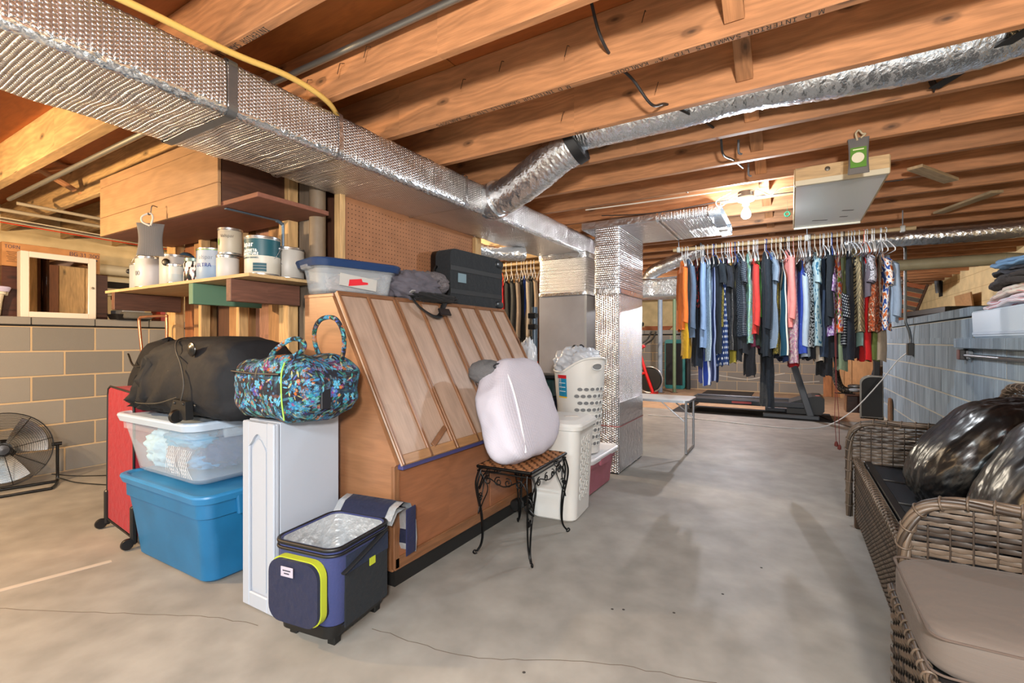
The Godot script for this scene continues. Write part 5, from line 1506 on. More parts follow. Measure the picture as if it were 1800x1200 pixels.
	obj("name_plate", bxm(Vector3(-0.02, 0.280, 0.207), Vector3(0.056, 0.034, 0.003), 0.001), plain(Color(0.62, 0.60, 0.66), 0.4), t)
	for k in 2: obj("plate_print", bxm(Vector3(-0.02, 0.285 - 0.010 * k, 0.2088), Vector3(0.036 - 0.012 * k, 0.004, 0.0006), 0.0), plain(Color(0.15, 0.15, 0.2), 0.6), t)
	obj("mesh_pocket", bxm(Vector3(0.142, 0.16, -0.015), Vector3(0.006, 0.19, 0.24), 0.003), deep, t)
	obj("side_panel", bxm(Vector3(0.142, 0.285, -0.02), Vector3(0.004, 0.07, 0.24), 0.002), cloth(Color(0.03, 0.09, 0.19)), t)
	m = mb(); m.tube(curve([Vector3(0.146, 0.265, 0.12), Vector3(0.150, 0.29, 0.04), Vector3(0.150, 0.32, -0.06), Vector3(0.146, 0.335, -0.12)], 6), 0.014, 8, true, 1.0, 0.3)
	obj("side_strap", m, plain(Color(0.03, 0.03, 0.045), 0.7), t)
	obj("lime_tag", bxm(Vector3(0.147, 0.245, -0.04), Vector3(0.003, 0.028, 0.032), 0.0), lime, t)
	obj("base", loft([[0.03, 0.22, 0.24, 0.03], [0.04, 0.25, 0.30, 0.04], [0.085, 0.274, 0.308, 0.05]], true), plain(Color(0.02, 0.02, 0.022), 0.5), t)
	for q in [Vector2(-0.09, 0.10), Vector2(0.09, 0.10), Vector2(-0.09, -0.12), Vector2(0.09, -0.12)]:
		obj("foot", bxm(Vector3(q.x, 0.017, q.y), Vector3(0.035, 0.034, 0.035), 0.004), plain(Color(0.02, 0.02, 0.02), 0.5), t)
	var lp := [Vector2(-0.150, 0.352), Vector2(-0.185, 0.392), Vector2(-0.235, 0.405), Vector2(-0.285, 0.385), Vector2(-0.315, 0.33), Vector2(-0.322, 0.25), Vector2(-0.315, 0.19)]
	for q in [[0.0, 0.290, "lid", navy, 0.018], [0.010, 0.30, "lid_trim", sl, 0.010]]:
		m = mb()
		var pts := PackedVector2Array()
		for p in lp: pts.append(p + Vector2(0, q[0]))
		for i in range(lp.size() - 1, -1, -1): pts.append(lp[i] - Vector2(0.012, q[4] + 0.01) * (1.0 if i > 1 else 0.5))
		if q[2] == "lid": m.prism(pts, q[1] - 0.06, Transform3D(Basis(Vector3(0, 0, 1), Vector3.UP, Vector3(-1, 0, 0)), Vector3(q[1] * 0.5 - 0.03, 0.004, 0)), true)
		else: m.prism(pts, q[1], Transform3D(Basis(Vector3(0, 0, 1), Vector3.UP, Vector3(-1, 0, 0)), Vector3(q[1] * 0.5, -0.008, 0)), true)
		obj(q[2], m, q[3], t)
	obj("lid_pocket", bxm(Vector3(0.152, 0.27, -0.285), Vector3(0.006, 0.20, 0.07), 0.003), cloth(Color(0.03, 0.06, 0.22)), t)

# ---------------------------------------------------------------- middle: iron table, hampers, folding table
func spiral(c: Vector3, ex: Vector3, ey: Vector3, r0: float, turns: float, a0: float, n := 24) -> PackedVector3Array:
	var out := PackedVector3Array()
	for i in n + 1:
		var f := float(i) / n
		var a := a0 + TAU * turns * f
		var r := r0 * (1.0 - 0.80 * f)
		out.append(c + ex * cos(a) * r + ey * sin(a) * r)
	return out

func build_middle() -> void:
	var iron := plain(Color(0.045, 0.045, 0.05), 0.32, 0.6)
	# ---- iron table with a woven top
	var t := thing("side_table", "scrolled black iron side table with a woven rattan top", "table", Vector3(-1.235, 0, -2.225), 3)
	var hw := 0.150
	var hd := 0.232
	var top := 0.450
	var m := mb()
	for i in 10:        # woven strips, over and under
		var x := -hw + 0.015 + i * 0.03
		for s in [[0.0062, 0], [-0.0062, 0]]:
			m.grid(30, 1, func(u: float, v: float):
				var z := -hd + 2.0 * hd * u
				return Vector3(x + s[0] + (v - 0.5) * 0.0115, top + 0.0042 * sin(u * PI * 15.0 + i * PI) + 0.001, z))
	for k in 15:
		var z := -hd + 0.0155 + k * 0.031
		for s in [0.0064, -0.0064]:
			m.grid(20, 1, func(u: float, v: float):
				var x := -hw + 2.0 * hw * u
				return Vector3(x, top - 0.0042 * sin(u * PI * 10.0 + k * PI) + 0.001, z + s + (v - 0.5) * 0.012))
	stuff(obj("woven_top", m, wood("rattan", Color(0.74, 0.50, 0.32), "wood", 0.5), t))
	obj("top_board", bxm(Vector3(0, top - 0.006, 0), Vector3(hw * 2 - 0.004, 0.006, hd * 2 - 0.004), 0.001), plain(Color(0.10, 0.06, 0.04), 0.8), t)
	m = mb()
	var c4 := [Vector3(-hw, top - 0.004, -hd), Vector3(hw, top - 0.004, -hd), Vector3(hw, top - 0.004, hd), Vector3(-hw, top - 0.004, hd)]
	for k in 4:
		m.tube(PackedVector3Array([c4[k], c4[(k + 1) % 4]]), 0.008, 8)
		m.tube(PackedVector3Array([c4[k] + Vector3(0, -0.022, 0), c4[(k + 1) % 4] + Vector3(0, -0.022, 0)]), 0.004, 6)
	obj("rim", m, iron, t)
	for sx in [-1.0, 1.0]:
		for sz in [-1.0, 1.0]:
			m = mb()
			var o := Vector3(sx, 0, sz)
			for q in 2:
				var off := Vector3(0.0, 0, -0.020 * sz) if q == 0 else Vector3(-0.020 * sx, 0, 0)
				var pts := []
				for p in [[0.43, 0.0, 1.0], [0.395, 0.012, 1.4], [0.355, 0.018, 1.4], [0.30, 0.012, 1.2], [0.20, -0.006, 0.8], [0.10, -0.014, 0.45], [0.045, -0.010, 0.2], [0.014, 0.004, 0.1]]:
					pts.append(Vector3(sx * (hw + p[1]), p[0], sz * (hd + p[1])) + off * p[2])
				m.tube(curve(pts, 6), 0.0048, 7)
			var e := o.normalized()
			m.tube(spiral(Vector3(sx * (hw + 0.010), 0.0145, sz * (hd + 0.010)), e, Vector3.UP, 0.013, 1.0, -2.6, 14), 0.0042, 6)
			obj("leg", m, iron, t)
	for k in 4:            # aprons of scrolls between the legs
		m = mb()
		var a: Vector3 = c4[k]; var b: Vector3 = c4[(k + 1) % 4]
		var dir := (b - a).normalized()
		var l := a.distance_to(b)
		var y0 := Vector3(0, -0.06, 0)
		m.tube(curve([a + Vector3(0, -0.115, 0) + dir * 0.01, a + dir * l * 0.18 + Vector3(0, -0.052, 0), a + dir * l * 0.5 + Vector3(0, -0.085, 0), a + dir * l * 0.82 + Vector3(0, -0.052, 0), b + Vector3(0, -0.115, 0) - dir * 0.01], 8), 0.0036, 6)
		for f in [0.22, 0.42, 0.60, 0.80]:
			var s := 1.0 if f < 0.5 else -1.0
			m.tube(spiral(a + dir * l * f + y0 + Vector3(0, -0.004, 0), dir * s, Vector3.UP, 0.024, 1.4, 1.2), 0.003, 6)
		m.tube(curve([a + dir * 0.02 + Vector3(0, -0.03, 0), a + dir * 0.06 + Vector3(0, -0.10, 0), a + dir * 0.03 + Vector3(0, -0.18, 0), a + dir * 0.004 + Vector3(0, -0.24, 0)], 6), 0.003, 6)
		m.tube(curve([b - dir * 0.02 + Vector3(0, -0.03, 0), b - dir * 0.06 + Vector3(0, -0.10, 0), b - dir * 0.03 + Vector3(0, -0.18, 0), b - dir * 0.004 + Vector3(0, -0.24, 0)], 6), 0.003, 6)
		for f in [0.05, 0.95]:
			m.tube(spiral(a + dir * l * f + Vector3(0, -0.16, 0), dir * (1.0 if f < 0.5 else -1.0), Vector3.UP, 0.018, 1.3, 0.5), 0.0028, 6)
		obj("scroll_apron", m, iron, t)
	for q in [[Vector3(0.145, 0.30, 0.225), 0.5], [Vector3(0.138, 0.20, 0.222), -0.5], [Vector3(0.142, 0.255, 0.222), 0.9]]:
		m = mb()
		m.blob(q[0], Vector3(0.010, 0.026, 0.0035), 2.0, 12, 8, null, Basis(Vector3(0, 0, 1), q[1]))
		obj("iron_leaf", m, iron, t)
	# ---- white net laundry bag on the table, leaning on the cabinet
	t = thing("laundry_bag", "plump white net laundry bag standing on the iron side table", "bag", Vector3(-1.28, 0.462, -2.24))
	var nz := fnl(111, 1.6, 3)
	var wb := Basis(Vector3(0, 0, -1), Vector3(-0.39, 0.921, 0), Vector3(0.921, 0.39, 0))
	var net := mat("net_white", Color(0.73, 0.72, 0.77), 0.85)
	net.normal_enabled = true
	net.normal_texture = T.bubble
	net.normal_scale = 0.35
	net.uv1_scale = Vector3(26, 14, 1)
	m = mb()
	m.blob(Vector3(0.0, 0.255, 0.0), Vector3(0.30, 0.272, 0.105), 4.5, 48, 40, func(p: Vector3, d: Vector3):
		var k := nz.get_noise_3d(p.x * 3.0, p.y * 3.0, p.z * 3.0)
		var f := 1.0 + 0.05 * k
		p.x += 0.05 * smoothstep(0.0, 0.27, p.y) * smoothstep(0.0, -0.3, p.x) + 0.02 * p.y / 0.27
		p.y -= 0.10 * smoothstep(0.05, 0.27, p.y) * smoothstep(-0.05, -0.30, p.x)
		p.y += 0.05 * smoothstep(0.0, 0.3, p.x) * smoothstep(0.0, -0.27, p.y)
		return p * f, wb)
	obj("net_body", m, net, t)
	m = mb(); m.tube(curve([wb * Vector3(-0.13, 0.20, 0.080) + Vector3(0, 0.255, 0), wb * Vector3(-0.17, 0.10, 0.108) + Vector3(0, 0.255, 0), wb * Vector3(-0.20, -0.06, 0.108) + Vector3(0, 0.255, 0), wb * Vector3(-0.22, -0.23, 0.085) + Vector3(0, 0.255, 0)], 8), 0.005, 6)
	obj("seam", m, plain(Color(0.93, 0.93, 0.95), 0.7), t)
	var speck := tri(mat("speckle", Color(0.72, 0.72, 0.74), 0.95), "grit", 7.0)
	m = crumple(wb * Vector3(-0.10, 0.235, -0.05) + Vector3(0, 0.255, 0), Vector3(0.105, 0.065, 0.08), 112, 0.12)
	obj("speckled_roll", m, speck, t)
	m = mb()
	for s in [0.0, 0.065]:
		var lp := PackedVector3Array()
		for i in 13:
			var a := TAU * i / 12.0
			lp.append(wb * Vector3(-0.13 + s * 1.6 + cos(a) * 0.024, 0.235 + sin(a) * 0.012, 0.045 + 0.01 * cos(a)) + Vector3(0, 0.255, 0))
		m.tube(lp, 0.0042, 6, false)
	obj("drawstring", m, plain(Color(0.06, 0.07, 0.11), 0.7), t)
	# ---- lidded hamper
	var wp := plain(Color(0.80, 0.80, 0.79), 0.42)
	t = thing("laundry_hamper", "tall white slotted hamper with a closed lid beside the iron table", "hamper", Vector3(-1.262, 0.0, -2.765), 5)
	obj("body", loft([[0.0, 0.27, 0.32, 0.05], [0.008, 0.285, 0.335, 0.055], [0.55, 0.335, 0.385, 0.06]], true, 8), wp, t)
	obj("lid", loft([[0.548, 0.345, 0.395, 0.06], [0.552, 0.372, 0.42, 0.07], [0.575, 0.375, 0.425, 0.07], [0.590, 0.36, 0.41, 0.07], [0.606, 0.28, 0.33, 0.06], [0.612, 0.14, 0.18, 0.05]], true, 8), wp, t)
	obj("lid_handle", bxm(Vector3(0.07, 0.6105, 0.02), Vector3(0.09, 0.006, 0.045), 0.003, yaw(35)), plain(Color(0.78, 0.75, 0.72), 0.5), t)
	var hole := plain(Color(0.25, 0.25, 0.25), 0.8)
	m = mb()
	var rim := mb()
	for r in 8:
		for c in 5:
			var y := 0.13 + r * 0.048 + (0.012 if c % 2 == 1 else 0.0)
			var x := 0.5 * (0.285 + 0.05 * y / 0.55) + 0.0008
			var p := PackedVector2Array()
			for q in rrect(0.019, 0.036, 0.0092, 4): p.append(q)
			m.prism(p, 0.001, Transform3D(Basis(Vector3(0, 0, -1), Vector3(0.045, 1, 0).normalized(), Vector3(1, 0, 0)), Vector3(x, y, 0.085 - c * 0.036)), true)
			var lp := PackedVector3Array()
			for q in p: lp.append(Vector3(x + 0.001, y + q.y, 0.085 - c * 0.036 - q.x))
			lp.append(lp[0])
			rim.tube(lp, 0.0022, 5, false, 1.0, 1.0, true)
	stuff(obj("slots", m, hole, t))
	stuff(obj("slot_rims", rim, wp, t))
	# ---- pink tote and tall basket
	t = tote("storage_tote", "dusty pink plastic tote with a white lid under the tall basket", Vector3(-1.375, 0.0, -3.32), 0, 0.40, 0.58, 0.275, tri(mat("pink_plastic", Color(0.62, 0.36, 0.42), 0.45), "blotch", 0.8), plain(Color(0.84, 0.85, 0.87), 0.4), 0.06)
	t = thing("laundry_basket", "tall white flexible basket with round holes and a blue label on the pink tote", "basket", Vector3(-1.355, 0.278, -3.29), -28)
	m = mb()
	var rimh := func(a: float) -> float: return 0.60 + 0.085 * smoothstep(0.0, 1.0, cos(a)) - 0.02 * sin(a) * sin(a)
	m.grid(60, 24, func(u: float, v: float):
		var a := u * TAU
		var h: float = rimh.call(a)
		var r := 0.150 + 0.045 * v
		return Vector3(cos(a) * r * 1.02, h * v, sin(a) * r * 0.92), true, false, true)
	obj("wall", m, wp, t)
	m = mb()
	var lp2 := PackedVector3Array()
	for i in 61:
		var a := TAU * i / 60.0
		var h: float = rimh.call(a)
		lp2.append(Vector3(cos(a) * 0.199, h, sin(a) * 0.18))
	m.tube(lp2, 0.008, 8, false, 1.0, 1.0, true)
	obj("rim", m, wp, t)
	m = mb(); m.lathe([Vector2(0, 0.004), Vector2(0.145, 0.004), Vector2(0.15, 0.0), Vector2(0, 0)], 32, Transform3D(Basis.from_scale(Vector3(1.02, 1, 0.92)), Vector3.ZERO))
	obj("bottom", m, wp, t)
	m = mb(); rim = mb()
	for r in 9:
		for c in 6:
			var a := 0.72 - c * 0.26 + (0.13 if r % 2 == 1 else 0.0)
			var y := 0.07 + r * 0.049
			var rr := 0.150 + 0.045 * y / 0.62 + 0.0012
			var ring := PackedVector3Array()
			for i in 13:
				var b := TAU * i / 12.0
				var aa := a + cos(b) * 0.0215 / rr
				ring.append(Vector3(cos(aa) * rr * 1.02, y + sin(b) * 0.0145, sin(aa) * rr * 0.92))
			var k := m.put(Vector3(cos(a) * rr * 1.02, y, sin(a) * rr * 0.92), Vector3(cos(a), 0, sin(a)), Vector2.ZERO)
			for p in ring: m.put(p, Vector3(cos(a), 0, sin(a)), Vector2.ZERO)
			for i in 12: m.tri(k, k + 1 + i, k + 2 + i)
			rim.tube(ring, 0.0025, 5, false, 1.0, 1.0, true)
	var hg := []
	for s in [[0.0, 0.034]]:
		var k := m.put(Vector3(0.1985, 0.622, 0.0), Vector3(1, 0, 0), Vector2.ZERO)
		for i in 17:
			var b := TAU * i / 16.0
			var aa := cos(b) * 0.052 / 0.2
			m.put(Vector3(cos(aa) * 0.2005, 0.622 + sin(b) * 0.024, sin(aa) * 0.183), Vector3(1, 0, 0), Vector2.ZERO)
			hg.append(Vector3(cos(aa) * 0.2005, 0.622 + sin(b) * 0.024, sin(aa) * 0.183))
		for i in 16: m.tri(k, k + 1 + i, k + 2 + i)
	rim.tube(PackedVector3Array(hg), 0.004, 6, false)
	stuff(obj("holes", m, plain(Color(0.42, 0.43, 0.44), 0.8), t))
	stuff(obj("hole_rims", rim, wp, t))
	for q in [[0.40, 0.56, Color(0.10, 0.50, 0.66), "label"], [0.535, 0.56, Color(0.72, 0.10, 0.14), "label_band"], [0.395, 0.405, Color(0.85, 0.70, 0.15), "label_band"], [0.44, 0.445, Color(0.85, 0.90, 0.92), "label_print"], [0.47, 0.475, Color(0.85, 0.90, 0.92), "label_print"], [0.50, 0.505, Color(0.85, 0.90, 0.92), "label_print"]]:
		m = mb()
		var pad := 0.0012 if q[3] == "label" else 0.002
		var wd := 0.46 if q[3] != "label_print" else 0.34
		m.grid(10, 1, func(u: float, v: float):
			var a := 1.50 + (u - 0.5) * wd
			var y: float = lerpf(q[0], q[1], v)
			var rr := 0.150 + 0.045 * y / 0.6 + pad
			return Vector3(cos(a) * rr * 1.02, y, sin(a) * rr * 0.92), false, false, true)
		obj(q[3], m, plain(q[2], 0.45), t)
	t = thing("trash_bag", "knotted white plastic bag stuffed into the tall white basket", "bag", Vector3(-1.36, 0.85, -3.29))
	var plastic := mat("white_plastic", Color(0.68, 0.70, 0.73), 0.3)
	plastic.normal_enabled = true; plastic.normal_texture = T.crinkle; plastic.normal_scale = 0.5; plastic.uv1_scale = Vector3(1.5, 1, 1)
	obj("body", crumple(Vector3(0, 0.035, 0), Vector3(0.165, 0.15, 0.15), 121, 0.22, 2.8, 60, 40), plastic, t)
	m = mb(); m.tube(curve([Vector3(-0.04, 0.185, 0.02), Vector3(-0.02, 0.20, 0.04), Vector3(0.01, 0.192, 0.03), Vector3(0.03, 0.205, 0.03), Vector3(0.05, 0.19, 0.02)], 6), 0.006, 6)
	obj("tie", m, plain(Color(0.05, 0.06, 0.09), 0.6), t)
	m = crumple(Vector3(-1.715, 0.87, -3.15), Vector3(0.07, 0.22, 0.06), 122, 0.3)
	tag(obj("plastic_bag", m, plastic), "crumpled white plastic bag at the far end of the slant-top cabinet", "bag")
	# ---- exercise stand behind the cabinet
	t = thing("exercise_stand", "dark steel upright stand with clamps between the slant cabinet and the furnace", "stand", Vector3(-1.80, 0, -3.42))
	var gun := plain(Color(0.24, 0.30, 0.36), 0.4, 0.3)
	m = mb(); m.tube(PackedVector3Array([Vector3(0, 0.02, 0), Vector3(0, 1.36, 0)]), 0.024, 16)
	obj("post", m, gun, t)
	for y in [1.20, 1.29]:
		obj("clamp", bxm(Vector3(-0.012, y, 0.004), Vector3(0.072, 0.045, 0.06), 0.006), plain(Color(0.06, 0.07, 0.08), 0.4), t)
	m = mb(); m.tube(PackedVector3Array([Vector3(0, 0.88, 0), Vector3(0, 0.92, 0)]), 0.0275, 16)
	obj("orange_collar", m, plain(Color(0.80, 0.25, 0.12), 0.5), t)
	obj("shelf_arm", bxm(Vector3(-0.13, 1.045, 0), Vector3(0.22, 0.03, 0.05), 0.006), gun, t)
	obj("shelf_arm", bxm(Vector3(-0.13, 0.93, 0), Vector3(0.22, 0.02, 0.05), 0.006), gun, t)
	obj("base_bar", bxm(Vector3(0.03, 0.02, 0), Vector3(0.36, 0.035, 0.07), 0.008), gun, t)
	t = thing("parts_crate", "dark green box with a white label on the dark tool case behind the hamper", "box", Vector3(-1.665, 0.62, -3.36))
	obj("crate", bxm(Vector3(0, 0.10, 0), Vector3(0.20, 0.13, 0.16), 0.008), plain(Color(0.05, 0.17, 0.17), 0.5), t)
	obj("lid", bxm(Vector3(0, 0.19, 0), Vector3(0.24, 0.03, 0.19), 0.006), plain(Color(0.06, 0.07, 0.08), 0.4), t)
	obj("label", bxm(Vector3(-0.02, 0.11, 0.081), Vector3(0.04, 0.055, 0.003), 0.0), plain(Color(0.85, 0.86, 0.86), 0.6), t)
	obj("label", bxm(Vector3(0.05, 0.10, 0.081), Vector3(0.03, 0.03, 0.003), 0.0), plain(Color(0.35, 0.55, 0.45), 0.6), t)
	t = thing("tool_chest", "navy plastic tool chest on the floor behind the white hamper", "chest", Vector3(-1.645, 0, -3.34))
	obj("body", loft([[0.0, 0.24, 0.22, 0.02], [0.55, 0.26, 0.24, 0.02]], true), plain(Color(0.06, 0.09, 0.16), 0.45), t)
	obj("lid", loft([[0.55, 0.27, 0.25, 0.02], [0.60, 0.27, 0.25, 0.03], [0.65, 0.22, 0.2, 0.04]], true), plain(Color(0.05, 0.07, 0.12), 0.4), t)
	m = mb(); m.lathe([Vector2(0, 0), Vector2(0.03, 0), Vector2(0.036, 0.01), Vector2(0.036, 0.05), Vector2(0.028, 0.06), Vector2(0, 0.06)], 20)
	var pipe := obj("black_pipe_end", m, plain(Color(0.03, 0.03, 0.03), 0.5))
	pipe.transform = Transform3D(Basis(Vector3(1, 0, 0), PI / 2), Vector3(-1.42, 0.10, -2.50))
	tag(pipe, "small round black pipe end on the floor beneath the iron table", "pipe")
	# ---- low folding table
	t = thing("folding_table", "low white folding table with aluminium tube legs beyond the foil column", "table", Vector3(-1.42, 0, -4.93))
	var alu := plain(Color(0.72, 0.74, 0.77), 0.3, 0.85)
	m = mb()
	var tp := rrect(1.18, 0.46, 0.05, 6)
	m.prism(tp, 0.022, Transform3D(Basis(Vector3(1, 0, 0), Vector3(0, 0, -1), Vector3(0, 1, 0)), Vector3(0, 0.492, 0)), true)
	obj("edge_band", m, alu, t)
	m = mb()
	m.prism(rrect(1.165, 0.445, 0.045, 6), 0.004, Transform3D(Basis(Vector3(1, 0, 0), Vector3(0, 0, -1), Vector3(0, 1, 0)), Vector3(0, 0.5125, 0)), true)
	obj("top", m, plain(Color(0.80, 0.82, 0.84), 0.45), t)
	for s in [1.0, -1.0]:
		m = mb()
		m.tube(curve([Vector3(s * 0.56, 0.49, 0.20), Vector3(s * 0.56, 0.25, 0.20), Vector3(s * 0.56, 0.03, 0.20), Vector3(s * 0.56, 0.012, 0.18), Vector3(s * 0.56, 0.012, 0.0), Vector3(s * 0.56, 0.012, -0.18), Vector3(s * 0.56, 0.03, -0.20), Vector3(s * 0.56, 0.25, -0.20), Vector3(s * 0.56, 0.49, -0.20)], 8), 0.0115, 12)
		obj("leg_frame", m, alu, t)
		for z in [0.19, -0.19]:
			m = mb()
			m.tube(PackedVector3Array([Vector3(s * 0.56, 0.30, z), Vector3(s * 0.33, 0.49, z)]), 0.006, 8)
			obj("brace", m, alu, t)
			m = mb(); m.tube(PackedVector3Array([Vector3(s * 0.56, 0.205, z * 1.052), Vector3(s * 0.56, 0.235, z * 1.052)]), 0.0135, 12)
			obj("leg_collar", m, alu, t)

# ---------------------------------------------------------------- far end, right wall fittings, ceiling fittings
func build_far() -> void:
	var m := mb()
	var t: Node3D
	# columns
	for q in [[Vector3(-2.37, 0, -10.18), 0.048, Color(0.50, 0.55, 0.60), "grey steel column standing left of the green post near the far wall"], [Vector3(-2.11, 0, -10.33), 0.034, Color(0.42, 0.50, 0.38), "thin green painted post right of the grey steel column"]]:
		t = thing("column", q[3], "column", q[0])
		m = mb(); m.tube(PackedVector3Array([Vector3(0, 0.012, 0), Vector3(0, JB - 0.012, 0)]), q[1], 20)
		obj("shaft", m, tri(mat("", q[2], 0.6), "blotch", 1.5), t)
		obj("base_plate", bxm(Vector3(0, 0.006, 0), Vector3(q[1] * 3.2, 0.012, q[1] * 3.2), 0.002), plain(Color(0.42, 0.34, 0.27), 0.8), t)
		obj("cap_plate", bxm(Vector3(0, JB - 0.007, 0), Vector3(q[1] * 3.2, 0.012, q[1] * 3.2), 0.002), plain(Color(0.42, 0.40, 0.37), 0.7), t)
	# aerobic step leaning on the far wall
	t = thing("step_platform", "teal edged exercise step standing on end against the far wall", "step platform", Vector3(-2.27, 0, -11.15))
	m = mb(); var rp := rrect(0.44, 1.12, 0.06, 5)
	for i in rp.size(): rp[i] += Vector2(0, 0.565)
	m.prism(rp, 0.08, Transform3D(Basis.IDENTITY, Vector3(0, 0, -0.08)), true)
	obj("teal_shell", m, plain(Color(0.10, 0.42, 0.42), 0.5), t)
	obj("black_mat", bxm(Vector3(-0.015, 0.565, 0.002), Vector3(0.37, 0.95, 0.012), 0.004), plain(Color(0.10, 0.095, 0.09), 0.8), t)
	for s in [-0.06, 0.06]: obj("ridge", bxm(Vector3(s - 0.015, 0.565, 0.010), Vector3(0.02, 0.93, 0.006), 0.002), plain(Color(0.07, 0.07, 0.07), 0.7), t)
	tag(obj("dark_slab", bxm(Vector3(-1.98, 0.44, -11.2), Vector3(0.07, 0.88, 0.10), 0.01), plain(Color(0.10, 0.12, 0.14), 0.5)), "narrow dark slab leaning beside the teal exercise step", "slab")
	# exercise bike
	t = thing("exercise_bike", "red and black exercise bike half hidden behind the foil column", "exercise bike", Vector3(-2.62, 0, -9.6))
	var red := plain(Color(0.72, 0.05, 0.05), 0.35)
	var blk := plain(Color(0.035, 0.035, 0.04), 0.4)
	m = mb(); m.tube(PackedVector3Array([Vector3(-0.02, 0.85, 0), Vector3(0.10, 0.45, 0), Vector3(0.24, 0.06, 0)]), 0.032, 10)
	obj("front_tube", m, red, t)
	m = mb(); m.tube(PackedVector3Array([Vector3(0.10, 0.45, 0), Vector3(-0.30, 0.35, 0), Vector3(-0.55, 0.06, 0)]), 0.03, 10)
	obj("main_tube", m, red, t)
	m = mb(); m.tube(PackedVector3Array([Vector3(-0.30, 0.35, 0), Vector3(-0.42, 0.80, 0)]), 0.022, 10)
	obj("seat_post", m, blk, t)
	m = mb(); m.blob(Vector3(-0.44, 0.83, 0), Vector3(0.14, 0.035, 0.09), 2.4, 20, 12)
	obj("saddle", m, blk, t)
	for z in [-0.19, 0.19]:
		m = mb(); m.tube(curve([Vector3(0.0, 0.92, z * 0.3), Vector3(0.04, 1.02, z), Vector3(0.18, 1.12, z), Vector3(0.26, 1.28, z)], 6), 0.017, 10)
		obj("handlebar", m, blk, t)
	obj("bar_clamp", bxm(Vector3(0.02, 0.96, 0), Vector3(0.14, 0.06, 0.10), 0.01, Basis(Vector3(0, 0, 1), 0.5)), red, t)
	m = mb(); m.lathe([Vector2(0, -0.02), Vector2(0.23, -0.02), Vector2(0.245, 0), Vector2(0.23, 0.02), Vector2(0, 0.02)], 36, Transform3D(Basis(Vector3(1, 0, 0), PI / 2), Vector3(0.16, 0.31, -0.05)))
	obj("flywheel", m, blk, t)
	var ring := PackedVector3Array()
	for i in 41: ring.append(Vector3(0.16 + cos(TAU * i / 40) * 0.262, 0.31 + sin(TAU * i / 40) * 0.262, -0.05))
	m = mb(); m.tube(ring, 0.012, 8, false, 1, 1, true)
	obj("chrome_guard", m, plain(Color(0.75, 0.75, 0.76), 0.2, 0.9), t)
	obj("foot_bar", bxm(Vector3(0.26, 0.03, 0), Vector3(0.07, 0.06, 0.5), 0.015), red, t)
	obj("foot_bar", bxm(Vector3(-0.55, 0.03, 0), Vector3(0.07, 0.06, 0.5), 0.015), red, t)
	# planks on the far wall top
	var cedar := wood("cedar", Color(0.68, 0.36, 0.16))
	for k in 4:
		var pl := bxm(Vector3(-2.95 + 0.07 * k, 1.36 + 0.026 * k, -11.55 - 0.03 * k), Vector3(0.95 - 0.1 * k, 0.024, 0.10), 0.002, yaw(2.0 * k), Vector2(k * 0.3, k * 0.2))
		tag(obj("plank", pl, cedar), ["lowest orange plank stacked on the far wall top", "second orange plank of the stack on the far wall top", "third orange plank of the stack on the far wall top", "topmost short orange plank on the far wall top"][k], "plank", "planks on the far wall top")
	tag(obj("clutter_heap", crumple(Vector3(-3.18, 1.50, -11.6), Vector3(0.08, 0.06, 0.06), 131, 0.5), blk), "small dark heap of hardware on top of the orange planks", "clutter")
	# mats
	tag(obj("floor_mat", bxm(Vector3(-1.12, 0.006, -10.55), Vector3(0.92, 0.012, 1.3), 0.003), plain(Color(0.20, 0.17, 0.145), 0.9)), "dark brown rubber mat on the floor behind the treadmill", "mat")
	tag(obj("floor_mat", bxm(Vector3(-1.3, 0.015, -10.3), Vector3(0.5, 0.006, 0.8), 0.002), plain(Color(0.15, 0.125, 0.11), 0.9)), "smaller darker mat lying on the dark brown rubber mat", "mat")
	# treadmill
	t = thing("treadmill", "folded handle grey treadmill lying below the hanging clothes", "treadmill", Vector3(-0.5, 0, -8.0))
	var o := t.position
	var gr := plain(Color(0.32, 0.34, 0.37), 0.4, 0.3)
	var dk := plain(Color(0.06, 0.07, 0.085), 0.45)
	obj("deck", bxm(Vector3(-0.60, 0.165, -8.0) - o, Vector3(1.45, 0.05, 0.50), 0.008), plain(Color(0.52, 0.38, 0.26), 0.7), t)
	obj("belt", bxm(Vector3(-0.60, 0.195, -8.0) - o, Vector3(1.43, 0.012, 0.46), 0.004), dk, t)
	for z in [-7.72, -8.28]:
		obj("side_rail", bxm(Vector3(-0.58, 0.185, z) - o, Vector3(1.50, 0.075, 0.075), 0.012), plain(Color(0.17, 0.20, 0.24), 0.4), t)
	obj("end_cap", bxm(Vector3(-1.33, 0.13, -8.0) - o, Vector3(0.05, 0.16, 0.64), 0.015), dk, t)
	obj("brand_strip", bxm(Vector3(-0.62, 0.185, -7.681) - o, Vector3(0.26, 0.03, 0.004), 0.001), plain(Color(0.72, 0.32, 0.34), 0.5), t)
	var hood := mb()
	hood.prism(PackedVector2Array([Vector2(-0.05, 0.07), Vector2(0.36, 0.07), Vector2(0.40, 0.12), Vector2(0.40, 0.29), Vector2(0.36, 0.32), Vector2(0.26, 0.32), Vector2(-0.02, 0.22)]), 0.56, Transform3D(Basis.IDENTITY, Vector3(0, 0, -8.28) - Vector3(o.x, 0, o.z)))
	obj("motor_hood", hood, plain(Color(0.10, 0.115, 0.135), 0.4), t)
	for z in [-7.66, -8.34]:
		obj("foot_rail", bxm(Vector3(0.0, 0.035, z) - o, Vector3(0.68, 0.06, 0.05), 0.01), gr, t)
		m = mb(); m.bar(Vector3(0.24, 0.05, z) - o, Vector3(0.03, 0.78, z) - o, 0.045, 0.085, Vector3(1, 0, 0), 0.01)
		obj("upright", m, gr, t)
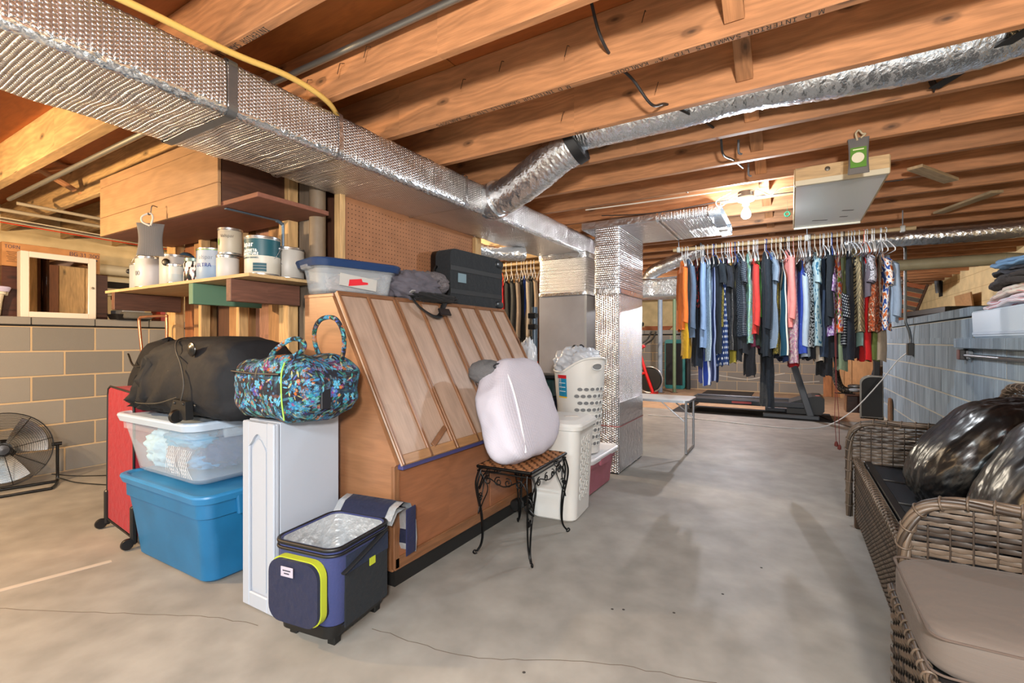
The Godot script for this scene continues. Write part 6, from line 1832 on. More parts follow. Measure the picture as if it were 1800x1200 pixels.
	m = mb(); m.tube(PackedVector3Array([Vector3(0.03, 0.78, -7.66) - o, Vector3(0.03, 0.78, -8.34) - o]), 0.025, 12)
	obj("handle_bar", m, dk, t)
	obj("pad_sticker", bxm(Vector3(0.33, 0.321, -7.85) - o, Vector3(0.06, 0.004, 0.06), 0.0), plain(Color(0.75, 0.40, 0.38), 0.5), t)
	tag(obj("floor_mat", bxm(Vector3(-0.55, 0.002, -8.0), Vector3(2.1, 0.004, 0.9), 0.0), plain(Color(0.05, 0.05, 0.055), 0.8)), "thin black mat under the treadmill", "mat")
	# timber and trunk in the far right corner
	t = thing("pine_boards", "two upright pine boards leaning at the right end of the far wall", "boards", Vector3(0.70, 0, -11.12))
	for s in [-0.075, 0.075]: obj("board", bxm(Vector3(s, 0.34, 0), Vector3(0.14, 0.68, 0.035), 0.003, Basis(Vector3(1, 0, 0), -0.05), Vector2(s * 5.0, 0)), wood("pine_orange", Color(0.78, 0.52, 0.32)), t)
	t = thing("door_panel", "pale wooden panelled door standing in the far right corner behind the trunk", "panel", Vector3(1.12, 0, -10.9), -8)
	obj("slab", bxm(Vector3(-0.02, 0.40, 0), Vector3(0.58, 0.80, 0.03), 0.003), wood("maple_pale", Color(0.80, 0.60, 0.40), "ply"), t)
	for q in [[-0.27, 0.05], [-0.14, 0.03], [0.22, 0.05]]: obj("stile", bxm(Vector3(q[0], 0.40, 0.02), Vector3(q[1], 0.80, 0.014), 0.003), wood("maple_pale2", Color(0.84, 0.65, 0.45)), t)
	t = thing("trunk", "dark brown trunk with tan ends on the floor at the far right", "trunk", Vector3(0.97, 0, -8.98))
	obj("body", bxm(Vector3(0, 0.125, 0), Vector3(0.46, 0.25, 0.36), 0.006), wood("trunk_brown", Color(0.22, 0.11, 0.09), "wood", 0.45), t)
	obj("lid", bxm(Vector3(0, 0.262, 0), Vector3(0.48, 0.025, 0.38), 0.006), wood("trunk_lid", Color(0.36, 0.22, 0.16), "wood", 0.45), t)
	obj("tan_end", bxm(Vector3(-0.235, 0.125, 0), Vector3(0.012, 0.25, 0.35), 0.003), wood("trunk_end", Color(0.58, 0.42, 0.29)), t)
	t = thing("boot", "tall black and cream patterned boot standing on the brown trunk", "boot", Vector3(0.62, 0.276, -8.88))
	var bp := mat("boot_print", Color(1, 1, 1), 0.8)
	var nb := fnl(141, 0.11, 2)
	bp.albedo_texture = paint(128, 128, func(x: int, y: int): return Color(0.62, 0.58, 0.50) if absf(nb.get_noise_2d(x, y)) < 0.06 else Color(0.025, 0.025, 0.03))
	m = mb(); m.tube(curve([Vector3(-0.03, 0.40, 0), Vector3(-0.01, 0.26, 0), Vector3(0.03, 0.12, 0), Vector3(0.10, 0.055, 0), Vector3(0.20, 0.04, 0)], 8), 0.055, 16, true, 2.0)
	obj("shaft", m, bp, t)
	obj("sole", bxm(Vector3(0.10, 0.006, 0), Vector3(0.26, 0.012, 0.09), 0.004), blk, t)
	for k in 2:
		m = mb(); m.blob(Vector3(0.84 + 0.02 * k, 0.335 + 0.055 * k, -8.86 - 0.1 * k), Vector3(0.10, 0.032, 0.04), 2.4, 20, 12)
		tag(obj("shoe", m, plain(Color(0.60, 0.63, 0.66), 0.3, 0.3)), ["silver slip-on shoe beside the patterned boot on the trunk, nearer one", "silver slip-on shoe behind the other on the trunk"][k], "shoe", "silver shoes on the trunk")
	m = mb(); m.tube(PackedVector3Array([Vector3(0.88, 0.05, -8.55), Vector3(1.02, 0.62, -8.45), Vector3(1.16, 1.20, -8.35)]), 0.02, 10)
	tag(obj("leaning_pole", m, plain(Color(0.11, 0.15, 0.20), 0.4)), "dark blue pole leaning against the right wall corner", "pole")
	tag(obj("dark_post", bxm(Vector3(1.045, 0.60, -8.36), Vector3(0.07, 1.20, 0.09), 0.006), plain(Color(0.05, 0.055, 0.06), 0.5)), "tall dark narrow post at the end of the right half wall", "post")
	# panel heater
	t = thing("panel_heater", "black fronted portable heater with a silver rounded case near the right wall", "heater", Vector3(0.97, 0, -8.22), -6)
	m = mb()
	var hp := PackedVector2Array([Vector2(-0.13, 0.02), Vector2(0.13, 0.02), Vector2(0.13, 0.60)])
	for k in 9: hp.append(Vector2(0.01 - 0.14 * sin(PI * 0.5 * k / 8.0), 0.50 + 0.105 * cos(PI * 0.5 * k / 8.0)))
	m.prism(hp, 0.20, Transform3D(Basis.IDENTITY, Vector3(0, 0, -0.2)), true)
	obj("silver_case", m, plain(Color(0.50, 0.49, 0.47), 0.35, 0.5), t)
	m = mb()
	var hp2 := PackedVector2Array()
	for p in hp: hp2.append(Vector2(p.x * 0.9 + 0.008, 0.03 + (p.y - 0.02) * 0.95))
	m.prism(hp2, 0.012, Transform3D.IDENTITY, true)
	obj("black_front", m, plain(Color(0.02, 0.025, 0.035), 0.55), t)
	obj("control_strip", bxm(Vector3(-0.06, 0.585, -0.03), Vector3(0.09, 0.006, 0.04), 0.001, Basis(Vector3(0, 0, 1), 0.5)), plain(Color(0.82, 0.82, 0.80), 0.5), t)
	for s in [-1, 1]: obj("foot", bxm(Vector3(s * 0.10, 0.01, -0.1), Vector3(0.05, 0.02, 0.24), 0.005), blk, t)
	# cords
	m = mb(); m.tube(curve([Vector3(1.07, 0.97, -6.42), Vector3(1.02, 0.86, -6.7), Vector3(0.90, 0.60, -6.95), Vector3(0.66, 0.25, -7.05), Vector3(0.42, 0.05, -7.05), Vector3(0.20, 0.006, -6.9), Vector3(-0.05, 0.006, -6.80), Vector3(-0.31, 0.006, -6.81), Vector3(-1.08, 0.006, -6.96), Vector3(-1.8, 0.006, -6.98)], 10), 0.006, 8)
	tag(obj("power_cord", m, plain(Color(0.86, 0.87, 0.88), 0.5)), "white extension cord drooping from the wall outlet across the floor", "cord")
	m = mb(); m.tube(curve([Vector3(0.35, 0.03, -8.0), Vector3(0.45, 0.006, -7.8), Vector3(0.62, 0.006, -7.35), Vector3(0.85, 0.006, -6.9)], 8), 0.005, 6)
	tag(obj("power_cord", m, blk), "black treadmill cord on the floor near the right wall", "cord")
	m = mb()
	m.tube(curve([Vector3(0.30, 1.30, -4.50), Vector3(0.298, 1.15, -4.46), Vector3(0.302, 0.75, -4.44), Vector3(0.296, 0.5, -4.44), Vector3(0.306, 0.30, -4.44)], 8), 0.0021, 6)
	m.tube(curve([Vector3(0.304, 1.30, -4.50), Vector3(0.306, 1.15, -4.46), Vector3(0.308, 0.75, -4.44), Vector3(0.322, 0.5, -4.44), Vector3(0.326, 0.28, -4.44)], 8), 0.0021, 6)
	t = thing("pull_cord", "thin dark red pull cord with two wooden beads hanging in front of the clothes", "cord", Vector3.ZERO)
	obj("cord", m, plain(Color(0.42, 0.14, 0.13), 0.7), t)
	for p in [Vector3(0.306, 0.285, -4.44), Vector3(0.326, 0.262, -4.44)]:
		m = mb(); m.lathe([Vector2(0, 0.022), Vector2(0.008, 0.018), Vector2(0.013, 0.0), Vector2(0.013, -0.015), Vector2(0, -0.022)], 12, Transform3D(Basis.IDENTITY, p))
		obj("bead", m, plain(Color(0.45, 0.17, 0.13), 0.5), t)
	# outlet and conduit on the right wall
	t = thing("wall_outlet", "grey outlet box fed by a vertical conduit on the right half wall", "outlet", Vector3(1.085, 1.0, -6.37))
	var steel := plain(Color(0.45, 0.47, 0.49), 0.4, 0.7)
	obj("box", bxm(Vector3(-0.005, 0, 0), Vector3(0.05, 0.13, 0.085), 0.005), plain(Color(0.20, 0.20, 0.20), 0.5), t)
	obj("cover_plate", bxm(Vector3(-0.032, 0, 0), Vector3(0.006, 0.12, 0.075), 0.003), plain(Color(0.27, 0.25, 0.23), 0.4, 0.4), t)
	m = mb(); m.tube(curve([Vector3(-0.005, 0.06, 0), Vector3(-0.005, 0.12, 0), Vector3(-0.02, 0.20, 0.015), Vector3(-0.045, 0.27, 0.02), Vector3(-0.05, 0.34, 0.02), Vector3(-0.05, 0.70, 0.02), Vector3(-0.05, 1.02, 0.02), Vector3(-0.06, 1.07, 0.02), Vector3(-0.09, 1.095, 0.02)], 6), 0.0135, 10)
	obj("conduit", m, steel, t)
	t = thing("wall_outlet", "small outlet box with a horizontal conduit under the right ledge", "outlet", Vector3(1.085, 0.985, -4.62))
	obj("box", bxm(Vector3(-0.005, 0, 0), Vector3(0.05, 0.075, 0.065), 0.005), plain(Color(0.20, 0.19, 0.19), 0.5), t)
	obj("cover_plate", bxm(Vector3(-0.032, 0, 0), Vector3(0.006, 0.07, 0.06), 0.003), plain(Color(0.40, 0.22, 0.20), 0.4), t)
	obj("bracket", bxm(Vector3(0.0, 0.0, 0.13), Vector3(0.03, 0.06, 0.05), 0.004), steel, t)
	m = mb(); m.tube(PackedVector3Array([Vector3(-0.005, -0.005, 0.03), Vector3(-0.005, -0.008, 1.6)]), 0.0125, 10)
	obj("conduit", m, steel, t)
	# drain pipe
	m = mb(); m.tube(curve([Vector3(0.55, 1.86, -6.2), Vector3(1.0, 1.86, -6.2), Vector3(1.66, 1.86, -6.2), Vector3(1.78, 1.855, -6.18), Vector3(1.90, 1.80, -6.1), Vector3(2.0, 1.62, -6.02), Vector3(2.02, 1.30, -6.0)], 8), 0.056, 20)
	tag(obj("drain_pipe", m, tri(mat("pvc", Color(0.70, 0.66, 0.53), 0.5), "blotch", 1.0)), "yellowed drain pipe running under the joists to the right outer wall", "pipe")
	m = mb()
	var ap := PackedVector2Array([Vector2(-0.10, 0.0), Vector2(0.10, 0.0)])
	for k in 9: ap.append(Vector2(0.10 * cos(PI * k / 8.0), 0.28 + 0.09 * sin(PI * k / 8.0)))
	m.prism(ap, 0.02, Transform3D(Basis(Vector3(0, 0, -1), Vector3.UP, Vector3(1, 0, 0)), Vector3(1.07, 0.0, -7.55)), true)
	tag(obj("arched_board", m, wood("arch_tan", Color(0.52, 0.38, 0.25))), "small tan board with a rounded top leaning low on the right wall", "board")
	# crawl space things
	t = thing("slatted_panel", "wooden panel with orange and grey slats leaning in the crawl space", "panel", Vector3(1.26, 1.33, -8.02), -25)
	var lean := Basis(Vector3(0, 0, 1), -0.32)
	for k in 9:
		obj("slat", bxm(lean * Vector3(0, 0.035 + k * 0.058, 0), Vector3(0.20, 0.053, 0.02), 0.003, lean), cedar if k % 2 == 0 else wood("slat_grey", Color(0.36, 0.32, 0.28)), t)
	for s in [-0.11, 0.11]: obj("side_frame", bxm(lean * Vector3(s, 0.27, -0.01), Vector3(0.025, 0.55, 0.035), 0.003, lean), wood("frame_brown", Color(0.38, 0.25, 0.17)), t)
	for k in 3:
		t = thing("window_frame_stack", ["lowest black flat frame lying in the right crawl space", "middle black flat frame lying in the right crawl space", "topmost black flat frame lying in the right crawl space"][k], "frame", Vector3(1.55, 1.263 + k * 0.068, -7.55 + 0.03 * k), 4.0 * k)
		for s in [-1, 1]:
			obj("rail", bxm(Vector3(s * 0.17, 0.032, 0), Vector3(0.05, 0.064, 1.3), 0.004), blk, t)
			obj("rail", bxm(Vector3(0, 0.032, s * 0.625), Vector3(0.29, 0.064, 0.05), 0.004), blk, t)
	tag(obj("plywood_offcut", bxm(Vector3(2.12, 1.52, -8.98), Vector3(0.02, 0.46, 0.72), 0.002, Basis(Vector3(0, 0, 1), 0.12)), wood("ply_pale", Color(0.72, 0.55, 0.37), "ply")), "plywood offcut leaning on the cream outer wall of the crawl space", "board")
	t = thing("foundation_vent", "dark opening with a grey pipe elbow in the cream outer wall", "vent", Vector3(2.2, 2.0, -10.6))
	obj("opening", bxm(Vector3(-0.004, -0.03, 0), Vector3(0.012, 0.26, 0.20), 0.0), plain(Color(0.08, 0.07, 0.06), 0.9), t)
	m = mb(); m.tube(curve([Vector3(-0.03, 0.10, -0.05), Vector3(-0.06, 0.10, 0.03), Vector3(-0.06, 0.02, 0.06), Vector3(-0.05, -0.1, 0.06)], 6), 0.035, 12)
	obj("elbow", m, plain(Color(0.45, 0.46, 0.47), 0.5, 0.4), t)
	# white box and folded clothes on the right ledge
	t = thing("white_drawer_box", "long white plastic box on the right ledge under the folded jeans", "box", Vector3(1.29, 1.103, -3.95))
	obj("box", loft([[0.0, 0.40, 0.92, 0.02], [0.012, 0.42, 0.94, 0.02], [0.17, 0.43, 0.96, 0.02], [0.18, 0.42, 0.95, 0.02]], true), plain(Color(0.72, 0.78, 0.84), 0.45), t)
	obj("lower_lip", bxm(Vector3(-0.208, 0.03, 0), Vector3(0.012, 0.02, 0.92), 0.003), plain(Color(0.66, 0.72, 0.79), 0.45), t)
	var fcols := [[Color(0.80, 0.80, 0.84), "white linen with red stitching lowest in the pile on the white box", 0.06], [Color(0.82, 0.79, 0.74), "cream and red patterned cloth second from the bottom of the pile", 0.065], [Color(0.16, 0.14, 0.14), "dark charcoal trousers folded in the middle of the pile on the white box", 0.07], [Color(0.14, 0.15, 0.19), "dark navy jeans folded under the pale blue jeans", 0.045], [Color(0.38, 0.53, 0.68), "pale blue jeans folded on top of the pile on the white box", 0.055]]
	var yy := 1.285
	for k in fcols.size():
		var nz := fnl(150 + k, 3.0, 3)
		var th: float = fcols[k][2]
		m = mb()
		for lay in 2:
			m.blob(Vector3(1.27 + 0.02 * (k % 2) + 0.012 * lay, yy + th * (0.27 + 0.46 * lay), -3.92 + 0.03 * (k % 3)), Vector3(0.20 - 0.012 * lay, th * 0.30, 0.44 - 0.04 * k), 4.0, 48, 12, func(p: Vector3, d: Vector3):
				p.y += 0.016 * nz.get_noise_3d(p.x * 4.0, lay, p.z * 2.6) + 0.012 * sin(p.z * 9.0 + k)
				p.x += 0.02 * nz.get_noise_3d(p.z * 2.0, 3.0, lay)
				return p)
		var cm := cloth(fcols[k][0], "fold%d" % k)
		if k == 0 or k == 1:
			var nn := fnl(160 + k, 0.03, 2)
			var base: Color = fcols[k][0]
			cm.albedo_color = Color.WHITE
			cm.albedo_texture = paint(128, 128, func(x: int, y: int): return Color(0.74, 0.28, 0.34) if nn.get_noise_2d(x, y * 2.0) > 0.28 and (x + y) % 3 != 0 else base)
		tag(obj("folded_cloth", m, cm), fcols[k][1], "clothes", "folded pile on the white box")
		yy += th
	# ---- ceiling fittings
	t = thing("panel_light", "unlit flat panel light with a wooden frame hung under the joists", "light", Vector3(0.235, 1.97, -3.74))
	var cw := wood("frame_cream", Color(0.86, 0.74, 0.56))
	obj("diffuser", bxm(Vector3(0, 0.006, 0), Vector3(0.42, 0.012, 1.20), 0.002), plain(Color(0.88, 0.89, 0.87), 0.3), t)
	for s in [-1, 1]:
		obj("frame_end", bxm(Vector3(0, 0.045, s * 0.605), Vector3(0.424, 0.09, 0.018), 0.002), cw, t)
		obj("frame_side", bxm(Vector3(s * 0.212, 0.045, 0), Vector3(0.012, 0.09, 1.19), 0.002), cw, t)
	for s in [-1, 1]: obj("edge_strip", bxm(Vector3(0, 0.004, s * 0.602), Vector3(0.424, 0.03, 0.026), 0.002), plain(Color(0.78, 0.76, 0.68), 0.4), t)
	m = mb(); m.lathe([Vector2(0, 0.004), Vector2(0.006, 0.004), Vector2(0.012, 0.002), Vector2(0.013, 0)], 14, Transform3D(Basis(Vector3(1, 0, 0), PI / 2), Vector3(-0.06, 0.062, 0.615)))
	obj("screw_eye", m, plain(Color(0.35, 0.33, 0.3), 0.4, 0.6), t)
	for s in [[-0.05, -0.40, 0.10], [0.09, -0.36, 0.05], [0.10, -0.18, 0.07]]: obj("smudge", bxm(Vector3(s[0], -0.0005, s[1]), Vector3(s[2], 0.001, 0.02), 0.0, yaw(20)), plain(Color(0.42, 0.42, 0.40), 0.6), t)
	for z in [-0.5, 0.5]:
		m = mb(); m.tube(PackedVector3Array([Vector3(0.1, 0.09, z), Vector3(0.1, JB - 1.97, z)]), 0.004, 6)
		obj("hanger_rod", m, plain(Color(0.4, 0.4, 0.4), 0.4, 0.8), t)
	t = thing("charcoal_bag", "small grey bag with green label hung from a joist above the panel light", "bag", Vector3(0.295, 1.925, -2.938))
	var lin: StandardMaterial3D = MT["grey_linen"]
	m = mb()
	m.grid(20, 20, func(u: float, v: float):
		var a := u * TAU
		return Vector3(signf(cos(a)) * pow(absf(cos(a)), 0.7) * (0.045 - 0.004 * sin(v * PI)), v * 0.18, sin(a) * 0.016 * pow(maxf(0.0, sin(PI * (0.02 + 0.96 * v))), 0.5)), true, false, true)
	obj("pouch", m, lin, t)
	obj("green_label", bxm(Vector3(-0.002, 0.078, 0.016), Vector3(0.066, 0.10, 0.003), 0.0), plain(Color(0.30, 0.50, 0.10), 0.6), t)
	m = mb(); m.lathe([Vector2(0, 0.001), Vector2(0.026, 0.001), Vector2(0.026, 0)], 24, Transform3D(Basis(Vector3(1, 0, 0), PI / 2), Vector3(-0.004, 0.076, 0.0178)))
	obj("label_disc", m, plain(Color(0.82, 0.80, 0.72), 0.6), t)
	obj("label_print", bxm(Vector3(-0.002, 0.117, 0.0178), Vector3(0.045, 0.006, 0.0006), 0.0), plain(Color(0.80, 0.84, 0.66), 0.6), t)
	m = mb(); m.tube(curve([Vector3(-0.005, 0.165, 0.008), Vector3(-0.012, 0.20, 0.01), Vector3(0.0, 0.215, 0.01), Vector3(0.014, 0.195, 0.012), Vector3(0.026, 0.19, 0.012), Vector3(0.008, 0.175, 0.01)], 6), 0.005, 6)
	obj("cord", m, plain(Color(0.72, 0.66, 0.55), 0.8), t)
	ring = PackedVector3Array()
	for i in 25: ring.append(Vector3(-0.02 + cos(TAU * i / 24) * 0.016, 2.0 + sin(TAU * i / 24) * 0.016, -3.95 + 0.004 * sin(i * 2.0)))
	m = mb(); m.tube(ring, 0.006, 6, false, 1, 1, true)
	m.tube(PackedVector3Array([Vector3(-0.02, 2.016, -3.95), Vector3(-0.02, 2.10, -3.95)]), 0.0015, 5)
	tag(obj("twine_ring", m, plain(Color(0.05, 0.35, 0.24), 0.7)), "small green twine ring hanging beside the panel light", "ring")
	for q in [Vector3(-0.24, 2.10, -2.80), Vector3(-0.22, 2.10, -3.2), Vector3(-0.62, 2.12, -3.4)]:
		m = mb(); m.tube(curve([q + Vector3(0, 0.06, 0), q, q + Vector3(0.006, -0.015, 0), q + Vector3(0.016, -0.02, 0.004)], 5), 0.006, 6)
		tag(obj("cut_cable_end", m, plain(Color(0.40, 0.42, 0.45), 0.5)), ["cut grey cable end poking from a joist near the bridging strip, nearest one", "cut grey cable end poking from a joist behind the nearest one", "cut grey cable end poking from a joist above the foil return duct"][[Vector3(-0.24, 2.10, -2.80), Vector3(-0.22, 2.10, -3.2), Vector3(-0.62, 2.12, -3.4)].find(q)], "cable end")


# ---------------------------------------------------------------- clothes racks
func pattern(kind: String) -> ImageTexture:
	var n := fnl(kind.hash() % 1000, 0.06, 2)
	var n2 := fnl(kind.hash() % 1000 + 1, 0.12, 1)
	return paint(128, 128, func(x: int, y: int):
		var a := n.get_noise_2d(x, y)
		var b := n2.get_noise_2d(x + 300, y)
		var h := float((x * 73 + y * 151 + (x * y) % 97) % 101) / 101.0
		match kind:
			"redfl": return Color(0.75, 0.10, 0.12) if a > 0.33 else (Color(0.30, 0.36, 0.30) if a > 0.27 else Color(0.07, 0.085, 0.12))
			"seq": return Color(0.62, 0.62, 0.60) if h > 0.86 else Color(0.075, 0.085, 0.10)
			"bstripe": return Color(0.82, 0.86, 0.92) if (x / 8) % 3 == 0 else Color(0.10, 0.22, 0.58)
			"bstripe2": return Color(0.55, 0.60, 0.75) if (x / 10) % 3 == 0 else Color(0.07, 0.13, 0.30)
			"shim": return Color(0.52, 0.60, 0.66) * (0.7 + 0.5 * absf(sin(x * 0.5 + a * 9.0)))
			"dots", "dots2", "dots3":
				var sz := 32 if kind == "dots" else (16 if kind == "dots3" else 12)
				var rad := 8.0 if kind == "dots" else (3.4 if kind == "dots3" else 1.6)
				var px := (x + (sz / 2 if (y / sz) % 2 == 1 else 0)) % sz - sz / 2
				var py := y % sz - sz / 2
				var base := Color(0.10, 0.21, 0.42) if kind == "dots" else (Color(0.075, 0.095, 0.14) if kind == "dots3" else Color(0.16, 0.20, 0.26))
				return Color(0.85, 0.87, 0.88) if sqrt(float(px * px + py * py)) < rad else base
			"leop": return Color(0.06, 0.06, 0.05) if absf(b) > 0.28 else Color(0.62, 0.55, 0.15)
			"irid": return Color.from_hsv(0.45 + 0.2 * a, 0.25, 0.5 + 0.45 * h)
			"heath": return Color(0.45, 0.52, 0.60) * (0.75 + 0.5 * h)
			"tstripe":
				var k := (x / 6) % 9
				return Color(0.86, 0.85, 0.80) if k == 0 or k == 4 else (Color(0.78, 0.45, 0.18) if k == 6 else Color(0.06, 0.26, 0.35))
			"pais": return Color(0.72, 0.35, 0.50) if absf(a) < 0.07 else (Color(0.82, 0.76, 0.74) if b > 0.0 else Color(0.68, 0.55, 0.62))
			"speck": return Color(0.08, 0.085, 0.10) if b > 0.02 else Color(0.78, 0.79, 0.80)
			"bfl": return Color(0.15, 0.38, 0.50) if a > 0.34 else Color(0.62, 0.72, 0.75)
			"lil": return Color(0.40, 0.18, 0.50) if a > 0.3 else (Color(0.75, 0.72, 0.80) if b > 0.1 else Color(0.55, 0.44, 0.62))
			"multi": return Color(0.80, 0.32, 0.08) if a > 0.2 else (Color(0.35, 0.48, 0.12) if a < -0.25 else (Color(0.42, 0.22, 0.55) if b > 0.25 else Color(0.82, 0.78, 0.74)))
			"chev": 
				var z := posmod(y + absi(x % 64 - 32), 16)
				return Color(0.05, 0.05, 0.05) if z < 3 or (z > 6 and z < 9) else Color(0.68, 0.61, 0.47)
			"rw": return Color(0.85, 0.82, 0.80) if (x / 6 + y / 6) % 2 == 0 else Color(0.50, 0.14, 0.24)
			"bw": return Color(0.07, 0.07, 0.09) if absf(a) < 0.09 else Color(0.72, 0.72, 0.76)
			"geo": return Color(0.12, 0.25, 0.52) if a > 0.22 else (Color(0.72, 0.36, 0.14) if a < -0.22 else Color(0.84, 0.82, 0.80))
			"geo2": return Color(0.80, 0.74, 0.66) if absf(a) < 0.06 else (Color(0.62, 0.26, 0.08) if b > 0.0 else Color(0.42, 0.20, 0.10))
		return Color.WHITE)

func garment(row: Array, pats: Dictionary, group: String, where: String) -> Node3D:
	var t := thing("garment", row[0] + " hanging on " + where, "clothing", Vector3(row[1], 0, -row[2]), 0.0, group)
	var ty: String = row[6]
	var wmax: float = {"L": 0.44, "T": 0.44, "S": 0.38, "D": 0.42, "P": 0.36}[ty]
	var thick := 0.05
	var alpha := atan2(row[1], row[2])
	var beta := asin(clampf((row[5] * 1.25 - thick) / wmax, 0.03, 0.75))
	t.rotation.y = -(PI / 2 + alpha) + beta * (1.0 if int(row[1] * 1000.0) % 3 != 0 else 0.8)
	var m: StandardMaterial3D
	if row[8] == "": m = cloth(Color.html(row[7]))
	else:
		if not pats.has(row[8]): pats[row[8]] = pattern(row[8])
		m = mat("print_" + row[8], Color.WHITE, 0.8)
		m.albedo_texture = pats[row[8]]
		m.uv1_scale = Vector3(1.7, 1.9, 1) if row[8] in ["chev", "geo", "geo2", "tstripe", "bstripe", "multi", "lil", "bfl", "pais"] else (Vector3(5.0, 5.0, 1) if row[8].begins_with("dots") else Vector3(3.0, 3.0, 1))
		if row[8] == "seq" or row[8] == "irid" or row[8] == "shim": m.roughness = 0.35; m.metallic = 0.3
	var top: float = row[3]
	var bot: float = row[4]
	var len_ := top - bot
	var sd := int(absf(row[1]) * 7919.0) % 997
	var nz := fnl(sd, 2.0, 2)
	var flare := 1.25 if ty == "D" else (1.08 if ty == "T" else 1.0)
	var hem := 0.0 if ty == "P" else 0.02
	var b := mb()
	b.grid(40, 26, func(u: float, v: float):
		var a := u * TAU
		var y := top - len_ * v
		var drop := v * len_
		var w: float
		if ty == "P": w = wmax * 0.5 * (0.88 + 0.12 * v)
		else:
			w = lerpf(0.055, wmax * 0.46, smoothstep(0.0, 0.085, drop))
			w *= lerpf(1.0, flare, smoothstep(0.15, 0.9, drop))
			if ty == "S": w *= 1.0 - 0.22 * exp(-pow((drop - 0.14) / 0.07, 2.0))
		var d := lerpf(0.012, thick * 0.5 * (1.0 + 0.5 * v), smoothstep(0.0, 0.15, drop))
		var cx := signf(cos(a)) * pow(absf(cos(a)), 0.8)
		var fold := sin(cx * 9.0 + sd) * 0.010 * smoothstep(0.05, 0.5, drop) + nz.get_noise_2d(cx * 1.2, drop * 1.4) * 0.009
		return Vector3(cx * w, y - hem * cx * cx * v + 0.012 * sin(cx * 7.0) * v - (0.075 * smoothstep(0.25, 1.0, absf(cx)) * smoothstep(0.0, 0.05, drop) * (1.0 - v) if ty != "P" else 0.0), sin(a) * d + fold), true, false, true, 0.85, len_)
	obj("body", b, m, t)
	if ty == "L" or ty == "T":
		var sl := minf(0.60, len_ * 0.8) if ty == "L" else 0.20
		for s in [1.0, -1.0]:
			b = mb()
			b.grid(16, 12, func(u: float, v: float):
				var a := u * TAU
				var r := lerpf(0.062, 0.040 if ty == "L" else 0.07, v)
				var c := Vector3(s * (wmax * 0.43 + 0.045 * sin(minf(v * 2.2, 1.0) * PI * 0.5)), top - 0.075 - sl * v, 0.0)
				return c + Vector3(cos(a) * r * 0.8, sin(a) * 0.01 - 0.02 * s * cos(a) * (1.0 - v), sin(a) * 0.024 + 0.004 * sin(v * 7.0 + sd)), true, false, true, 0.3, sl)
			obj("sleeve", b, m, t)
	elif ty == "S":
		for s in [-1.0, 1.0]:
			b = mb()
			b.tube(PackedVector3Array([Vector3(s * 0.09, top - 0.09, 0.012), Vector3(s * 0.075, top + 0.015, 0.0), Vector3(s * 0.09, top - 0.09, -0.012)]), 0.007, 6)
			obj("strap", b, m, t)
	return t

func hanger_mesh() -> ArrayMesh:
	var b := mb()
	b.tube(curve([Vector3(0.012, -0.02, 0), Vector3(0.020, 0.002, 0), Vector3(0.0, 0.020, 0), Vector3(-0.019, 0.004, 0), Vector3(-0.013, -0.022, 0), Vector3(0.0, -0.04, 0), Vector3(0.0, -0.085, 0)], 6), 0.0034, 6)
	b.tube(curve([Vector3(0.0, -0.082, 0), Vector3(0.06, -0.10, 0), Vector3(0.185, -0.165, 0), Vector3(0.20, -0.185, 0), Vector3(0.18, -0.195, 0), Vector3(0.0, -0.196, 0), Vector3(-0.18, -0.195, 0), Vector3(-0.20, -0.185, 0), Vector3(-0.185, -0.165, 0), Vector3(-0.06, -0.10, 0), Vector3(0.0, -0.082, 0)], 5), 0.0042, 6)
	return b.commit()

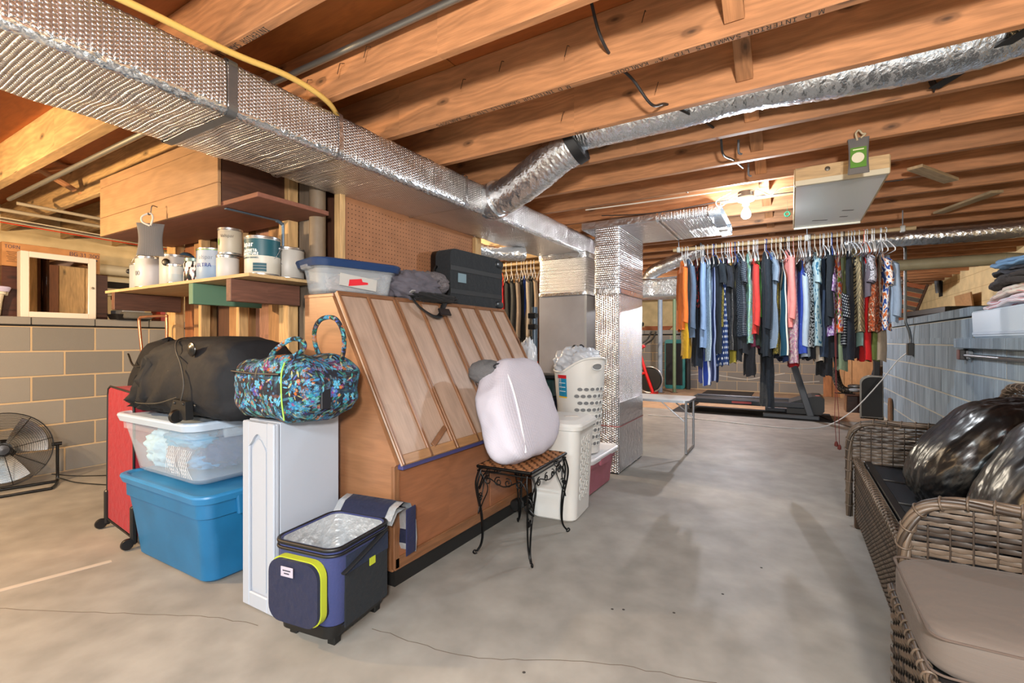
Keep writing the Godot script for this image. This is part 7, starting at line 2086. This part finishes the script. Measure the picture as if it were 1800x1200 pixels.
func build_rack() -> void:
	var rows := [["orange long cardigan",-0.890,4.70,1.84,1.20,0.081,"L","e0742e",""],
	["mustard yellow long dress",-0.858,4.72,1.82,0.94,0.047,"D","c79a1e",""],
	["slate blue long cardigan",-0.839,4.70,1.85,1.13,0.108,"L","54677f",""],
	["navy top with red flowers",-0.766,4.72,1.85,1.40,0.062,"S","1d2330","redfl"],
	["long navy trousers below the flowered top",-0.764,4.75,1.50,0.85,0.059,"P","1c2533",""],
	["black sequin top",-0.722,4.72,1.83,1.23,0.048,"S","14181f","seq"],
	["pale blue shirt",-0.708,4.70,1.86,1.04,0.036,"L","7f9cc4",""],
	["blue and white striped long skirt",-0.698,4.77,1.39,0.68,0.089,"P","5f86c8","bstripe"],
	["silver shimmer blouse",-0.663,4.70,1.83,0.92,0.079,"S","9fb1bf","shim"],
	["black tee turned to the viewer",-0.613,4.72,1.86,0.99,0.151,"T","1a232c",""],
	["short blue striped skirt",-0.622,4.75,1.75,0.72,0.058,"P","23406e","bstripe2"],
	["dark skirt with pale spots",-0.592,4.77,1.75,0.86,0.080,"P","181a20","dots"],
	["olive and gold camouflage top",-0.543,4.70,1.79,1.22,0.068,"S","6c6440","leop"],
	["royal blue dress with white polka dots",-0.523,4.72,1.83,0.89,0.052,"D","1e4178","dots"],
	["black blouse with fluttered hem",-0.514,4.70,1.82,1.28,0.099,"T","1b2029",""],
	["hot pink strappy top",-0.494,4.72,1.81,1.52,0.030,"S","b8216e",""],
	["cream and yellow slim top",-0.478,4.70,1.83,1.42,0.043,"S","d2b054",""],
	["yellow green ruffled skirt with red edge",-0.471,4.77,1.75,0.89,0.079,"P","a89a3a",""],
	["charcoal knit with gold flecks",-0.458,4.70,1.82,1.02,0.044,"D","4a4a40","seq"],
	["dark heather top with tiny dots",-0.402,4.72,1.86,1.14,0.116,"T","2e3a48","dots2"],
	["dark skirt under the heather top",-0.407,4.75,1.75,1.01,0.097,"P","20242b",""],
	["iridescent sequin top",-0.327,4.72,1.86,1.08,0.071,"S","8fa3a4","irid"],
	["black strappy trousers",-0.318,4.75,1.75,0.78,0.077,"P","18191f",""],
	["coral red long shirt",-0.286,4.72,1.81,1.16,0.081,"L","d13c36",""],
	["burgundy hem below the coral red shirt",-0.278,4.75,1.75,1.03,0.038,"P","5a1430",""],
	["bright green top",-0.250,4.72,1.80,1.30,0.050,"S","4d8f3c",""],
	["black long sleeved cardigan",-0.195,4.70,1.86,0.97,0.087,"L","18222c",""],
	["very long black trousers reaching low",-0.183,4.77,1.75,0.51,0.106,"P","141c26",""],
	["heathered blue grey knit",-0.142,4.70,1.85,1.04,0.092,"T","7f90a2","heath"],
	["yellow and black leopard dress",-0.108,4.72,1.79,0.99,0.062,"D","b7a62a","leop"],
	["teal dress with white and orange stripes",-0.070,4.70,1.78,0.98,0.098,"D","1d5068","tstripe"],
	["navy hem below the striped dress",-0.043,4.77,1.75,0.91,0.093,"P","1a2a55",""],
	["salmon pink blouse",-0.023,4.70,1.86,1.21,0.094,"L","e58a84",""],
	["grey navy skirt below the pink blouse",-0.010,4.77,1.75,0.97,0.057,"P","39465a",""],
	["pink paisley long dress",0.021,4.70,1.78,0.92,0.057,"D","c9a6b4","pais"],
	["short red hem at the bottom of the rack",0.021,4.77,1.75,0.87,0.055,"P","a0121c",""],
	["royal blue long dress",0.075,4.70,1.76,1.00,0.077,"D","2e49a8",""],
	["pale blue cardigan",0.105,4.72,1.70,0.97,0.056,"L","a6b9cc",""],
	["black and white speckled dress",0.129,4.70,1.79,1.05,0.060,"D","5a6068","speck"],
	["narrow red strappy top",0.141,4.72,1.74,1.15,0.024,"S","b01c2c",""],
	["mint blouse with blue flowers",0.175,4.70,1.82,1.06,0.071,"T","a9c4c8","bfl"],
	["black lace skirt",0.240,4.77,1.75,0.80,0.108,"P","15161c",""],
	["beige slim trousers",0.212,4.75,1.41,0.92,0.036,"P","b3a798",""],
	["navy sleeveless dress",0.233,4.72,1.77,0.97,0.062,"S","25344a",""],
	["black long sleeved jumper",0.269,4.70,1.85,1.22,0.059,"L","181f27",""],
	["lilac flowered blouse",0.294,4.72,1.75,1.14,0.047,"T","a58cb8","lil"],
	["orange green and purple flowered maxi dress",0.330,4.70,1.80,1.16,0.061,"D","c9824a","multi"],
	["navy blouse with small white dots",0.366,4.72,1.54,1.07,0.085,"T","1a2130","dots3"],
	["sage green trousers",0.358,4.75,1.75,0.85,0.055,"P","76866a",""],
	["olive strappy top",0.377,4.72,1.77,1.32,0.035,"S","5a5f3a",""],
	["plain black navy dress",0.406,4.70,1.81,0.95,0.046,"D","151c28",""],
	["tan and black chevron dress",0.445,4.72,1.83,1.17,0.109,"D","b9a884","chev"],
	["sea green hem",0.477,4.75,1.75,1.04,0.083,"P","6f8b84",""],
	["taupe grey tee",0.508,4.72,1.80,1.44,0.101,"T","5d5661",""],
	["bright red skirt",0.516,4.75,1.75,0.93,0.069,"P","c01518",""],
	["red and white patterned skirt",0.512,4.77,1.46,1.15,0.049,"P","8e4a5c","rw"],
	["black and white printed tunic",0.529,4.70,1.81,1.56,0.085,"T","9a9aa4","bw"],
	["black slim trousers near the right end",0.558,4.77,1.47,1.17,0.074,"P","171b22",""],
	["orange printed dress",0.564,4.70,1.80,1.17,0.059,"D","b65a26","geo2"],
	["olive green skirt",0.574,4.77,1.75,0.93,0.052,"P","55602a",""],
	["white blouse with blue and orange blocks",0.617,4.70,1.78,1.18,0.112,"T","d9d6d4","geo"],
	["khaki trousers at the right end",0.613,4.77,1.75,0.93,0.057,"P","948471",""],
	["light grey blue cardigan at the right end",0.647,4.70,1.75,1.24,0.137,"L","8797aa",""],
	["black gathered skirt near the heather top",-0.433,4.77,1.75,0.91,0.072,"P","1d2026",""],
	["charcoal culottes left of the strappy trousers",-0.369,4.75,1.75,0.97,0.064,"P","23262c",""],
	["ink blue skirt behind the striped dress",-0.080,4.77,1.75,0.94,0.054,"P","1a2033",""],
	["black hem under the royal blue dress",0.060,4.75,1.75,0.93,0.073,"P","15181f",""],
	["black pleated skirt under the mint blouse",0.143,4.77,1.75,0.93,0.073,"P","191b22",""],
	["long black skirt under the lilac blouse",0.288,4.75,1.75,0.95,0.083,"P","14161c",""],
	["black full skirt under the chevron dress",0.426,4.77,1.75,0.95,0.094,"P","12161c",""],
	["dark green skirt behind the green top",-0.263,4.75,1.37,1.04,0.070,"P","1c2a22",""],
	["bright red slim top",-2.860,4.62,1.80,1.05,0.070,"S","b5181c",""],
	["black long coat",-2.800,4.62,1.80,0.85,0.070,"L","0e1112",""],
	["dark grey cardigan",-2.730,4.62,1.80,0.85,0.070,"L","2a2c2c",""],
	["taupe long jacket",-2.660,4.62,1.80,0.70,0.070,"L","6f6459",""],
	["black velvet dress",-2.600,4.62,1.80,0.72,0.070,"D","0c0f10",""],
	["royal blue slip",-2.565,4.62,1.80,0.72,0.070,"S","16357a",""],
	["cream grey blouse",-2.530,4.62,1.80,0.78,0.070,"L","8b8378",""],
	["black blouse",-2.480,4.62,1.80,0.80,0.070,"L","101314",""],
	["beige slim cardigan",-2.440,4.62,1.80,0.78,0.070,"L","8a7a68",""],
	["rust brown strappy dress",-2.360,4.62,1.80,0.75,0.100,"S","8a4722",""],
	["tan strappy top",-2.300,4.62,1.80,0.95,0.070,"S","a8825c",""]]
	var hm := hanger_mesh()
	var cols := [Color(0.84, 0.84, 0.84), Color(0.80, 0.82, 0.85), Color(0.82, 0.79, 0.73), Color(0.80, 0.30, 0.12), Color(0.14, 0.30, 0.62), Color(0.10, 0.11, 0.12)]
	var cn := ["white", "pale grey", "cream", "orange", "blue", "black"]
	var pats := {}
	var k := 0
	for r in rows:
		var far: bool = r[1] < -1.5
		var t := garment(r, pats, "clothes on the far aisle rod" if far else "clothes on the hanging rod", "the rod behind the furnace" if far else "the rod below the joists")
		var ci: int = [0, 0, 1, 0, 2, 0, 0, 1, 0, 4, 0, 2, 0, 5, 0, 1, 0, 3][k % 18]
		var h := obj("clothes_hanger", hm, plain(cols[ci], 0.4))
		h.position = Vector3(r[1], 1.958, -4.70 if not far else -4.62)
		h.rotation.y = t.rotation.y
		tag(h, "%s hanger holding the %s" % [cn[ci], r[0]], "hanger", "clothes hangers on the rods")
		k += 1
	var pole := wood("rod_wood", Color(0.80, 0.68, 0.50))
	var t := thing("clothes_rod", "wooden clothes rod strung below the joists on wires", "rod", Vector3(-0.05, 1.953, -4.70))
	var b := mb(); b.tube(PackedVector3Array([Vector3(-0.92, 0, 0), Vector3(0.88, 0, 0)]), 0.0165, 14)
	obj("pole", b, pole, t)
	for x in [-0.87, 0.17, 0.80]:
		b = mb(); b.tube(PackedVector3Array([Vector3(x, 0.02, 0), Vector3(x, JB - 1.953 - 0.002, 0)]), 0.004, 6)
		obj("wire", b, plain(Color(0.55, 0.58, 0.62), 0.4, 0.7), t)
		obj("clip", bxm(Vector3(x, 0.0, 0), Vector3(0.03, 0.05, 0.045), 0.005), plain(Color(0.70, 0.70, 0.68), 0.5), t)
	t = thing("clothes_rod", "wooden clothes rod across the aisle behind the furnace", "rod", Vector3(-2.6, 1.953, -4.62))
	b = mb(); b.tube(PackedVector3Array([Vector3(-0.5, 0, 0), Vector3(0.45, 0, 0)]), 0.016, 14)
	obj("pole", b, pole, t)
	for x in [-0.45, 0.38]:
		b = mb(); b.tube(PackedVector3Array([Vector3(x, 0.02, 0), Vector3(x, JB - 1.953 - 0.002, 0)]), 0.004, 6)
		obj("wire", b, plain(Color(0.55, 0.58, 0.62), 0.4, 0.7), t)

# ---------------------------------------------------------------- wicker seats and plastic sacks
# woven strands over upright stakes in the plane o + x*ex + y*ey; xa(y), xb(y) bound each row
func weave(light: MB, dark: MB, o: Vector3, ex: Vector3, ey: Vector3, nn: Vector3, xa: Callable, xb: Callable, y0: float, y1: float, row: float, stake: float, amp: float, sd: int) -> void:
	var rows := int((y1 - y0) / row)
	var g := RandomNumberGenerator.new()
	g.seed = sd
	for r in rows:
		var y := y0 + (r + 0.5) * row
		var a: float = xa.call(y)
		var b: float = xb.call(y)
		if b - a < stake: continue
		var tgt := dark if g.randf() < 0.42 else light
		var n := maxi(4, int((b - a) / stake * 4.0))
		var ph := PI if r % 2 == 1 else 0.0
		var jit := g.randf_range(-0.15, 0.15) * row
		tgt.grid(n, 2, func(u: float, v: float):
			var x := lerpf(a, b, u)
			var k := sin(x / stake * PI + ph)
			var w := row * (0.34 + 0.14 * absf(k))
			return o + ex * x + ey * (y + jit + (v - 0.5) * 2.0 * w) + nn * (amp * k + (0.0014 if absf(v - 0.5) < 0.2 else 0.0)))
	var xs: float = minf(xa.call(y0 + row), xa.call(y1 - row))
	var xe: float = maxf(xb.call(y0 + row), xb.call(y1 - row))
	var x := ceilf(xs / stake) * stake
	while x < xe:
		var p := PackedVector3Array()
		for i in 9:
			var y := lerpf(y0, y1, i / 8.0)
			if x > float(xa.call(y)) and x < float(xb.call(y)): p.append(o + ex * x + ey * y)
		if p.size() > 1: dark.tube(p, amp * 0.55, 5, false)
		x += stake

# a rim of several strands lashed at intervals
func wicker_rim(path: PackedVector3Array, nn: Vector3, wide: float, lash: float, parent: Node, lm: Material, dm: Material) -> void:
	var n := path.size()
	for s in 6:
		var m := mb()
		var p := PackedVector3Array()
		for i in n:
			var t := (path[mini(i + 1, n - 1)] - path[maxi(i - 1, 0)]).normalized()
			var out := t.cross(nn).normalized()
			var a := (s / 6.0) * TAU + i * 0.10
			p.append(path[i] + nn * cos(a) * wide * 0.62 + out * sin(a) * wide * 0.42)
		m.tube(p, wide * 0.34, 7, true, 1.0, 1.0)
		obj("rim_strand", m, dm if s % 3 == 0 else lm, parent)
	var along := 0.0
	var w := mb()
	for i in range(1, n - 1):
		along += path[i].distance_to(path[i - 1])
		if along < lash: continue
		along = 0.0
		var t := (path[i + 1] - path[i - 1]).normalized()
		var out := t.cross(nn).normalized()
		var ring := PackedVector3Array()
		for k in 15:
			var a := TAU * k / 14.0
			ring.append(path[i] + nn * cos(a) * wide * 1.0 + out * sin(a) * wide * 0.80 + t * 0.008 * cos(a))
		w.tube(ring, 0.0032, 5, false, 1.0, 1.0, true)
	stuff(obj("lashing", w, lm, parent))

func sack(called: String, label: String, at: Vector3, r: Vector3, bs: Basis, sd: int, mt: Material) -> Node3D:
	var t := thing(called, label, "plastic bag", at)
	var nz := fnl(sd, 1.5, 3)
	var fine := fnl(sd + 1, 2.2, 4, FastNoiseLite.TYPE_PERLIN)
	var m := mb()
	m.blob(Vector3.ZERO, r, 2.7, 180, 110, func(p: Vector3, d: Vector3):
		var up := smoothstep(0.35, 1.0, d.y)
		var a := atan2(d.z, d.x)
		var pleat := sin(a * 23.0 + 4.0 * nz.get_noise_2d(a, d.y)) * 0.010 * smoothstep(0.3, 0.95, d.y)
		var k := 1.0 + 0.07 * nz.get_noise_3d(d.x * 0.7, d.y * 0.7, d.z * 0.7) + 0.050 * absf(fine.get_noise_3d(d.x * 2.6, d.y * 0.5, d.z * 2.6)) + 0.02 * absf(fine.get_noise_3d(d.x * 6.0 + 3.0, d.y * 1.2, d.z * 6.0)) + pleat
		p.x *= 1.0 - 0.34 * up
		p.z *= 1.0 - 0.34 * up
		return p * k, bs)
	obj("body", m, mt, t)
	return t

func build_sofa() -> void:
	var wl := tri(mat("wicker_light", Color(0.41, 0.35, 0.295), 0.45), "grain", 8.0)
	var wd := tri(mat("wicker_dark", Color(0.24, 0.195, 0.16), 0.45), "grain", 8.0)
	var X := Vector3(1, 0, 0)
	var Y := Vector3.UP
	var Z := Vector3(0, 0, -1)     # away from the camera
	# ---- loveseat
	var t := thing("wicker_loveseat", "brown woven wicker loveseat without cushions along the right wall", "sofa", Vector3(0.66, 0, -2.6))
	var o := t.position
	var a := mb(); var b := mb()
	var s0 := func(_y: float) -> float: return 1.80
	var s1 := func(_y: float) -> float: return 3.42
	weave(a, b, Vector3(0.325, 0, 0) - o, Z, Y, -X, s0, s1, 0.07, 0.375, 0.0095, 0.020, 0.003, 5)
	stuff(obj("apron_light_strands", a, wl, t)); stuff(obj("apron_dark_strands", b, wd, t))
	obj("apron_backing", bxm(Vector3(0.336, 0.22, -2.61) - o, Vector3(0.012, 0.30, 1.60), 0.0), plain(Color(0.09, 0.07, 0.06), 0.8), t)
	var path := PackedVector3Array()
	for i in 90: path.append(Vector3(0.335, 0.382, -1.80 - 1.62 * i / 89.0) - o)
	wicker_rim(path, X, 0.019, 0.022, t, wl, wd)
	# seat frame and straps
	var steel := plain(Color(0.035, 0.04, 0.05), 0.4, 0.3)
	for q in [0.385, 0.98]: obj("seat_bar", bxm(Vector3(q, 0.375, -2.61) - o, Vector3(0.035, 0.025, 1.60), 0.004), steel, t)
	for q in [1.83, 2.18, 2.62, 3.02, 3.38]: obj("seat_bar", bxm(Vector3(0.68, 0.365, -q) - o, Vector3(0.60, 0.022, 0.03), 0.004), steel, t)
	var strapm := tri(mat("seat_strap", Color(0.045, 0.085, 0.13), 0.5), "blotch", 1.2)
	for q in [[1.85, 2.16], [2.20, 2.60], [2.64, 3.00], [3.04, 3.36]]:
		var m := mb()
		m.grid(10, 8, func(u: float, v: float):
			return Vector3(0.405 + 0.56 * u, 0.378 - 0.022 * sin(u * PI) * (0.6 + 0.4 * sin(v * PI)), -lerpf(q[0], q[1], v)) - o, false, false, true)
		obj("seat_strap", m, strapm, t)
	# arms: panel at distance d
	for q in [[3.40, "far"], [1.83, "near"]]:
		var d: float = q[0]
		var rim := curve([Vector3(0.298, 0.06 if d > 3.0 else 0.36, -d) - o, Vector3(0.296, 0.30 if d > 3.0 else 0.42, -d) - o, Vector3(0.298, 0.50, -d) - o, Vector3(0.335, 0.582, -d) - o, Vector3(0.415, 0.612, -d) - o, Vector3(0.55, 0.612, -d) - o, Vector3(0.75, 0.612, -d) - o, Vector3(1.02, 0.612, -d) - o], 14)
		wicker_rim(rim, Z, 0.024, 0.055, t, wl, wd)
		a = mb(); b = mb()
		var xa := func(y: float) -> float: return 0.305 + (0.0 if y < 0.50 else 0.11 * pow((y - 0.50) / 0.11, 2.0))
		var xb := func(_y: float) -> float: return 1.03
		weave(a, b, Vector3(0, 0, -d) - o, X, Y, -Z, xa, xb, 0.10 if d < 3.0 else 0.34, 0.605, 0.0155, 0.050, 0.0055, 9)
		stuff(obj("arm_light_strands", a, wl, t)); stuff(obj("arm_dark_strands", b, wd, t))
	# back
	a = mb(); b = mb()
	var ya := func(_y: float) -> float: return 1.80
	var yb := func(y: float) -> float: return 3.58 - (0.0 if y < 0.70 else 0.14 * pow((y - 0.70) / 0.14, 2.0))
	weave(a, b, Vector3(1.0, 0, 0) - o, Z, Y, -X, ya, yb, 0.36, 0.835, 0.0155, 0.050, 0.0055, 13)
	stuff(obj("back_light_strands", a, wl, t)); stuff(obj("back_dark_strands", b, wd, t))
	wicker_rim(curve([Vector3(1.0, 0.10, -3.60) - o, Vector3(1.0, 0.45, -3.60) - o, Vector3(1.0, 0.70, -3.59) - o, Vector3(1.0, 0.80, -3.53) - o, Vector3(1.0, 0.845, -3.40) - o, Vector3(1.0, 0.85, -3.0) - o, Vector3(1.0, 0.85, -2.4) - o, Vector3(1.0, 0.85, -1.80) - o], 14), X, 0.024, 0.055, t, wl, wd)
	for q in [Vector2(0.345, 3.38), Vector2(0.345, 1.86), Vector2(0.98, 3.50), Vector2(0.98, 1.86)]:
		obj("foot", bxm(Vector3(q.x, 0.04, -q.y) - o, Vector3(0.05, 0.08, 0.05), 0.006), wood("foot_brown", Color(0.34, 0.25, 0.18)), t)
	# ---- ottoman with its cushion
	t = thing("wicker_ottoman", "brown woven wicker footstool under the taupe cushion", "footstool", Vector3(0.66, 0, -1.55))
	o = t.position
	a = mb(); b = mb()
	var p0 := func(_y: float) -> float: return 1.32
	var p1 := func(_y: float) -> float: return 1.80
	weave(a, b, Vector3(0.262, 0, 0) - o, Z, Y, -X, p0, p1, 0.03, 0.335, 0.0165, 0.034, 0.005, 17)
	var q0 := func(_y: float) -> float: return 0.262
	var q1 := func(_y: float) -> float: return 1.02
	weave(a, b, Vector3(0, 0, -1.32) - o, X, Y, -Z, q0, q1, 0.03, 0.335, 0.0165, 0.034, 0.005, 19)
	stuff(obj("side_light_strands", a, wl, t)); stuff(obj("side_dark_strands", b, wd, t))
	obj("core", bxm(Vector3(0.645, 0.18, -1.56) - o, Vector3(0.74, 0.31, 0.46), 0.01), plain(Color(0.08, 0.06, 0.05), 0.8), t)
	var edge := PackedVector3Array()
	for p in [[0.262, 1.80], [0.262, 1.36], [0.265, 1.33], [0.28, 1.318], [0.30, 1.316], [1.02, 1.316]]: edge.append(Vector3(p[0], 0.343, -p[1]) - o)
	var fine := PackedVector3Array()
	for i in edge.size() - 1:
		for k in 20: fine.append(edge[i].lerp(edge[i + 1], k / 20.0))
	wicker_rim(fine, Y, 0.016, 0.04, t, wl, wd)
	for q in [Vector2(0.30, 1.36), Vector2(0.30, 1.76), Vector2(0.98, 1.36), Vector2(0.98, 1.76)]:
		obj("foot", bxm(Vector3(q.x, 0.015, -q.y) - o, Vector3(0.04, 0.03, 0.04), 0.004), wood("foot_brown", Color(0.34, 0.25, 0.18)), t)
	t = thing("seat_cushion", "plump taupe seat cushion with piped edges on the wicker footstool", "cushion", Vector3(0.655, 0.352, -1.565))
	var taupe := cloth(Color(0.34, 0.305, 0.28), "taupe")
	taupe.normal_scale = 0.25
	var m := mb()
	m.blob(Vector3(0, 0.050, 0), Vector3(0.40, 0.058, 0.232), 7.0, 96, 40, func(p: Vector3, d: Vector3):
		p.y += 0.018 * smoothstep(0.0, 1.0, d.y) * (1.0 - pow(absf(p.x) / 0.4, 4.0)) * (1.0 - pow(absf(p.z) / 0.232, 4.0))
		return p)
	obj("cushion_body", m, taupe, t)
	for y in [0.091, 0.012]:
		var rp := PackedVector3Array()
		for p in rrect(0.786, 0.452, 0.03, 5): rp.append(Vector3(p.x, y, p.y))
		rp.append(rp[0])
		m = mb(); m.tube(rp, 0.003, 6, false, 1, 1, true)
		obj("piping", m, cloth(Color(0.30, 0.25, 0.22), "taupe_dark"), t)
	# ---- black sacks on the loveseat
	var film := mat("black_film", Color(0.022, 0.026, 0.034), 0.30)
	film.normal_enabled = true
	film.normal_texture = T.crinkle
	film.normal_scale = 0.10
	film.uv1_scale = Vector3(7.0, 0.8, 1)
	film.specular_mode = BaseMaterial3D.SPECULAR_SCHLICK_GGX
	film.metallic_specular = 0.55
	t = sack("trash_bag", "full black plastic sack leaning on the loveseat back, farther of two", Vector3(0.715, 0.580, -2.72), Vector3(0.20, 0.295, 0.235), Basis(Vector3(0, 0, 1), -0.66), 171, film)
	m = crumple(Vector3(0.16, 0.20, 0.0), Vector3(0.15, 0.05, 0.17), 172, 0.4, 2.4, 60, 30)
	obj("gathered_top", m, film, t)
	t = sack("trash_bag", "full black plastic sack on the loveseat seat, nearer of two", Vector3(0.79, 0.585, -2.18), Vector3(0.21, 0.29, 0.25), Basis(Vector3(0, 0, 1), -0.55), 174, film)
	m = crumple(Vector3(0.13, 0.22, 0.02), Vector3(0.13, 0.05, 0.15), 175, 0.4, 2.4, 60, 30)
	obj("gathered_top", m, film, t)
